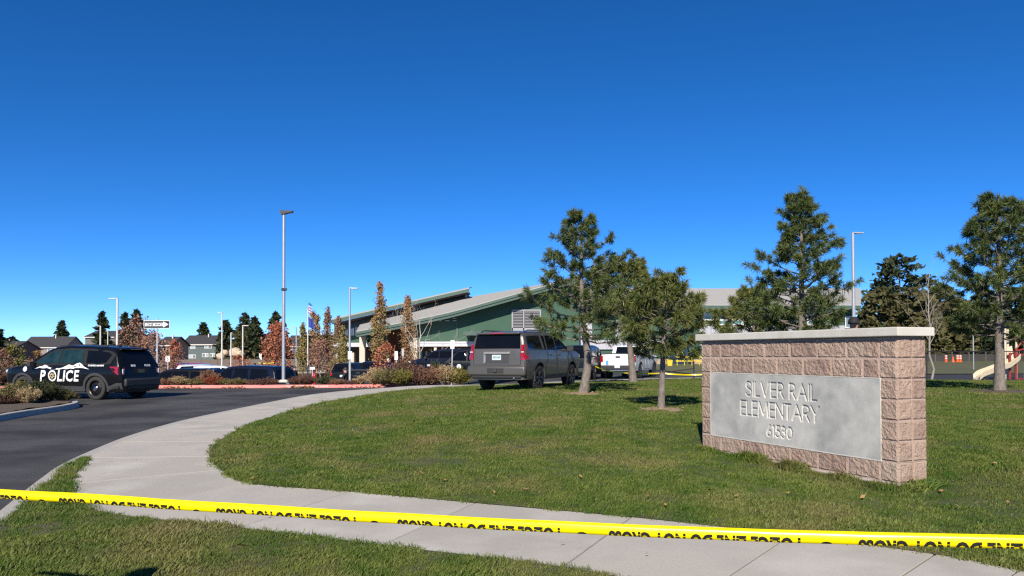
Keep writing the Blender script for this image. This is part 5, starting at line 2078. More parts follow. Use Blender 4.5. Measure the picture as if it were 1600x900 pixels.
def leafy_tree(name, label, px, ytop, Y, zbase, prof, mt, nl, lsize, seed, trunk_r=.07, clear=.12, group=None, bark=None, mt2=None, clump=.35):
    """prof: (fraction of height, radius m). Leaves cluster on twigs inside that outline"""
    rs = np.random.RandomState(seed)
    t = at(px, ytop, Y)
    H = t.z - zbase
    root = empty(name, (t.x, t.y, zbase), 0, label, "tree", group)
    mb = MB()
    mb.tube([(0, 0, -.1), (rs.normal(0, .03), 0, H * .35), (rs.normal(0, .05), 0, H * .7), (0, 0, H * .97)], [trunk_r, trunk_r * .75, trunk_r * .4, .01], 7)
    pt, pr = [q[0] for q in prof], [q[1] for q in prof]
    nl = int(nl * 1.1)
    lsize *= .60
    ncl = max(20, nl // 26)
    C = []
    for k in range(ncl):
        f = clear + (1 - clear) * rs.uniform(0, 1) ** .9
        R = np.interp(f, pt, pr)
        a = rs.uniform(0, 6.28)
        rr = R * math.sqrt(rs.uniform(.12, 1.0))
        p = np.array([rr * math.cos(a), rr * math.sin(a), H * f])
        b = np.array([0, 0, max(H * clear * .8, H * f - rr * 1.1 - .2)])
        if k % 2 == 0:
            mb.tube([b, (b + p) / 2 + np.array([0, 0, -.05 * rr]), p], [trunk_r * .30, trunk_r * .2, .005], 4, cap=False)
        cl = rs.normal(0, 1, (26, 3)) * np.array([clump, clump, clump * 1.2]) * (.28 + .3 * R)
        C.append(p + cl)
    C = np.vstack(C)
    V, F = leaves_np(C, lsize, rs, 1.5)
    mb.build("trunk", bark or M['far_bark'], root, smooth=60)
    if mt2 is None:
        mesh_obj("crown", np_mesh("crown", V, F, mt), None, root)
    else:
        me = np_mesh("crown", V, F, mt)
        me.materials.append(mt2)
        sel = (rs.uniform(0, 1, len(F)) < np.clip(C[:, 2] / H, 0, 1) ** 1.4)
        me.polygons.foreach_set("material_index", sel.astype(np.int32))
        mesh_obj("crown", me, None, root)
    return root


col = lambda w: [(0, w * .4), (.12, w * .68), (.3, w * .82), (.55, w * .66), (.78, w * .38), (.92, w * .16), (1, .03)]
GC = "upright autumn trees before the school"
leafy_tree("column_tree", "tallest narrow autumn tree in front of the school entrance", 594, 443, 58, -.9, col(.95), M['lf_col_g'], 3600, .17, 1, .10, .10, GC, mt2=M['lf_col'])
leafy_tree("column_tree", "narrow autumn tree behind the bare white tree", 637, 463, 61, -.7, col(.82), M['lf_col'], 3000, .17, 2, .10, .10, GC, mt2=M['lf_col'])
leafy_tree("column_tree", "dark green-brown narrow tree just left of the flagpole", 473, 506, 76, -1, col(.72), M['lf_col_g'], 1900, .2, 3, .08, .12, GC)
leafy_tree("column_tree", "narrow tan tree just right of the flagpole", 489, 489, 77, -1, col(.60), M['lf_col'], 1700, .2, 4, .08, .12, GC)
leafy_tree("column_tree", "second narrow tan tree right of the flagpole", 496, 492, 80, -1, col(.60), M['lf_col_g'], 1700, .2, 5, .08, .12, GC, mt2=M['lf_col'])
leafy_tree("column_tree", "narrow brown tree left of the school's end wall", 512, 481, 76, -1, col(.80), M['lf_col_g'], 2400, .2, 6, .08, .12, GC, mt2=M['lf_brown'])
leafy_tree("column_tree", "narrow brown tree against the school's end windows", 529, 496, 74, -1, col(.70), M['lf_col_g'], 2000, .2, 7, .08, .12, GC, mt2=M['lf_brown'])
leafy_tree("column_tree", "short greenish narrow tree left of the thin lamp post", 537, 512, 73, -1, col(.55), M['lf_col_g'], 1300, .2, 8, .08, .12, GC)
rnd = lambda w: [(0, w * .2), (.25, w * .6), (.45, w * .9), (.75, w * .8), (.92, w * .4), (1, .08)]
leafy_tree("maple_tree", "red round-headed tree left of the tall lamp post", 434, 505, 66, -1, rnd(1.5), M['lf_red'], 2200, .20, 9, .08, .25)
leafy_tree("maple_tree", "small reddish brown tree right of the flagpole's foot", 500, 532, 60, -1, rnd(1.1), M['lf_brown'], 1300, .18, 10, .06, .28, bark=M['pale_bark'])
leafy_tree("maple_tree", "small orange tree at the foot of the tallest narrow tree", 604, 541, 49, -.7, rnd(1.0), M['lf_red'], 1000, .15, 11, .05, .2)
leafy_tree("maple_tree", "large brown-leaved tree left of the one way sign", 216, 494, 60, -1, rnd(1.65), M['lf_brown'], 1500, .22, 12, .13, .25)
leafy_tree("maple_tree", "brown-leaved tree behind the one way sign post", 240, 522, 56, -1, rnd(1.25), M['lf_brown'], 1300, .19, 13, .10, .25)
leafy_tree("maple_tree", "pinkish red tree right of the tan house", 272, 534, 80, -1, rnd(1.2), M['lf_brown'], 1000, .22, 14, .10, .2, mt2=M['lf_red'])
leafy_tree("maple_tree", "small red tree in front of the cream boulders right of the grey house", 374, 556, 58, -1, rnd(.8), M['lf_red'], 700, .16, 15, .05, .2)
leafy_tree("maple_tree", "dark red tree against the left edge of the frame", 4, 550, 60, -1, rnd(.9), M['lf_brown'], 1000, .18, 16, .06, .2)
leafy_tree("green_bush_tree", "yellow-green round tree left of the brown-grey house", 20, 540, 72, -1, rnd(1.3), M['sh_yellow'], 900, .22, 17, .06, .15)
leafy_tree("maple_tree", "low tan tree in front of the brown-grey house", 57, 552, 70, -1, rnd(.8), M['lf_gold'], 500, .2, 18, .05, .15)


def bare_tree(label, px, ytop, Y, zbase, spread, seed, r0, nmain=9, first=.16, bark=None, twig=3, sp0=.45):
    rs = np.random.RandomState(seed)
    t = at(px, ytop, Y)
    H = t.z - zbase
    root = empty("bare_tree", (t.x, t.y, zbase), 0, label, "tree")
    trunk = MB()
    ax = [np.array([rs.normal(0, .012) * H * (i > 0), rs.normal(0, .012) * H * (i > 0), H * i / 8]) for i in range(9)]
    ax[0][2] = -.1
    trunk.tube(ax, [r0 * (1 - .9 * i / 8) + .006 for i in range(9)], 7)
    br = MB()

    def grow(p, d, l, rad, lvl):
        pts = [p]
        q = p.copy()
        for i in range(4):
            d2 = d + rs.normal(0, .09, 3) + np.array([0, 0, .10])
            d2 /= np.linalg.norm(d2)
            q = q + d2 * l / 4
            pts.append(q.copy())
            d = d2
        br.tube(pts, [rad * (1 - .2 * i) for i in range(5)], 5 if lvl == 0 else 4, cap=False)
        if lvl < twig:
            for k in range(3 if lvl < 2 else 2):
                i = rs.randint(1, 5)
                sd = d * .7 + rs.normal(0, .55, 3) + np.array([0, 0, .15])
                sd /= np.linalg.norm(sd)
                grow(pts[i], sd, l * rs.uniform(.4, .62), rad * .5, lvl + 1)
    for k in range(nmain):
        f = first + (1 - first) * (k + rs.uniform(0, .6)) / nmain
        a = k * 2.4 + rs.uniform(-.4, .4)
        i = min(int(f * 8), 7)
        p = ax[i] + (ax[i + 1] - ax[i]) * (f * 8 - i)
        d = np.array([math.cos(a) * sp0, math.sin(a) * sp0, .85])
        d /= np.linalg.norm(d)
        grow(p, d, spread * (1.15 - .75 * f) * rs.uniform(.8, 1.15), r0 * .40 * (1 - .6 * f), 0)
    trunk.build("trunk", bark or M['pale_bark'], root, smooth=60)
    br.build("branches", bark or M['pale_bark'], root, smooth=60, fix=False)
    return root


bare_tree("bare white-barked tree with spreading limbs in front of the school", 656, 500, 52, -.6, 2.9, 3, .10, 8, .10, sp0=.75)
bare_tree("slim bare pale tree by the fence right of the school sign", 1452, 428, 36.0, 0.0, 1.7, 5, .055, 14, .33, sp0=.5, bark=mat('grey_bark', (.33, .30, .26), (.24, .21, .18), 9, .9, coords='World'))

# ------------------------------------------------------------------ conifers farther off
def conifer(label, px, ytop, Y, zbase, R, mt, seed, group, crown0=.08, shape='cone', n=90, leaf=.42, wide=None):
    rs = np.random.RandomState(seed)
    t = at(px, ytop, Y)
    H = t.z - zbase
    root = empty("conifer_tree", (t.x, t.y, zbase), 0, label, "tree", group)
    mb = MB()
    mb.tube([(0, 0, -.2), (0, 0, H * .5), (0, 0, H * .98)], [.022 * H, .014 * H, .02], 6)
    C, D, S = [], [], []
    for k in range(n):
        f = crown0 + (1 - crown0) * (k + rs.uniform(0, 1)) / n
        g = (f - crown0) / (1 - crown0)
        rr = R * ((1 - g) ** .75 if shape == 'cone' else (math.sqrt(max(0, 1 - (g * 1.0) ** 2.2)) * (.55 + .45 * min(1, g * 4)))) * rs.uniform(.55, 1.15) + .12
        a = rs.uniform(0, 6.28)
        d = np.array([math.cos(a), math.sin(a), 0])
        p0 = np.array([0, 0, H * f])
        tip = p0 + d * rr + np.array([0, 0, -.22 * rr + .25 * rr * g])
        if k % 3 == 0:
            mb.tube([p0, tip], [.012 * H * .3, .01], 3, cap=False)
        m = int(14 + 20 * rr / R)
        s = rs.uniform(.25, 1.05, m) ** .7
        P = p0 + (tip - p0) * s[:, None] + rs.normal(0, .13 * rr + .05, (m, 3)) * np.array([1, 1, .45])
        C.append(P)
        D.append(np.tile(d + np.array([0, 0, .15]), (m, 1)))
    C, D = np.vstack(C), np.vstack(D)
    V, F = leaves_np(C, leaf, rs, 1.9, D * .8)
    mb.build("trunk", M['far_bark'], root)
    mesh_obj("crown", np_mesh("crown", V, F, mt), None, root)


FN, FB = M['far_needle'], M['far_needle_b']
GF = "conifers beyond the houses and car park"
for i, (px, yt, Y, R, mt, lb) in enumerate([
    (97, 503, 240, 3.0, FN, "narrow conifer behind the right end of the brown-grey house"),
    (160, 488, 170, 2.6, FN, "pointed conifer standing above the police SUV's roof"),
    (196, 490, 150, 2.2, FN, "conifer just right of the curved lamp post over the police SUV"),
    (214, 485, 160, 2.6, FN, "tallest conifer behind the brown-leaved tree"),
    (-6, 508, 110, 2.6, FN, "conifer cut by the left edge of the frame"),
    (318, 506, 230, 3.4, FN, "conifer behind the roof of the grey house"),
    (353, 502, 190, 2.8, FN, "slim conifer right of the grey house"),
    (383, 490, 140, 3.2, FN, "dark conifer, left one of the dense pair before the dark roof"),
    (398, 497, 135, 3.0, FN, "dark conifer, right one of the dense pair before the dark roof"),
    (432, 489, 150, 3.4, FN, "tall dark conifer just left of the tall lamp post"),
    (375, 522, 120, 2.4, FB, "short conifer at the foot of the dense pair"),
    (20, 528, 200, 3.0, FN, "small dark conifer left of the cream house gable"),
]):
    conifer(lb, px, yt, Y, -1.0, R, mt, 40 + i, GF, n=70, leaf=.0042 * Y)
GP = "conifers beyond the playing field"
for i, (px, yt, Y, R, mt, sh, c0, lb) in enumerate([
    (1405, 399, 135, 6.2, FN, 'round', .22, "tallest dense dark conifer right of the lamp post behind the sign"),
    (1374, 452, 120, 4.2, FB, 'round', .10, "olive conifer left of the tallest one, above the sign cap"),
    (1425, 452, 118, 4.4, FB, 'round', .10, "olive brown conifer right below the tallest one"),
    (1468, 446, 122, 4.6, FB, 'round', .12, "olive conifer right behind the slim bare tree"),
    (1502, 470, 124, 4.0, FN, 'round', .10, "dark conifer left of the thick-trunked pine"),
    (1535, 438, 128, 5.0, FN, 'cone', .10, "dark conifer behind the left of the thick-trunked pine's crown"),
    (1580, 450, 126, 5.0, FN, 'round', .10, "dark conifer behind the right of the thick-trunked pine's crown"),
    (1612, 440, 126, 5.0, FN, 'cone', .10, "dark conifer cut by the right edge of the frame"),
    (1352, 482, 125, 3.0, FN, 'cone', .06, "small conifer just right of the lamp post behind the sign"),
    (1448, 505, 112, 3.2, FB, 'round', .06, "low olive conifer behind the trunk of the slim bare tree"),
    (1490, 500, 112, 3.2, FB, 'round', .06, "low olive conifer left of the slide"),
    (1525, 505, 113, 3.0, FN, 'round', .06, "low dark conifer above the end of the slide"),
    (1555, 500, 114, 3.4, FN, 'round', .06, "low dark conifer behind the thick trunk"),
    (1590, 498, 114, 3.4, FN, 'round', .06, "low dark conifer behind the playground posts"),
]):
    conifer(lb, px, yt, Y, -.2, R, mt, 70 + i, GP, crown0=c0, shape=sh, n=110, leaf=.55)


# ------------------------------------------------------------------ school
M['green_wall'] = mat('green_panel_wall', (0.034, 0.084, 0.053), (0.040, 0.094, 0.060), .8, .8, coords='World', bump=.004, bscale=3)
M['green_trim'] = mat('green_trim', (0.045, 0.088, 0.070), (0.055, 0.10, 0.08), 1, .6, coords='World')
M['roof_grey'] = mat('grey_shingles', (0.40, 0.385, 0.355), (0.31, 0.30, 0.275), 6, .9, coords='World', bump=.01, bscale=20, c3=(.36, .345, .32), scale3=.5)
M['white_metal'] = mat('pale_metal', (0.55, 0.55, 0.58), (0.48, 0.48, 0.51), 2, .5, coords='World')
M['siding'] = mat('grey_metal_siding', (0.40, 0.40, 0.44), (0.33, 0.33, 0.37), 2, .5, coords='World')
M['cream'] = mat('cream_render', (0.58, 0.52, 0.42), (0.52, 0.46, 0.37), 2, .85, coords='World')
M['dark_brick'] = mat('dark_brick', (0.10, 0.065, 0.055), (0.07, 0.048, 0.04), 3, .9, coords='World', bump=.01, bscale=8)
M['tan_brick'] = mat('tan_brick', (0.40, 0.29, 0.20), (0.33, 0.235, 0.16), 3, .9, coords='World', bump=.01, bscale=8)
M['rust_panel'] = mat('rust_brown_panel', (0.16, 0.065, 0.035), (0.12, 0.05, 0.03), 2, .8, coords='World')
M['win'] = mat('window_glass', (0.10, 0.14, 0.16), (0.16, 0.21, 0.23), .6, .08, coords='World', spec=.8)
M['win_sky'] = mat('sky_reflection_glass', (0.34, 0.42, 0.46), (0.28, 0.36, 0.40), .6, .12, coords='World', spec=.8)  # whitish blue sky reflection painted into the glass colour
M['win_green'] = mat('green_window_glass', (0.06, 0.16, 0.14), (0.12, 0.27, 0.23), .8, .10, coords='World', spec=.8)
M['win_frame'] = mat('white_window_frame', (0.68, 0.68, 0.66), None, rough=.5)

school = empty("school_building", (0, 90, 0), 0, "low green school with grey pitched roofs beyond the car park", "building")
SO = Vector((0, 90, 0))


def sp(px, py, Y):
    return at(px, py, Y) - SO


def slab_from(front, back, thick, name, m, parent=school):
    """roof slab between a front and a back polyline"""
    n = len(front)
    dn = Vector((0, 0, -thick))
    V = [*front, *back, *[p + dn for p in front], *[p + dn for p in back]]
    fs = []
    for i in range(n - 1):
        fs += [(i, i + 1, n + i + 1, n + i), (2 * n + i, 3 * n + i, 3 * n + i + 1, 2 * n + i + 1),
               (i, 2 * n + i, 2 * n + i + 1, i + 1), (n + i, n + i + 1, 3 * n + i + 1, 3 * n + i)]
    fs += [(0, n, 3 * n, 2 * n), (n - 1, 3 * n - 1, 4 * n - 1, 2 * n - 1)]
    return MB().add(V, fs).build(name, m, parent)


def wall_poly(name, pts, Y, depth, m, parent=school):
    P = [sp(x, y, Y) for x, y in pts]
    n = len(P)
    Q = [p + Vector((0, depth, 0)) for p in P]
    fs = [tuple(range(n)), tuple(n + i for i in reversed(range(n)))] + [(i, (i + 1) % n, n + (i + 1) % n, n + i) for i in range(n)]
    return MB().add([*P, *Q], fs).build(name, m, parent)


def window(px0, px1, py0, py1, Y, nx_, nz_, parent, glass, frame=None, fw=.10):
    a, b = sp(px0, py1, Y), sp(px1, py0, Y)
    x0, x1, z0, z1 = a.x, b.x, a.z, b.z
    o = MB()
    y = a.y
    for k in range(nx_ + 1):
        x = x0 + (x1 - x0) * k / nx_
        o.box((x, y - .03, (z0 + z1) / 2), (fw, .10, z1 - z0 + fw))
    for k in range(nz_ + 1):
        z = z0 + (z1 - z0) * k / nz_
        o.box(((x0 + x1) / 2, y - .03, z), (x1 - x0 - fw * .98, .09, fw))
    w_ = o.build("window", frame or M['win_frame'], parent)
    for i in range(nx_):
        for j in range(nz_):
            MB().box((x0 + (x1 - x0) * (i + .5) / nx_, y + .005, z0 + (z1 - z0) * (j + .5) / nz_), ((x1 - x0) / nx_ - fw, .02, (z1 - z0) / nz_ - fw)).build("pane", glass, w_)
    return w_


# main hall: green gable wall with its sloping roof edge
rake = [(557, 517), (640, 500.5), (700, 487.5), (716, 483.5), (845, 447.5), (905, 431)]
wall_poly("wall", [(640, 575), (640, 502), (700, 491), (716, 487), (845, 451), (905, 434.5), (905, 575)], 90, 14, M['green_wall'])
front = [sp(x, y, 88.0) for x, y in rake]
backy = [506, 486.5, 470.5, 466, 443.5, 428]
back = [sp(x + 6, y, 99.0) for (x, _), y in zip(rake, backy)]
slab_from(front, back, .12, "roof", M['roof_grey'])
slab_from([p + Vector((0, -.12, -.125)) for p in front], [p + Vector((0, .10, -.125)) for p in front], .30, "fascia", M['green_trim'])
slab_from([p + Vector((0, .0, -.43)) for p in front], [p + Vector((0, .12, -.43)) for p in front], .30, "lower_fascia", M['green_trim'])
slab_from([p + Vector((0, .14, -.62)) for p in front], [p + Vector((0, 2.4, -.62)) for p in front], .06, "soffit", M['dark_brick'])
MB().box2(tuple(sp(713, 560, 89.9)), tuple(sp(715.5, 486, 89.99))).build("wall_joint", M['green_trim'], school)
MB().box2(tuple(sp(671, 545, 89.9)), tuple(sp(672, 497, 89.99))).build("wall_joint", M['green_trim'], school)
# louvre
a, b = sp(801, 517, 89.9), sp(844, 484.5, 89.9)
lv = MB()
for x0, x1 in ((801, 816.5), (820, 844)):
    p, q = sp(x0, 512, 89.88), sp(x1, 485.5, 89.88)
    for k in range(11):
        z = p.z + (q.z - p.z) * (k + .5) / 11
        lv.box(((p.x + q.x) / 2, p.y, z), (q.x - p.x, .10, (q.z - p.z) / 11 * .55), rot=Matrix.Rotation(-.5, 3, 'X'))
lv = lv.build("louvre_slats", mat('grey_louvre', (.20, .20, .215), None, rough=.6), school)
lv["kind"] = "stuff"
fr = MB()
for x in (800.5, 818.3, 844.5):
    p, q = sp(x - .9, 519, 89.85), sp(x + .9, 484.5, 89.85)
    fr.box2((p.x, p.y - .06, p.z), (q.x, p.y + .06, q.z))
p, q = sp(800, 519.5, 89.84), sp(845, 512.2, 89.84)
fr.box2((p.x, p.y - .05, p.z), (q.x, p.y + .05, q.z))
p, q = sp(800, 485.6, 89.84), sp(845, 483.6, 89.84)
fr.box2((p.x, p.y - .05, p.z), (q.x, p.y + .05, q.z))
fr.build("louvre_frame", mat('louvre_frame_grey', (.30, .30, .32), None, rough=.6), school)
for x in (676, 687, 699, 711):
    p, q = sp(x - 3, 503 - (x - 676) * .0, 89.93), sp(x + 3, 489 - (x - 676) * .03, 89.93)
    g = MB()
    for k in range(4):
        z = p.z + (q.z - p.z) * (k + .5) / 4
        g.box(((p.x + q.x) / 2, p.y, z), (q.x - p.x, .06, .09))
    g.build("vent", M['white_metal'], school)
# pale canopy with columns and dark recess
p, q = sp(640, 541.5, 86), sp(739, 533.5, 86)
MB().box2((p.x, -4.0, p.z), (q.x, -.05, q.z)).build("canopy", M['white_metal'], school)
p, q = sp(640, 536.9, 86), sp(739, 536.1, 86)
MB().box2((p.x, -4.03, p.z), (q.x, -3.99, q.z)).build("canopy_line", M['siding'], school)
p, q = sp(640, 576, 89.7), sp(768, 542, 89.7)
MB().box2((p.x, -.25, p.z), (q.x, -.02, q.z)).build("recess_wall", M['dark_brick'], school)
for x0, x1, y0 in ((646, 652.5, 528), (675, 678, 549), (678.5, 682.5, 543), (673, 675, 552)):
    p, q = sp(x0, 577, 85.7), sp(x1, y0, 85.7)
    MB().box2((p.x, -4.6, p.z), (q.x, -4.25, q.z)).build("column", M['cream'], school)
for x in (658, 666):
    p, q = sp(x - 1.6, 572, 89.5), sp(x + 1.6, 549, 89.5)
    MB().box2((p.x, -.40, p.z), (q.x, -.27, q.z)).build("door", M['win_green'], school)
window(693, 703, 551, 566, 89.6, 2, 1, school, M['win'])
# small entrance canopy just left of the parked SUV
p, q = sp(724, 524, 84), sp(790, 517.5, 84)
MB().box2((p.x, -6.0, p.z), (q.x, -.1, q.z)).build("side_canopy", M['green_trim'], school)
# entrance block farther left with the upper shed roof
wall_poly("wall", [(522, 578), (522, 507), (640, 478), (728, 455), (728, 520), (728, 578)], 100, 10, M['green_wall'])
uf = [sp(x, y, 96.5) for x, y in [(518, 498.5), (733, 449.5)]]
ub = [sp(x + 4, y, 108) for x, y in [(518, 497.0), (733, 448.0)]]
slab_from(uf, ub, .12, "upper_roof", M['roof_grey'])
slab_from([p + Vector((0, -.1, -.13)) for p in uf], [p + Vector((0, .15, -.13)) for p in uf], .42, "upper_fascia", M['green_trim'])
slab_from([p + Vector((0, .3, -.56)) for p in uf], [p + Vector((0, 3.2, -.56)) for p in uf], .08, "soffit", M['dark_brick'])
slab_from([sp(x, y, 99.7) for x, y in [(524, 506), (726, 458.5)]], [sp(x, y, 99.95) for x, y in [(524, 506), (726, 458.5)]], 1.1, "eave_shade_band", mat('eave_shade_green', (.018, .03, .028), (.03, .045, .04), 1, .3, coords='World'))  # dark strip that paints the shade under the upper roof's overhang
p, q = sp(727, 468, 98.8), sp(729.5, 454, 98.8)
MB().box2((p.x, p.y, p.z), (q.x, p.y + 1.2, q.z)).build("upper_wall_end", M['cream'], school)
for x0, x1 in ((536, 543), (546.5, 553), (556, 563.5)):
    window(x0, x1, 508, 523.5, 99.85, 1, 2, school, M['win_sky'])
# lower entrance roof is the left end of the main roof; its tall posts
for x0, x1, y0 in ((562.5, 571, 514), (549, 554, 551), (537, 541, 553), (526, 529, 551), (605, 609, 560)):
    p, q = sp(x0, 579, 91), sp(x1, y0, 91)
    mb = MB().box2((p.x, .6, p.z), (q.x, 1.4, q.z))
    mb.build("column", M['cream'], school)
p, q = sp(520, 542, 95), sp(580, 535.5, 95)
MB().box2((p.x, 5.0, p.z), (q.x, 9.95, q.z)).build("canopy", M['white_metal'], school)
p, q = sp(553, 577, 98), sp(640, 542, 98)
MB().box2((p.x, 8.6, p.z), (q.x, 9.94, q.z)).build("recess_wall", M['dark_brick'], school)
p, q = sp(604, 556, 98), sp(624, 503, 98)
MB().box2((p.x, 8.0, p.z), (q.x, 8.55, q.z)).build("brown_panel", M['rust_panel'], school)
p, q = sp(606, 572, 96), sp(618, 556, 96)
MB().box2((p.x, 6.0, p.z), (q.x, 6.2, q.z)).build("door", mat('dark_red_door', (.16, .03, .03), None, rough=.6), school)
p, q = sp(571, 540, 97), sp(574, 512, 97)
MB().box2((p.x, 7.0, p.z), (q.x, 8.5, q.z)).build("wing_wall", M['green_wall'], school)
# low wing at the far left of the school
wall_poly("wall", [(470, 566), (470, 523), (524, 523), (524, 566)], 118, 8, M['dark_brick'])
p, q = sp(468, 524, 117), sp(526, 521.5, 117)
MB().box2((p.x, p.y - .5, p.z), (q.x, p.y + 10, q.z)).build("wing_roof", M['siding'], school)
# gym on the right
wall_poly("wall", [(905, 574), (905, 478), (1336, 478), (1336, 574)], 92, 16, M['green_wall'])
gf = [sp(x, 476, 90.2) for x in (898, 1345)]
gb = [sp(x, 450.5, 101) for x in (898, 1345)]
slab_from(gf, gb, .10, "roof", M['roof_grey'])
slab_from(gb, [p + Vector((0, 10, -3)) for p in gb], .10, "roof", M['roof_grey'])
slab_from([p + Vector((0, -.12, -.11)) for p in gf], [p + Vector((0, .1, -.11)) for p in gf], .42, "fascia", M['green_trim'])
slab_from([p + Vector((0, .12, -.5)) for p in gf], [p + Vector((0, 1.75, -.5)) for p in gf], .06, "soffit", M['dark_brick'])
for x0, x1 in ((1100.5, 1119.5), (1121, 1140), (1141.5, 1160), (1262, 1280), (1282, 1300)):
    window(x0, x1, 486, 507, 91.85, 1, 3, school, M['win_green'], fw=.2)
for x0, x1, y0, y1 in ((899, 925, 505, 560), (1093, 1336, 508.5, 540), (925, 1035, 531, 546), (962, 974, 500, 531)):
    p, q = sp(x0, y1, 91.8), sp(x1, y0, 91.8)
    MB().box2((p.x, p.y - .06, p.z), (q.x, p.y + .05, q.z)).build("metal_siding", M['siding'], school)
    ribs = MB()
    nrib = int((q.x - p.x) / .45)
    for k in range(nrib):
        ribs.box((p.x + (k + .5) * .45, p.y - .075, (p.z + q.z) / 2), (.05, .03, q.z - p.z))
    if nrib:
        rb = ribs.build("siding_ribs", M['white_metal'], school)
        rb["kind"] = "stuff"
p, q = sp(905, 574, 91.5), sp(1336, 560, 91.5)
MB().box2((p.x, p.y - .1, p.z), (q.x, p.y + .4, q.z)).build("brick_base", M['tan_brick'], school)
window(1321, 1334, 495, 512, 91.6, 1, 1, school, M['win'])
p, q = sp(1043, 571, 91.2), sp(1074, 540, 91.2)
d_ = MB().box2((p.x, p.y - .1, p.z), (q.x, p.y + .2, q.z)).build("entrance_surround", M['win_frame'], school)
for x0, x1 in ((1045, 1052), (1055, 1062), (1065, 1072)):
    p, q = sp(x0, 570, 91.0), sp(x1, 543, 91.0)
    MB().box2((p.x, p.y - .02, p.z), (q.x, p.y + .05, q.z)).build("pane", M['win_green'], d_)
p, q = sp(1045, 543, 88), sp(1086, 534, 88)
MB().add([(p.x, p.y, p.z), (q.x, p.y, p.z), (q.x, p.y + 3.0, q.z), (p.x, p.y + 3.0, q.z), (p.x, p.y + 3.0, p.z), (q.x, p.y + 3.0, p.z)],
         [(0, 1, 2, 3), (0, 3, 4), (1, 5, 2), (0, 4, 5, 1), (3, 2, 5, 4)]).build("awning", M['plastic'], school)
window(940, 958, 553, 565, 91.3, 1, 1, school, M['win'])
window(982, 1010, 548, 562, 91.3, 2, 1, school, M['win'])

# ------------------------------------------------------------------ houses
M['h_roof'] = mat('dark_shingles', (0.035, 0.034, 0.037), (0.052, 0.050, 0.053), 3, .9, coords='World')


def house(label, px0, px1, yeave, yridge, Y, depth, wallc, zbase=-1.2, wins=(), trim=(.62, .6, .56), ridge_in=(4, -2), gable=None, doorx=None):
    a, b = at(px0, yeave, Y), at(px1, yeave, Y)
    zr = at(px0, yridge, Y + depth / 2).z
    o = Vector(((a.x + b.x) / 2, Y, zbase))
    root = empty("house", o, 0, label, "house")
    w2 = (b.x - a.x) / 2
    ze, zr = a.z - zbase, zr - zbase
    wm = mat('house_wall_%d_%d' % (px0, int(Y)), wallc, tuple(k * .9 for k in wallc), .5, .85, coords='World', stretch=(.2, 1, 6))
    tm = mat('house_trim_%d_%d' % (px0, int(Y)), trim, None, rough=.7)
    MB().add([(-w2, 0, 0), (w2, 0, 0), (w2, 0, ze), (-w2, 0, ze), (-w2, depth, 0), (w2, depth, 0), (w2, depth, ze), (-w2, depth, ze), (-w2, depth / 2, zr - .12), (w2, depth / 2, zr - .12)],
             [(0, 1, 2, 3), (5, 4, 7, 6), (1, 5, 6, 9, 2), (4, 0, 3, 8, 7)]).build("wall", wm, root)
    ov = .45
    rf = MB()
    s = (zr - ze) / (depth / 2)
    for sgn in (0, 1):
        y0 = -ov if sgn == 0 else depth + ov
        z0 = ze - ov * s
        rf.add([(-w2 - ov, y0, z0), (w2 + ov, y0, z0), (w2 + ov, depth / 2, zr), (-w2 - ov, depth / 2, zr),
                (-w2 - ov, y0, z0 - .14), (w2 + ov, y0, z0 - .14), (w2 + ov, depth / 2, zr - .14), (-w2 - ov, depth / 2, zr - .14)],
               [(0, 1, 2, 3), (7, 6, 5, 4), (0, 4, 5, 1), (1, 5, 6, 2), (3, 7, 4, 0)])
    rf = rf.build("roof", M['h_roof'], root)
    MB().box((0, -ov - .03, ze - ov * s - .10), (2 * w2 + 2 * ov, .05, .26)).build("gutter", tm, rf)
    MB().box((w2 * .2, depth / 2 - 1.0, zr - .1), (.25, .25, .9)).build("flue", tm, rf)
    for (x0, x1, y0, y1) in wins:
        p, q = at(x0, y1, Y), at(x1, y0, Y)
        cx, cz = (p.x + q.x) / 2 - o.x, (p.z + q.z) / 2 - zbase
        ww, wh = q.x - p.x, q.z - p.z
        f = MB().box((cx, -.05, cz), (ww, .10, wh)).build("window", tm, root)
        n = 2 if ww > wh * 1.2 else 1
        for k in range(n):
            MB().box((cx - ww / 2 + ww * (k + .5) / n, -.11, cz), (ww / n * .72, .04, wh * .74)).build("pane", M['win_sky'] if (k + int(x0)) % 2 else M['win'], f)
    return root


house("brown-grey house with a dark roof behind the police SUV's bonnet", 33.5, 101, 541.5, 526, 215, 10, (.25, .215, .20), wins=((41.5, 50, 543, 550), (74, 86, 543, 551), (40, 52, 556, 563)))
house("cream house with a low gable left of the brown-grey house", 18, 34, 545, 540, 230, 10, (.52, .46, .34), wins=((23, 27, 548, 553),))
house("dark house cut by the left edge of the frame", -40, 17, 545, 533, 190, 12, (.12, .10, .095), wins=((2, 8, 550, 556),))
house("dark grey two-storey house left of the dense conifer pair", 286, 337, 537, 524, 200, 10, (.10, .13, .135), wins=((297.5, 305.5, 538, 545), (319.5, 331, 538, 544.5), (295, 306, 554, 560), (316, 326, 552, 558), (328, 336, 552, 558)))
house("tan house with a dark roof right of the one way sign post", 247, 266, 538, 526, 160, 9, (.30, .215, .15), wins=((250, 256, 540, 546),))
house("grey house with a low roof behind the police SUV's roof", 133, 200, 526, 517, 240, 14, (.14, .135, .13), wins=((150, 156, 528, 532),))
house("dark-roofed house behind the dense conifer pair", 362, 416, 537, 522, 220, 12, (.10, .10, .11), wins=((368, 376, 541, 547),))
house("dark-roofed house behind the tall lamp post", 447, 470, 540, 524, 190, 12, (.10, .09, .09), wins=((452, 458, 543, 548),))

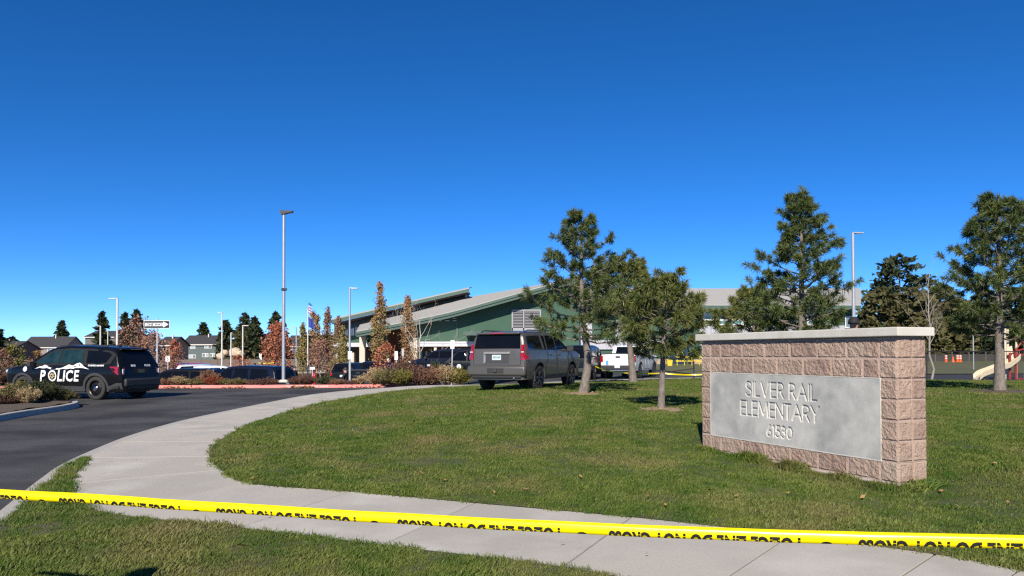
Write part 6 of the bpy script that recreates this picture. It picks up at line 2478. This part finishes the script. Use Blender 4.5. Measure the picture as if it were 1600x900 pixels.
# wooden fence line and pale bank below the houses
M['fence_wood'] = mat('weathered_fence', (0.16, 0.125, 0.105), (0.12, 0.095, 0.08), 1.2, .9, coords='World', stretch=(6, 1, .2))
fen = empty("board_fence", at(-40, 562, 112), 0, "long weathered board fence below the houses", "fence")
fo = fen.location
x = 0.0
k = 0
x_end = at(470, 556, 112).x - fo.x
while x < x_end:
    MB().box((x + 1.2, 0, -.85 + .02 * (k % 2)), (2.36, .06, 1.5)).build("fence_panel", M['fence_wood'], fen)
    MB().box((x, -.02, -.80), (.12, .12, 1.7)).build("post", M['fence_wood'], fen)
    x += 2.4
    k += 1
# cream boulders right of the grey house
M['boulder'] = mat('cream_boulder', (0.52, 0.43, 0.30), (0.42, 0.34, 0.24), 1.5, .95, coords='World', bump=.1, bscale=2)
for i, (px, py, Y, s, lb) in enumerate([(345, 557, 100, .55, "cream boulder left of the slim pole between the houses"), (368, 551, 105, .85, "largest cream boulder below the dense conifer pair"), (376, 553, 103, .5, "cream boulder right of the largest one"), (351, 551, 106, .55, "cream boulder behind the slim conifer's foot")]):
    bm = bmesh.new()
    bmesh.ops.create_icosphere(bm, subdivisions=2, radius=s)
    for v in bm.verts:
        n = 1 + .28 * noise.noise(v.co * (1.3 / s) + Vector((i * 3.1, 0, 0)))
        v.co = Vector((v.co.x * n * 1.1, v.co.y * n, max(v.co.z * n * .85, -s * .8)))
    me = bpy.data.meshes.new("boulder")
    bm.to_mesh(me)
    bm.free()
    me.materials.append(M['boulder'])
    o = mesh_obj("boulder", me)
    o.location = at(px, py, Y)
    tag(o, lb, "rock", "cream boulders below the conifers")

# ------------------------------------------------------------------ lamp posts, flagpole, signs
M['galv'] = mat('galvanised_steel', (0.46, 0.47, 0.49), (0.38, 0.39, 0.41), 8, .45, metal=.5, coords='World')
M['pole_tan'] = mat('pale_pole', (0.62, 0.60, 0.56), (0.55, 0.53, 0.50), 5, .6, coords='World')
M['lamp_dark'] = mat('dark_lamp_head', (0.02, 0.02, 0.022), None, rough=.5)
M['lens'] = mat('lamp_lens', (0.35, 0.36, 0.36), None, rough=.2)


def lamp_post(label, px, pytop, Y, zbase, r, arm, m, head=None, collar=True):
    t = at(px, pytop, Y)
    H = t.z - zbase
    root = empty("lamp_post", (t.x, t.y, zbase), 0, label, "lamp post", "lamp posts around the school")
    MB().tube([(0, 0, 0), (0, 0, H * .5), (0, 0, H)], [r, r * .9, r * .75], 12).build("pole", m, root, smooth=40)
    MB().box((0, 0, .03), (r * 3.6, r * 3.6, .06)).build("base_plate", m, root)
    s = 1 if arm > 0 else -1
    hd = MB()
    L = abs(arm)
    hd.prism([(0, 0), (L * .25, .0), (L * .3, -.02), (L, -.01), (L, .03), (L * .3, .05), (0, .05)], (0, .09 * s, H - .03), (s, 0, 0), (0, 0, 1), .18)
    h_ = hd.build("lamp_head", head or m, root)
    MB().box((s * L * .65, 0, H - .058), (L * .55, .13, .012)).build("lamp_lens", M['lens'], h_)
    return root


b_ = gp(448, 597.5, .13)
root = lamp_post("tall lamp post with a dark head behind the red kerb", 443.5, 331, b_.y + .35, .12, .085, .42, M['galv'], M['lamp_dark'])
t = root.location
MB().prism([(-.10, .0), (.42, .12), (.44, .18), (-.18, .20), (-.16, .12)], (0, .12, at(443.5, 331, t.y).z - .12 - .14), (1, 0, 0), (0, 0, 1), .24).build("lamp_fin", M['lamp_dark'], root)
MB().tube([(0, 0, 4.38), (0, 0, 4.50)], .11, 10).build("camera_band", M['lamp_dark'], root)
MB().box((.11, -.05, 4.44), (.10, .12, .10)).build("camera_box", M['lamp_dark'], root)
lamp_post("thin lamp post beside the officer in front of the school", 546.5, 450, 40, -.8, .062, .45, M['galv'])
lamp_post("lamp post with its arm to the left above the police SUV", 183.5, 466, 56, -1, .09, -.62, M['pole_tan'])
lamp_post("short lamp post left of the curved one above the police SUV", 157, 509, 75, -1, .09, -.3, M['pole_tan'])
lamp_post("third pale post above the police SUV's roof", 168.5, 517, 80, -1, .06, -.2, M['pole_tan'])
lamp_post("slim lamp post right of the dark grey house", 347, 488, 64, -1, .07, -.35, M['pole_tan'])
lamp_post("short pale post between the slim lamp post and the conifer pair", 361, 520, 70, -1, .07, .15, M['pole_tan'])
lamp_post("lamp post in front of the dense conifer pair", 379.5, 508.5, 58, -1, .062, .45, M['pole_tan'])
lamp_post("far lamp post between the tall lamp post and the flagpole", 463, 511.5, 85, -1, .09, -.35, M['galv'])
lamp_post("lamp post with its arm to the right behind the school sign", 1332.5, 363.5, 38, .0, .095, .52, M['galv'])

M['flag_red'] = mat('flag_red', (.42, .03, .04), None, rough=.8)
M['flag_white'] = mat('flag_white', (.70, .69, .68), None, rough=.8)
M['flag_blue'] = mat('flag_blue', (.03, .06, .28), None, rough=.8)
t = at(481, 483, 72)
fp = empty("flagpole", (t.x, t.y, -1), 0, "white flagpole between the narrow autumn trees", "flagpole")
MB().tube([(0, 0, 0), (0, 0, t.z + 1)], [.075, .045], 10).build("pole", M['pole_tan'], fp, smooth=40)
MB().lathe([(.001, -.08), (.06, -.05), (.085, 0), (.06, .05), (.001, .08)], 10, 'Z', (0, 0, t.z + 1.06)).build("finial", M['gold'], fp)


def limp(name, ztop, h, w_, m, parent, x0=.05, y=0):
    V, Fc = [], []
    nx_, nz = 10, 10
    for j in range(nz + 1):
        for i in range(nx_ + 1):
            s, t_ = i / nx_, j / nz
            xx = x0 + w_ * s * (.55 + .3 * t_)
            zz = ztop - h * t_ - .35 * w_ * s
            V.append((xx, y + .09 * math.sin(s * 9 + t_ * 2), zz))
    for j in range(nz):
        for i in range(nx_):
            a = j * (nx_ + 1) + i
            Fc.append((a, a + 1, a + nx_ + 2, a + nx_ + 1))
    return MB().add(V, Fc).build(name, m, parent, smooth=60)


zt = t.z + 1
us = empty("flag", (t.x, t.y, zt - .35), 0, "limp red, white and blue striped flag at the top of the flagpole", "flag")
for k in range(8):
    m_ = M['flag_blue'] if k < 2 else (M['flag_red'] if k % 2 else M['flag_white'])
    limp("stripe", -.13 * k, .13, .55, m_, us)
sf = empty("flag", (t.x, t.y, zt - 1.75), 0, "limp blue flag hanging below the striped one", "flag")
limp("cloth", 0, .95, .8, M['flag_blue'], sf)

# one way sign
M['sign_black'] = mat('sign_black', (.012, .012, .013), None, rough=.45)
M['sign_white'] = mat('sign_white', (.78, .78, .77), (.74, .74, .73), 4, .4)
Yow = 33.6
c = at(245, 507, Yow)
ow = empty("one_way_sign", (c.x, c.y, .1), 0, "black ONE WAY sign with white right arrow on a thin post", "sign")
cz = c.z - .1
W_, H_ = 40.5 / scale_at(Yow), 12.6 / scale_at(Yow)
MB().bar((0, .05, -.1), (0, .05, cz + H_ * .75), .055, .045, up=(0, 1, 0)).build("post", M['galv'], ow)
MB().box((0, 0, cz), (W_, .012, H_)).build("sign_border", M['sign_white'], ow, bevel=.004)
MB().box((0, -.009, cz), (W_ * .965, .008, H_ * .87)).build("sign_plate", M['sign_black'], ow)
ar = [(-.45, -.20), (.25, -.20), (.25, -.37), (.46, 0), (.25, .37), (.25, .20), (-.45, .20)]
MB().prism([(x * W_, y * H_) for x, y in ar], (0, -.015, cz), (1, 0, 0), (0, 0, 1), .003).build("arrow", M['sign_white'], ow)
text_on("lettering", "ONE WAY", H_ * .40, M['sign_black'], ow, (-.08 * W_, -.0195, cz), (1, 0, 0), (0, 0, 1), bold=.005, sx=1.05)


def small_sign(label, px, pyt, pyb, Y, pw, zbase, tilt=0.0, text=None, back=False, cat="sign"):
    a, b = at(px - pw / 2, pyb, Y), at(px + pw / 2, pyt, Y)
    c = (a + b) / 2
    root = empty("sign_post", (c.x, c.y, zbase), 0, label, cat)
    root.rotation_euler = (0, tilt, 0)
    w_, h_ = b.x - a.x, b.z - a.z
    zc_ = c.z - zbase
    MB().bar((0, .04, 0), (0, .04, zc_ + h_ * .5), .05, .04, up=(0, 1, 0)).build("post", M['galv'], root)
    MB().box((0, 0, zc_), (w_, .012, h_)).build("sign_plate", M['galv'] if back else M['sign_white'], root, bevel=.004)
    if text:
        text_on("lettering", text, h_ * .85, M['sign_black'], root, (0, -.009, zc_), (1, 0, 0), (0, 0, 1), bold=.006)
    return root


small_sign("small white sign with a black 5 right of the police SUV", 262, 557, 565, 46, 6.5, -1.0, text="5")
small_sign("white sign on a leaning post left of the grey SUV", 705, 531.5, 545, 38, 6.2, -.2, tilt=.03)
small_sign("white sign on the thin lamp post by the officer", 546.8, 549, 561.5, 39.8, 6.5, -.8)
small_sign("white sign in front of the small orange tree", 619, 549, 562.5, 47, 5, -.6)
small_sign("grey sign behind the bare white tree's trunk", 629.5, 545, 556, 50, 3.6, -.6, back=True)
small_sign("low white sign left of the red hydrant", 488, 573.5, 577.5, 46, 8, -1)
small_sign("white sign on the flagpole side of the car park", 407, 552, 562, 70, 4.0, -1)

# fire hydrant
M['hyd'] = mat('hydrant_red', (.42, .012, .02), (.34, .01, .015), 8, .4)
p = at(491.5, 560, 36.2)
hy = empty("fire_hydrant", (p.x, p.y, -.25), 0, "red fire hydrant among the maroon shrubs", "hydrant")
MB().lathe([(.13, 0), (.13, .05), (.085, .06), (.085, .55), (.12, .56), (.12, .62), (.09, .64), (.075, .74), (.03, .79), (.03, .83), (.001, .83)], 14).build("barrel", M['hyd'], hy, smooth=40)
for s in (-1, 1):
    MB().lathe([(.05, s * .07), (.05, s * .14), (.065, s * .14), (.065, s * .18), (.001, s * .18)], 10, 'X', (0, 0, .45)).build("nozzle_cap", M['hyd'], hy)

# flat stones at the foot of the tall lamp post
for px, lb in ((436, "pale stone left of the tall lamp post's foot"), (442.5, "pale stone against the tall lamp post's foot")):
    p = gp(px, 597.5, .14)
    bm = bmesh.new()
    bmesh.ops.create_icosphere(bm, subdivisions=2, radius=.16)
    for v in bm.verts:
        v.co = Vector((v.co.x * 1.2, v.co.y, v.co.z * .55)) * (1 + .2 * noise.noise(v.co * 6 + Vector((px, 0, 0))))
    me = bpy.data.meshes.new("stone")
    bm.to_mesh(me)
    bm.free()
    me.materials.append(M['cap'])
    o = mesh_obj("stone", me)
    o.location = (p.x, p.y + .35, .17)
    tag(o, lb, "stone")

# ------------------------------------------------------------------ low chain-link fence and playground
M['dark_metal'] = mat('black_fence_metal', (.015, .015, .016), None, rough=.5)
fence = empty("chain_link_fence", (18.6, 33.9, .12), 0, "low black chain-link fence in front of the playground", "fence")
fl = [Vector((0, 0, 0)), Vector((3.0, -.3, 0)), Vector((6.2, -.6, 0)), Vector((9.5, -.9, 0)), Vector((13, -1.0, 0))]
FH = 1.36
for p in fl:
    MB().tube([p, p + Vector((0, 0, FH + .06))], .032, 8).build("post", M['dark_metal'], fence)
for a, b in zip(fl, fl[1:]):
    MB().tube([a + Vector((0, 0, FH)), b + Vector((0, 0, FH))], .022, 6).build("top_rail", M['dark_metal'], fence)
    mb = MB()
    L = (b - a).length
    d = (b - a).normalized()
    st = .085
    for k in range(int((L + FH) / st)):
        for s in (1, -1):
            u0 = k * st - FH if s > 0 else k * st
            p0, p1 = (u0, 0), (u0 + s * FH, FH)
            # clip to the bay
            t0, t1 = 0.0, 1.0
            du = p1[0] - p0[0]
            for lim, sg in ((0, 1), (L, -1)):
                f0, f1 = (p0[0] - lim) * sg, (p1[0] - lim) * sg
                if f0 < 0 and f1 < 0:
                    t0 = 2
                elif f0 < 0:
                    t0 = max(t0, f0 / (f0 - f1))
                elif f1 < 0:
                    t1 = min(t1, f0 / (f0 - f1))
            if t0 < t1:
                q0 = a + d * (p0[0] + du * t0) + Vector((0, .004 * s, FH * t0))
                q1 = a + d * (p0[0] + du * t1) + Vector((0, .004 * s, FH * t1))
                mb.bar(q0, q1, .004, .004)
    o = mb.build("chain_mesh", M['dark_metal'], fence, fix=False)
    o["kind"] = "stuff"
lamp = empty("pole", (at(1521, 551, 60).x, 60, 0), 0, "slim grey pole behind the fence left of the slide", "pole")
MB().tube([(0, 0, 0), (0, 0, at(1521, 523, 60).z)], .045, 8).build("shaft", M['galv'], lamp)

M['play_cream'] = mat('cream_plastic', (.66, .57, .40), (.60, .51, .35), 3, .45)
M['play_red'] = mat('playground_red', (.30, .03, .02), (.25, .025, .018), 6, .45)
YP = 39.0
pg0 = at(1572, 605, YP)
play = empty("playground_frame", (pg0.x, YP, 0.0), 0, "playground climbing frame with cream and red posts and a cream slide", "playground")


def pl(px, py, dy=0.0):
    p = at(px, py, YP + dy)
    return Vector((p.x - pg0.x, dy, max(p.z, .03)))


for px, y0, y1, m_, dy in ((1570.5, 513.5, 598, 'play_cream', 0), (1574.5, 514, 598, 'play_cream', .9), (1588, 523.5, 570, 'play_cream', 1.1), (1602, 520, 600, 'play_cream', .9)):
    MB().tube([pl(px, 602, dy) * 1 - Vector((0, 0, .0)), pl(px, y0, dy)], .062, 10).build("post", M[m_], play, smooth=40)
for px, y0, dy in ((1578, 551, -.1), (1587.5, 545, -.1)):
    MB().tube([pl(px, 603, dy), pl(px, y0, dy)], .062, 10).build("post", M['play_red'], play, smooth=40)
for a, b in (((1575, 527), (1589, 527)), ((1578, 552), (1600, 545)), ((1590, 530), (1606, 539)), ((1588, 533), (1604, 531)), ((1588, 545), (1606, 522)), ((1586, 594), (1604, 594))):
    MB().tube([pl(*a, .4), pl(*b, .4)], .04, 8).build("rail", M['play_red'], play)
MB().box(tuple((pl(1580, 560, .5) + pl(1612, 560, .5)) / 2 + Vector((0, .5, .2))), (1.5, 1.2, .08)).build("deck", M['play_red'], play)
# panel and slide
MB().prism([(0, 0), (.30, .12), (.36, -.22), (.06, -.36)], tuple(pl(1571, 544, -.05)), (1, 0, 0), (0, 0, 1), .05).build("panel", M['play_cream'], play)
sl = catmull([pl(1589, 560, -.3), pl(1582, 566.5, -.3), pl(1572, 573, -.35), pl(1558, 577, -.4), pl(1546, 581.5, -.45), pl(1533, 586.5, -.5), pl(1526, 592.5, -.5)], 6)
prof_s = [(-.32, .22), (-.30, .24), (-.25, .02), (0, -.03), (.25, .02), (.30, .24), (.32, .22), (.27, -.05), (0, -.10), (-.27, -.05)]
vs, fs = [], []
for p in sl:
    for a, b in prof_s:
        vs.append((p.x, p.y + a, p.z + b))
q = len(prof_s)
for i in range(len(sl) - 1):
    for j in range(q):
        fs.append((i * q + j, i * q + (j + 1) % q, (i + 1) * q + (j + 1) % q, (i + 1) * q + j))
fs += [tuple(range(q)), tuple((len(sl) - 1) * q + j for j in range(q))]
MB().add(vs, fs).build("slide", M['play_cream'], play, smooth=50)
for px, y0 in ((1538, 588), (1556, 580)):
    MB().tube([pl(px, 604, -.45), pl(px, y0, -.45)], .03, 6).build("slide_leg", M['play_red'], play)
# rubber kerb edge of the court
V, Fc = fill_poly([(17, 34.6), (44, 33.2), (44, 47.5), (12, 47.5)], None, lambda x, y: .012)
struct("playground_surface", V, Fc, mat('rubber_surface', (.025, .025, .028), (.035, .035, .037), 20, .9, coords='World'))
# orange barrels and cone far off
M['orange'] = mat('safety_orange', (.75, .12, .02), None, rough=.5)
for i, (px, lb) in enumerate([(1478, "orange traffic barrel at the far edge of the field, left of the cone"), (1496, "orange traffic barrel at the far edge of the field, right of the cone"), (1500.5, "rightmost orange traffic barrel at the far edge of the field")]):
    p = at(px, 556, 100)
    br = empty("traffic_barrel", (p.x, 100, .05), 0, lb, "barrel", "orange barrels at the field edge")
    MB().lathe([(.24, 0), (.24, .05), (.17, .05), (.14, .9), (.06, .95), (.001, .95)], 12).build("drum", M['orange'], br)
    for z in (.45, .75):
        MB().lathe([(.175 - z * .03, z), (.172 - z * .03, z + .12)], 12).build("band", M['sign_white'], br)
p = at(1489, 557, 99)
cn = empty("traffic_cone", (p.x, 99, .05), 0, "orange traffic cone between the barrels at the field edge", "cone")
MB().lathe([(.2, .04), (.05, .75), (.001, .75)], 12).build("cone_body", M['orange'], cn)
MB().box((0, 0, .02), (.5, .5, .04)).build("cone_foot", M['orange'], cn)
# far board fence behind the field
ff = empty("board_fence", (at(1330, 551, 108).x, 108, 0), 0, "board fence with tree shade painted on its panels at the back of the playing field", "fence")
for k in range(16):
    MB().box((k * 2.4 + 1.2, 0, .55), (2.36, .05, 1.0)).build("fence_panel", mat('tree_shade_fence', (.035, .033, .028), (.05, .047, .04), 2, .9, coords='World'), ff)  # shade of the trees is put into the dark panel colour
    MB().box((k * 2.4, -.03, .75), (.10, .10, 1.5)).build("post", M['fence_wood'], ff)

# yellow bin and railing by the gym door, second tape
M['yellow'] = mat('safety_yellow', (.70, .50, .03), (.62, .44, .03), 5, .5)
p = at(1046, 565, 80)
yb_ = empty("yellow_bin", (p.x, 80, .03), 0, "small yellow bin in front of the gym door", "bin")
MB().add([(-.22, -.2, 0), (.22, -.2, 0), (.22, .2, 0), (-.22, .2, 0), (-.30, -.25, .62), (.30, -.25, .62), (.30, .25, .62), (-.30, .25, .62)],
         [(0, 1, 5, 4), (1, 2, 6, 5), (2, 3, 7, 6), (3, 0, 4, 7), (0, 3, 2, 1), (4, 5, 6, 7)]).build("tub", M['yellow'], yb_)
MB().box((0, 0, .66), (.66, .56, .08)).build("lid", M['yellow'], yb_, bevel=.02)
p = at(1058, 565, 82)
rl = empty("yellow_railing", (p.x, 82, .03), 0, "low yellow railing right of the yellow bin", "railing")
for k in range(6):
    MB().tube([(k * .8, 0, 0), (k * .8, 0, .95)], .04, 6).build("post", M['yellow'], rl)
for z in (.5, .92):
    MB().box((2.0, -.05, z), (4.3, .04, .14)).build("rail", M['yellow'], rl)


def far_tape(label, pts, sag=.15):
    P = []
    for a, b in zip(pts, pts[1:]):
        for k in range(10):
            t = k / 10
            p = a.lerp(b, t)
            P.append(p - Vector((0, 0, 4 * sag * t * (1 - t))))
    P.append(pts[-1])
    o0 = P[0].copy()
    vs = []
    for i, p in enumerate(P):
        tw = .4 * math.sin(i * .7)
        vs += [tuple(p - o0 + Vector((0, tw * .03, .026))), tuple(p - o0 - Vector((0, tw * .03, .026)))]
    fs = [(2 * i, 2 * i + 1, 2 * i + 3, 2 * i + 2) for i in range(len(P) - 1)]
    o = MB().add(vs, fs).build("police_tape", M['tape'], None, fix=False)
    o.location = o0
    return tag(o, label, "tape")


far_tape("yellow tape strung behind the young pines towards the school sign", [at(930, 572.5, 37), at(962, 581.5, 34.5), at(1036, 583, 31.0), at(1100, 585, 30.5), at(1250, 583, 30)], .04)
far_tape("yellow tape strung in front of the school entrance columns", [at(560, 575, 60), at(655, 564.5, 58), at(668, 564, 57.5), at(700, 571, 57)], .05)
far_tape("yellow tape beside the people left of the flagpole", [at(404, 567, 62), at(428, 566.5, 61)], .05)
st = empty("fence_post", (at(1084, 551, 39).x, 39, .05), 0, "thin black fence post at the left end of the sign", "post")
MB().tube([(0, 0, 0), (0, 0, 1.0)], .03, 8).build("shaft", M['dark_metal'], st)
MB().tube([(0, 0, .60), at(1040, 582, 39) - Vector((st.location.x, 39, .05))], .022, 6).build("brace", M['dark_metal'], st)

# ------------------------------------------------------------------ people
M['skin'] = mat('skin', (.45, .25, .17), (.40, .22, .15), 20, .55)
M['hair'] = mat('dark_hair', (.02, .015, .012), None, rough=.6)


def person(label, loc, rz, shirt, trousers, height=1.78, pose='stand', cap=None):
    """one skinned body: hips, spine, head, arms, legs; clothes by region"""
    k = height / 1.78
    J = {'hip': (0, 0, .95), 'waist': (0, 0, 1.08), 'chest': (0, 0, 1.32), 'neck': (0, .0, 1.49), 'head0': (0, .02, 1.58), 'head1': (0, .025, 1.68), 'head2': (0, .01, 1.755)}
    Ed = [('hip', 'waist'), ('waist', 'chest'), ('chest', 'neck'), ('neck', 'head0'), ('head0', 'head1'), ('head1', 'head2')]
    Rd = {'hip': (.155, .12), 'waist': (.145, .11), 'chest': (.175, .12), 'neck': (.062, .062), 'head0': (.075, .085), 'head1': (.082, .10), 'head2': (.055, .065)}
    for s, n in ((-1, 'l'), (1, 'r')):
        arm = {'stand': ((.20, 0, 1.43), (.27, -.02, 1.14), (.27, .10, .90), (.27, .13, .80)),
               'point': ((.20, 0, 1.43), (.30, .12, 1.20), (.26, .36, 1.12), (.24, .45, 1.12))}[pose]
        for i, (nm, r) in enumerate((('sh', .072), ('el', .052), ('wr', .034), ('ha', .038))):
            J[nm + n] = (s * arm[i][0], arm[i][1], arm[i][2])
            Rd[nm + n] = (r, r)
        Ed += [('chest', 'sh' + n), ('sh' + n, 'el' + n), ('el' + n, 'wr' + n), ('wr' + n, 'ha' + n)]
        for i in range(4):
            J['f%d%s' % (i, n)] = (s * (.255 + .012 * i), J['ha' + n][1] - .03 + .022 * i + .02, J['ha' + n][2] - .085 + .006 * abs(i - 1.5))
            Rd['f%d%s' % (i, n)] = (.010, .010)
            Ed.append(('ha' + n, 'f%d%s' % (i, n)))
        J['th' + n] = (s * .235, J['ha' + n][1] + .07, J['ha' + n][2] - .03)
        Rd['th' + n] = (.011, .011)
        Ed.append(('ha' + n, 'th' + n))
        for nm, p, r in (('tp', (.10, 0, .88), .095), ('kn', (.115, .03, .50), .062), ('an', (.12, -.01, .10), .042), ('to', (.135, .15, .045), .04)):
            J[nm + n] = (s * p[0], p[1], p[2])
            Rd[nm + n] = (r, r)
        Ed += [('hip', 'tp' + n), ('tp' + n, 'kn' + n), ('kn' + n, 'an' + n), ('an' + n, 'to' + n)]
    names = list(J)
    me = bpy.data.meshes.new("body")
    me.from_pydata([tuple(c * k for c in J[n]) for n in names], [(names.index(a), names.index(b)) for a, b in Ed], [])
    o = bpy.data.objects.new("body", me)
    COL.objects.link(o)
    sk = o.modifiers.new("skin", 'SKIN')
    sv = me.skin_vertices[0].data
    for i, n in enumerate(names):
        sv[i].radius = (Rd[n][0] * k, Rd[n][1] * k)
        sv[i].use_root = (n == 'hip')
    o.modifiers.new("subd", 'SUBSURF').levels = 2
    bpy.context.view_layer.update()
    dg = bpy.context.evaluated_depsgraph_get()
    ev = bpy.data.meshes.new_from_object(o.evaluated_get(dg))
    bpy.data.objects.remove(o)
    for m_ in (M['skin'], shirt, trousers, M['plastic']):
        ev.materials.append(m_)
    ev.shade_smooth()
    for p in ev.polygons:
        c = p.center / k
        if c.z > 1.50:
            p.material_index = 0
        elif abs(c.x) > .19 and c.z < 1.16:
            p.material_index = 0
        elif c.z > .97:
            p.material_index = 1
        elif c.z > .12:
            p.material_index = 2
        else:
            p.material_index = 3
    root = empty("person", loc, rz, label, "person")
    mesh_obj("body", ev, None, root)
    hm = MB()
    prof = [(.001, .118), (.05, .112), (.085, .075), (.10, .03), (.102, -.02)]
    hm.lathe(prof, 14, 'Z', (0, 0, 1.655))
    h_ = hm.build("cap" if cap else "hair", cap or M['hair'], root, smooth=60)
    h_.scale = (k, k * 1.15, k)
    if cap:
        MB().add([(-.07, .10, 1.665), (.07, .10, 1.665), (.05, .20, 1.65), (-.05, .20, 1.65), (-.07, .10, 1.675), (.07, .10, 1.675), (.05, .20, 1.66), (-.05, .20, 1.66)],
                 [(0, 1, 2, 3), (7, 6, 5, 4), (0, 4, 5, 1), (1, 5, 6, 2), (2, 6, 7, 3), (3, 7, 4, 0)]).build("cap_peak", cap, h_)
    for s in (-1, 1):
        MB().box((s * .032 * k, .118 * k, 1.665 * k), (.022 * k, .02 * k, .012 * k)).build("eye", M['hair'], root)
    MB().add([(-.015 * k, .115 * k, 1.63 * k), (.015 * k, .115 * k, 1.63 * k), (0, .15 * k, 1.632 * k), (0, .115 * k, 1.67 * k)], [(0, 1, 2), (1, 3, 2), (0, 2, 3), (0, 3, 1)]).build("nose", M['skin'], root)
    MB().box((0, .114 * k, 1.605 * k), (.045 * k, .02 * k, .008 * k)).build("mouth", mat('lips', (.30, .12, .10), None, rough=.5), root)
    return root


M['uniform'] = mat('black_uniform', (.010, .010, .012), (.016, .016, .018), 20, .8)
M['khaki'] = mat('khaki_trousers', (.30, .20, .12), (.24, .16, .10), 20, .85)
M['jeans'] = mat('blue_jeans', (.05, .08, .14), (.035, .06, .11), 20, .85)
M['blue_shirt'] = mat('blue_shirt', (.10, .30, .50), None, rough=.8)
p = at(540, 580, 38.5)
person("officer in a black shirt and khaki trousers beside the thin lamp post", (p.x, p.y, G(p.x, p.y)), math.pi * .5, M['uniform'], M['khaki'], 1.80, 'point')
for px, Y, sh, tr, lb in ((453, 68, 'uniform', 'blue_shirt', "person in a dark top right of the tall lamp post near the fence"),
                          (438, 47, 'uniform', 'uniform', "person in black directly left of the tall lamp post"),
                          (460, 46, 'uniform', 'uniform', "person in black directly right of the tall lamp post"),
                          (398, 60, 'uniform', 'jeans', "person in black behind the navy SUV's roof"),
                          (409, 61, 'uniform', 'uniform', "second person in black behind the navy SUV's tail"),
                          (490, 66, 'uniform', 'jeans', "person in black right of the flagpole by the straw bed"),
                          (668, 54, 'uniform', 'uniform', "person in dark clothes right of the bare white tree"),
                          (690, 50, 'blue_shirt', 'jeans', "person in blue behind the russet shrubs")):
    p = at(px, 575, Y)
    person(lb, (p.x, p.y, G(p.x, p.y)), RNG.uniform(0, 6.28), M[sh], M[tr], 1.76)
p = at(1334, 505, 14.3)
person("person in a dark cap whose head shows over the sign cap", (p.x, p.y, hz(p.x, p.y)), math.pi - .4, M['uniform'], M['khaki'], 1.83, cap=M['uniform'])
# bystander left of the camera, whose head throws the small shadow at the bottom left
person("bystander standing outside the frame whose head casts the shadow on the verge", (-2.78, 2.13, ZS + .01), 0.4, M['uniform'], M['jeans'], 1.76)
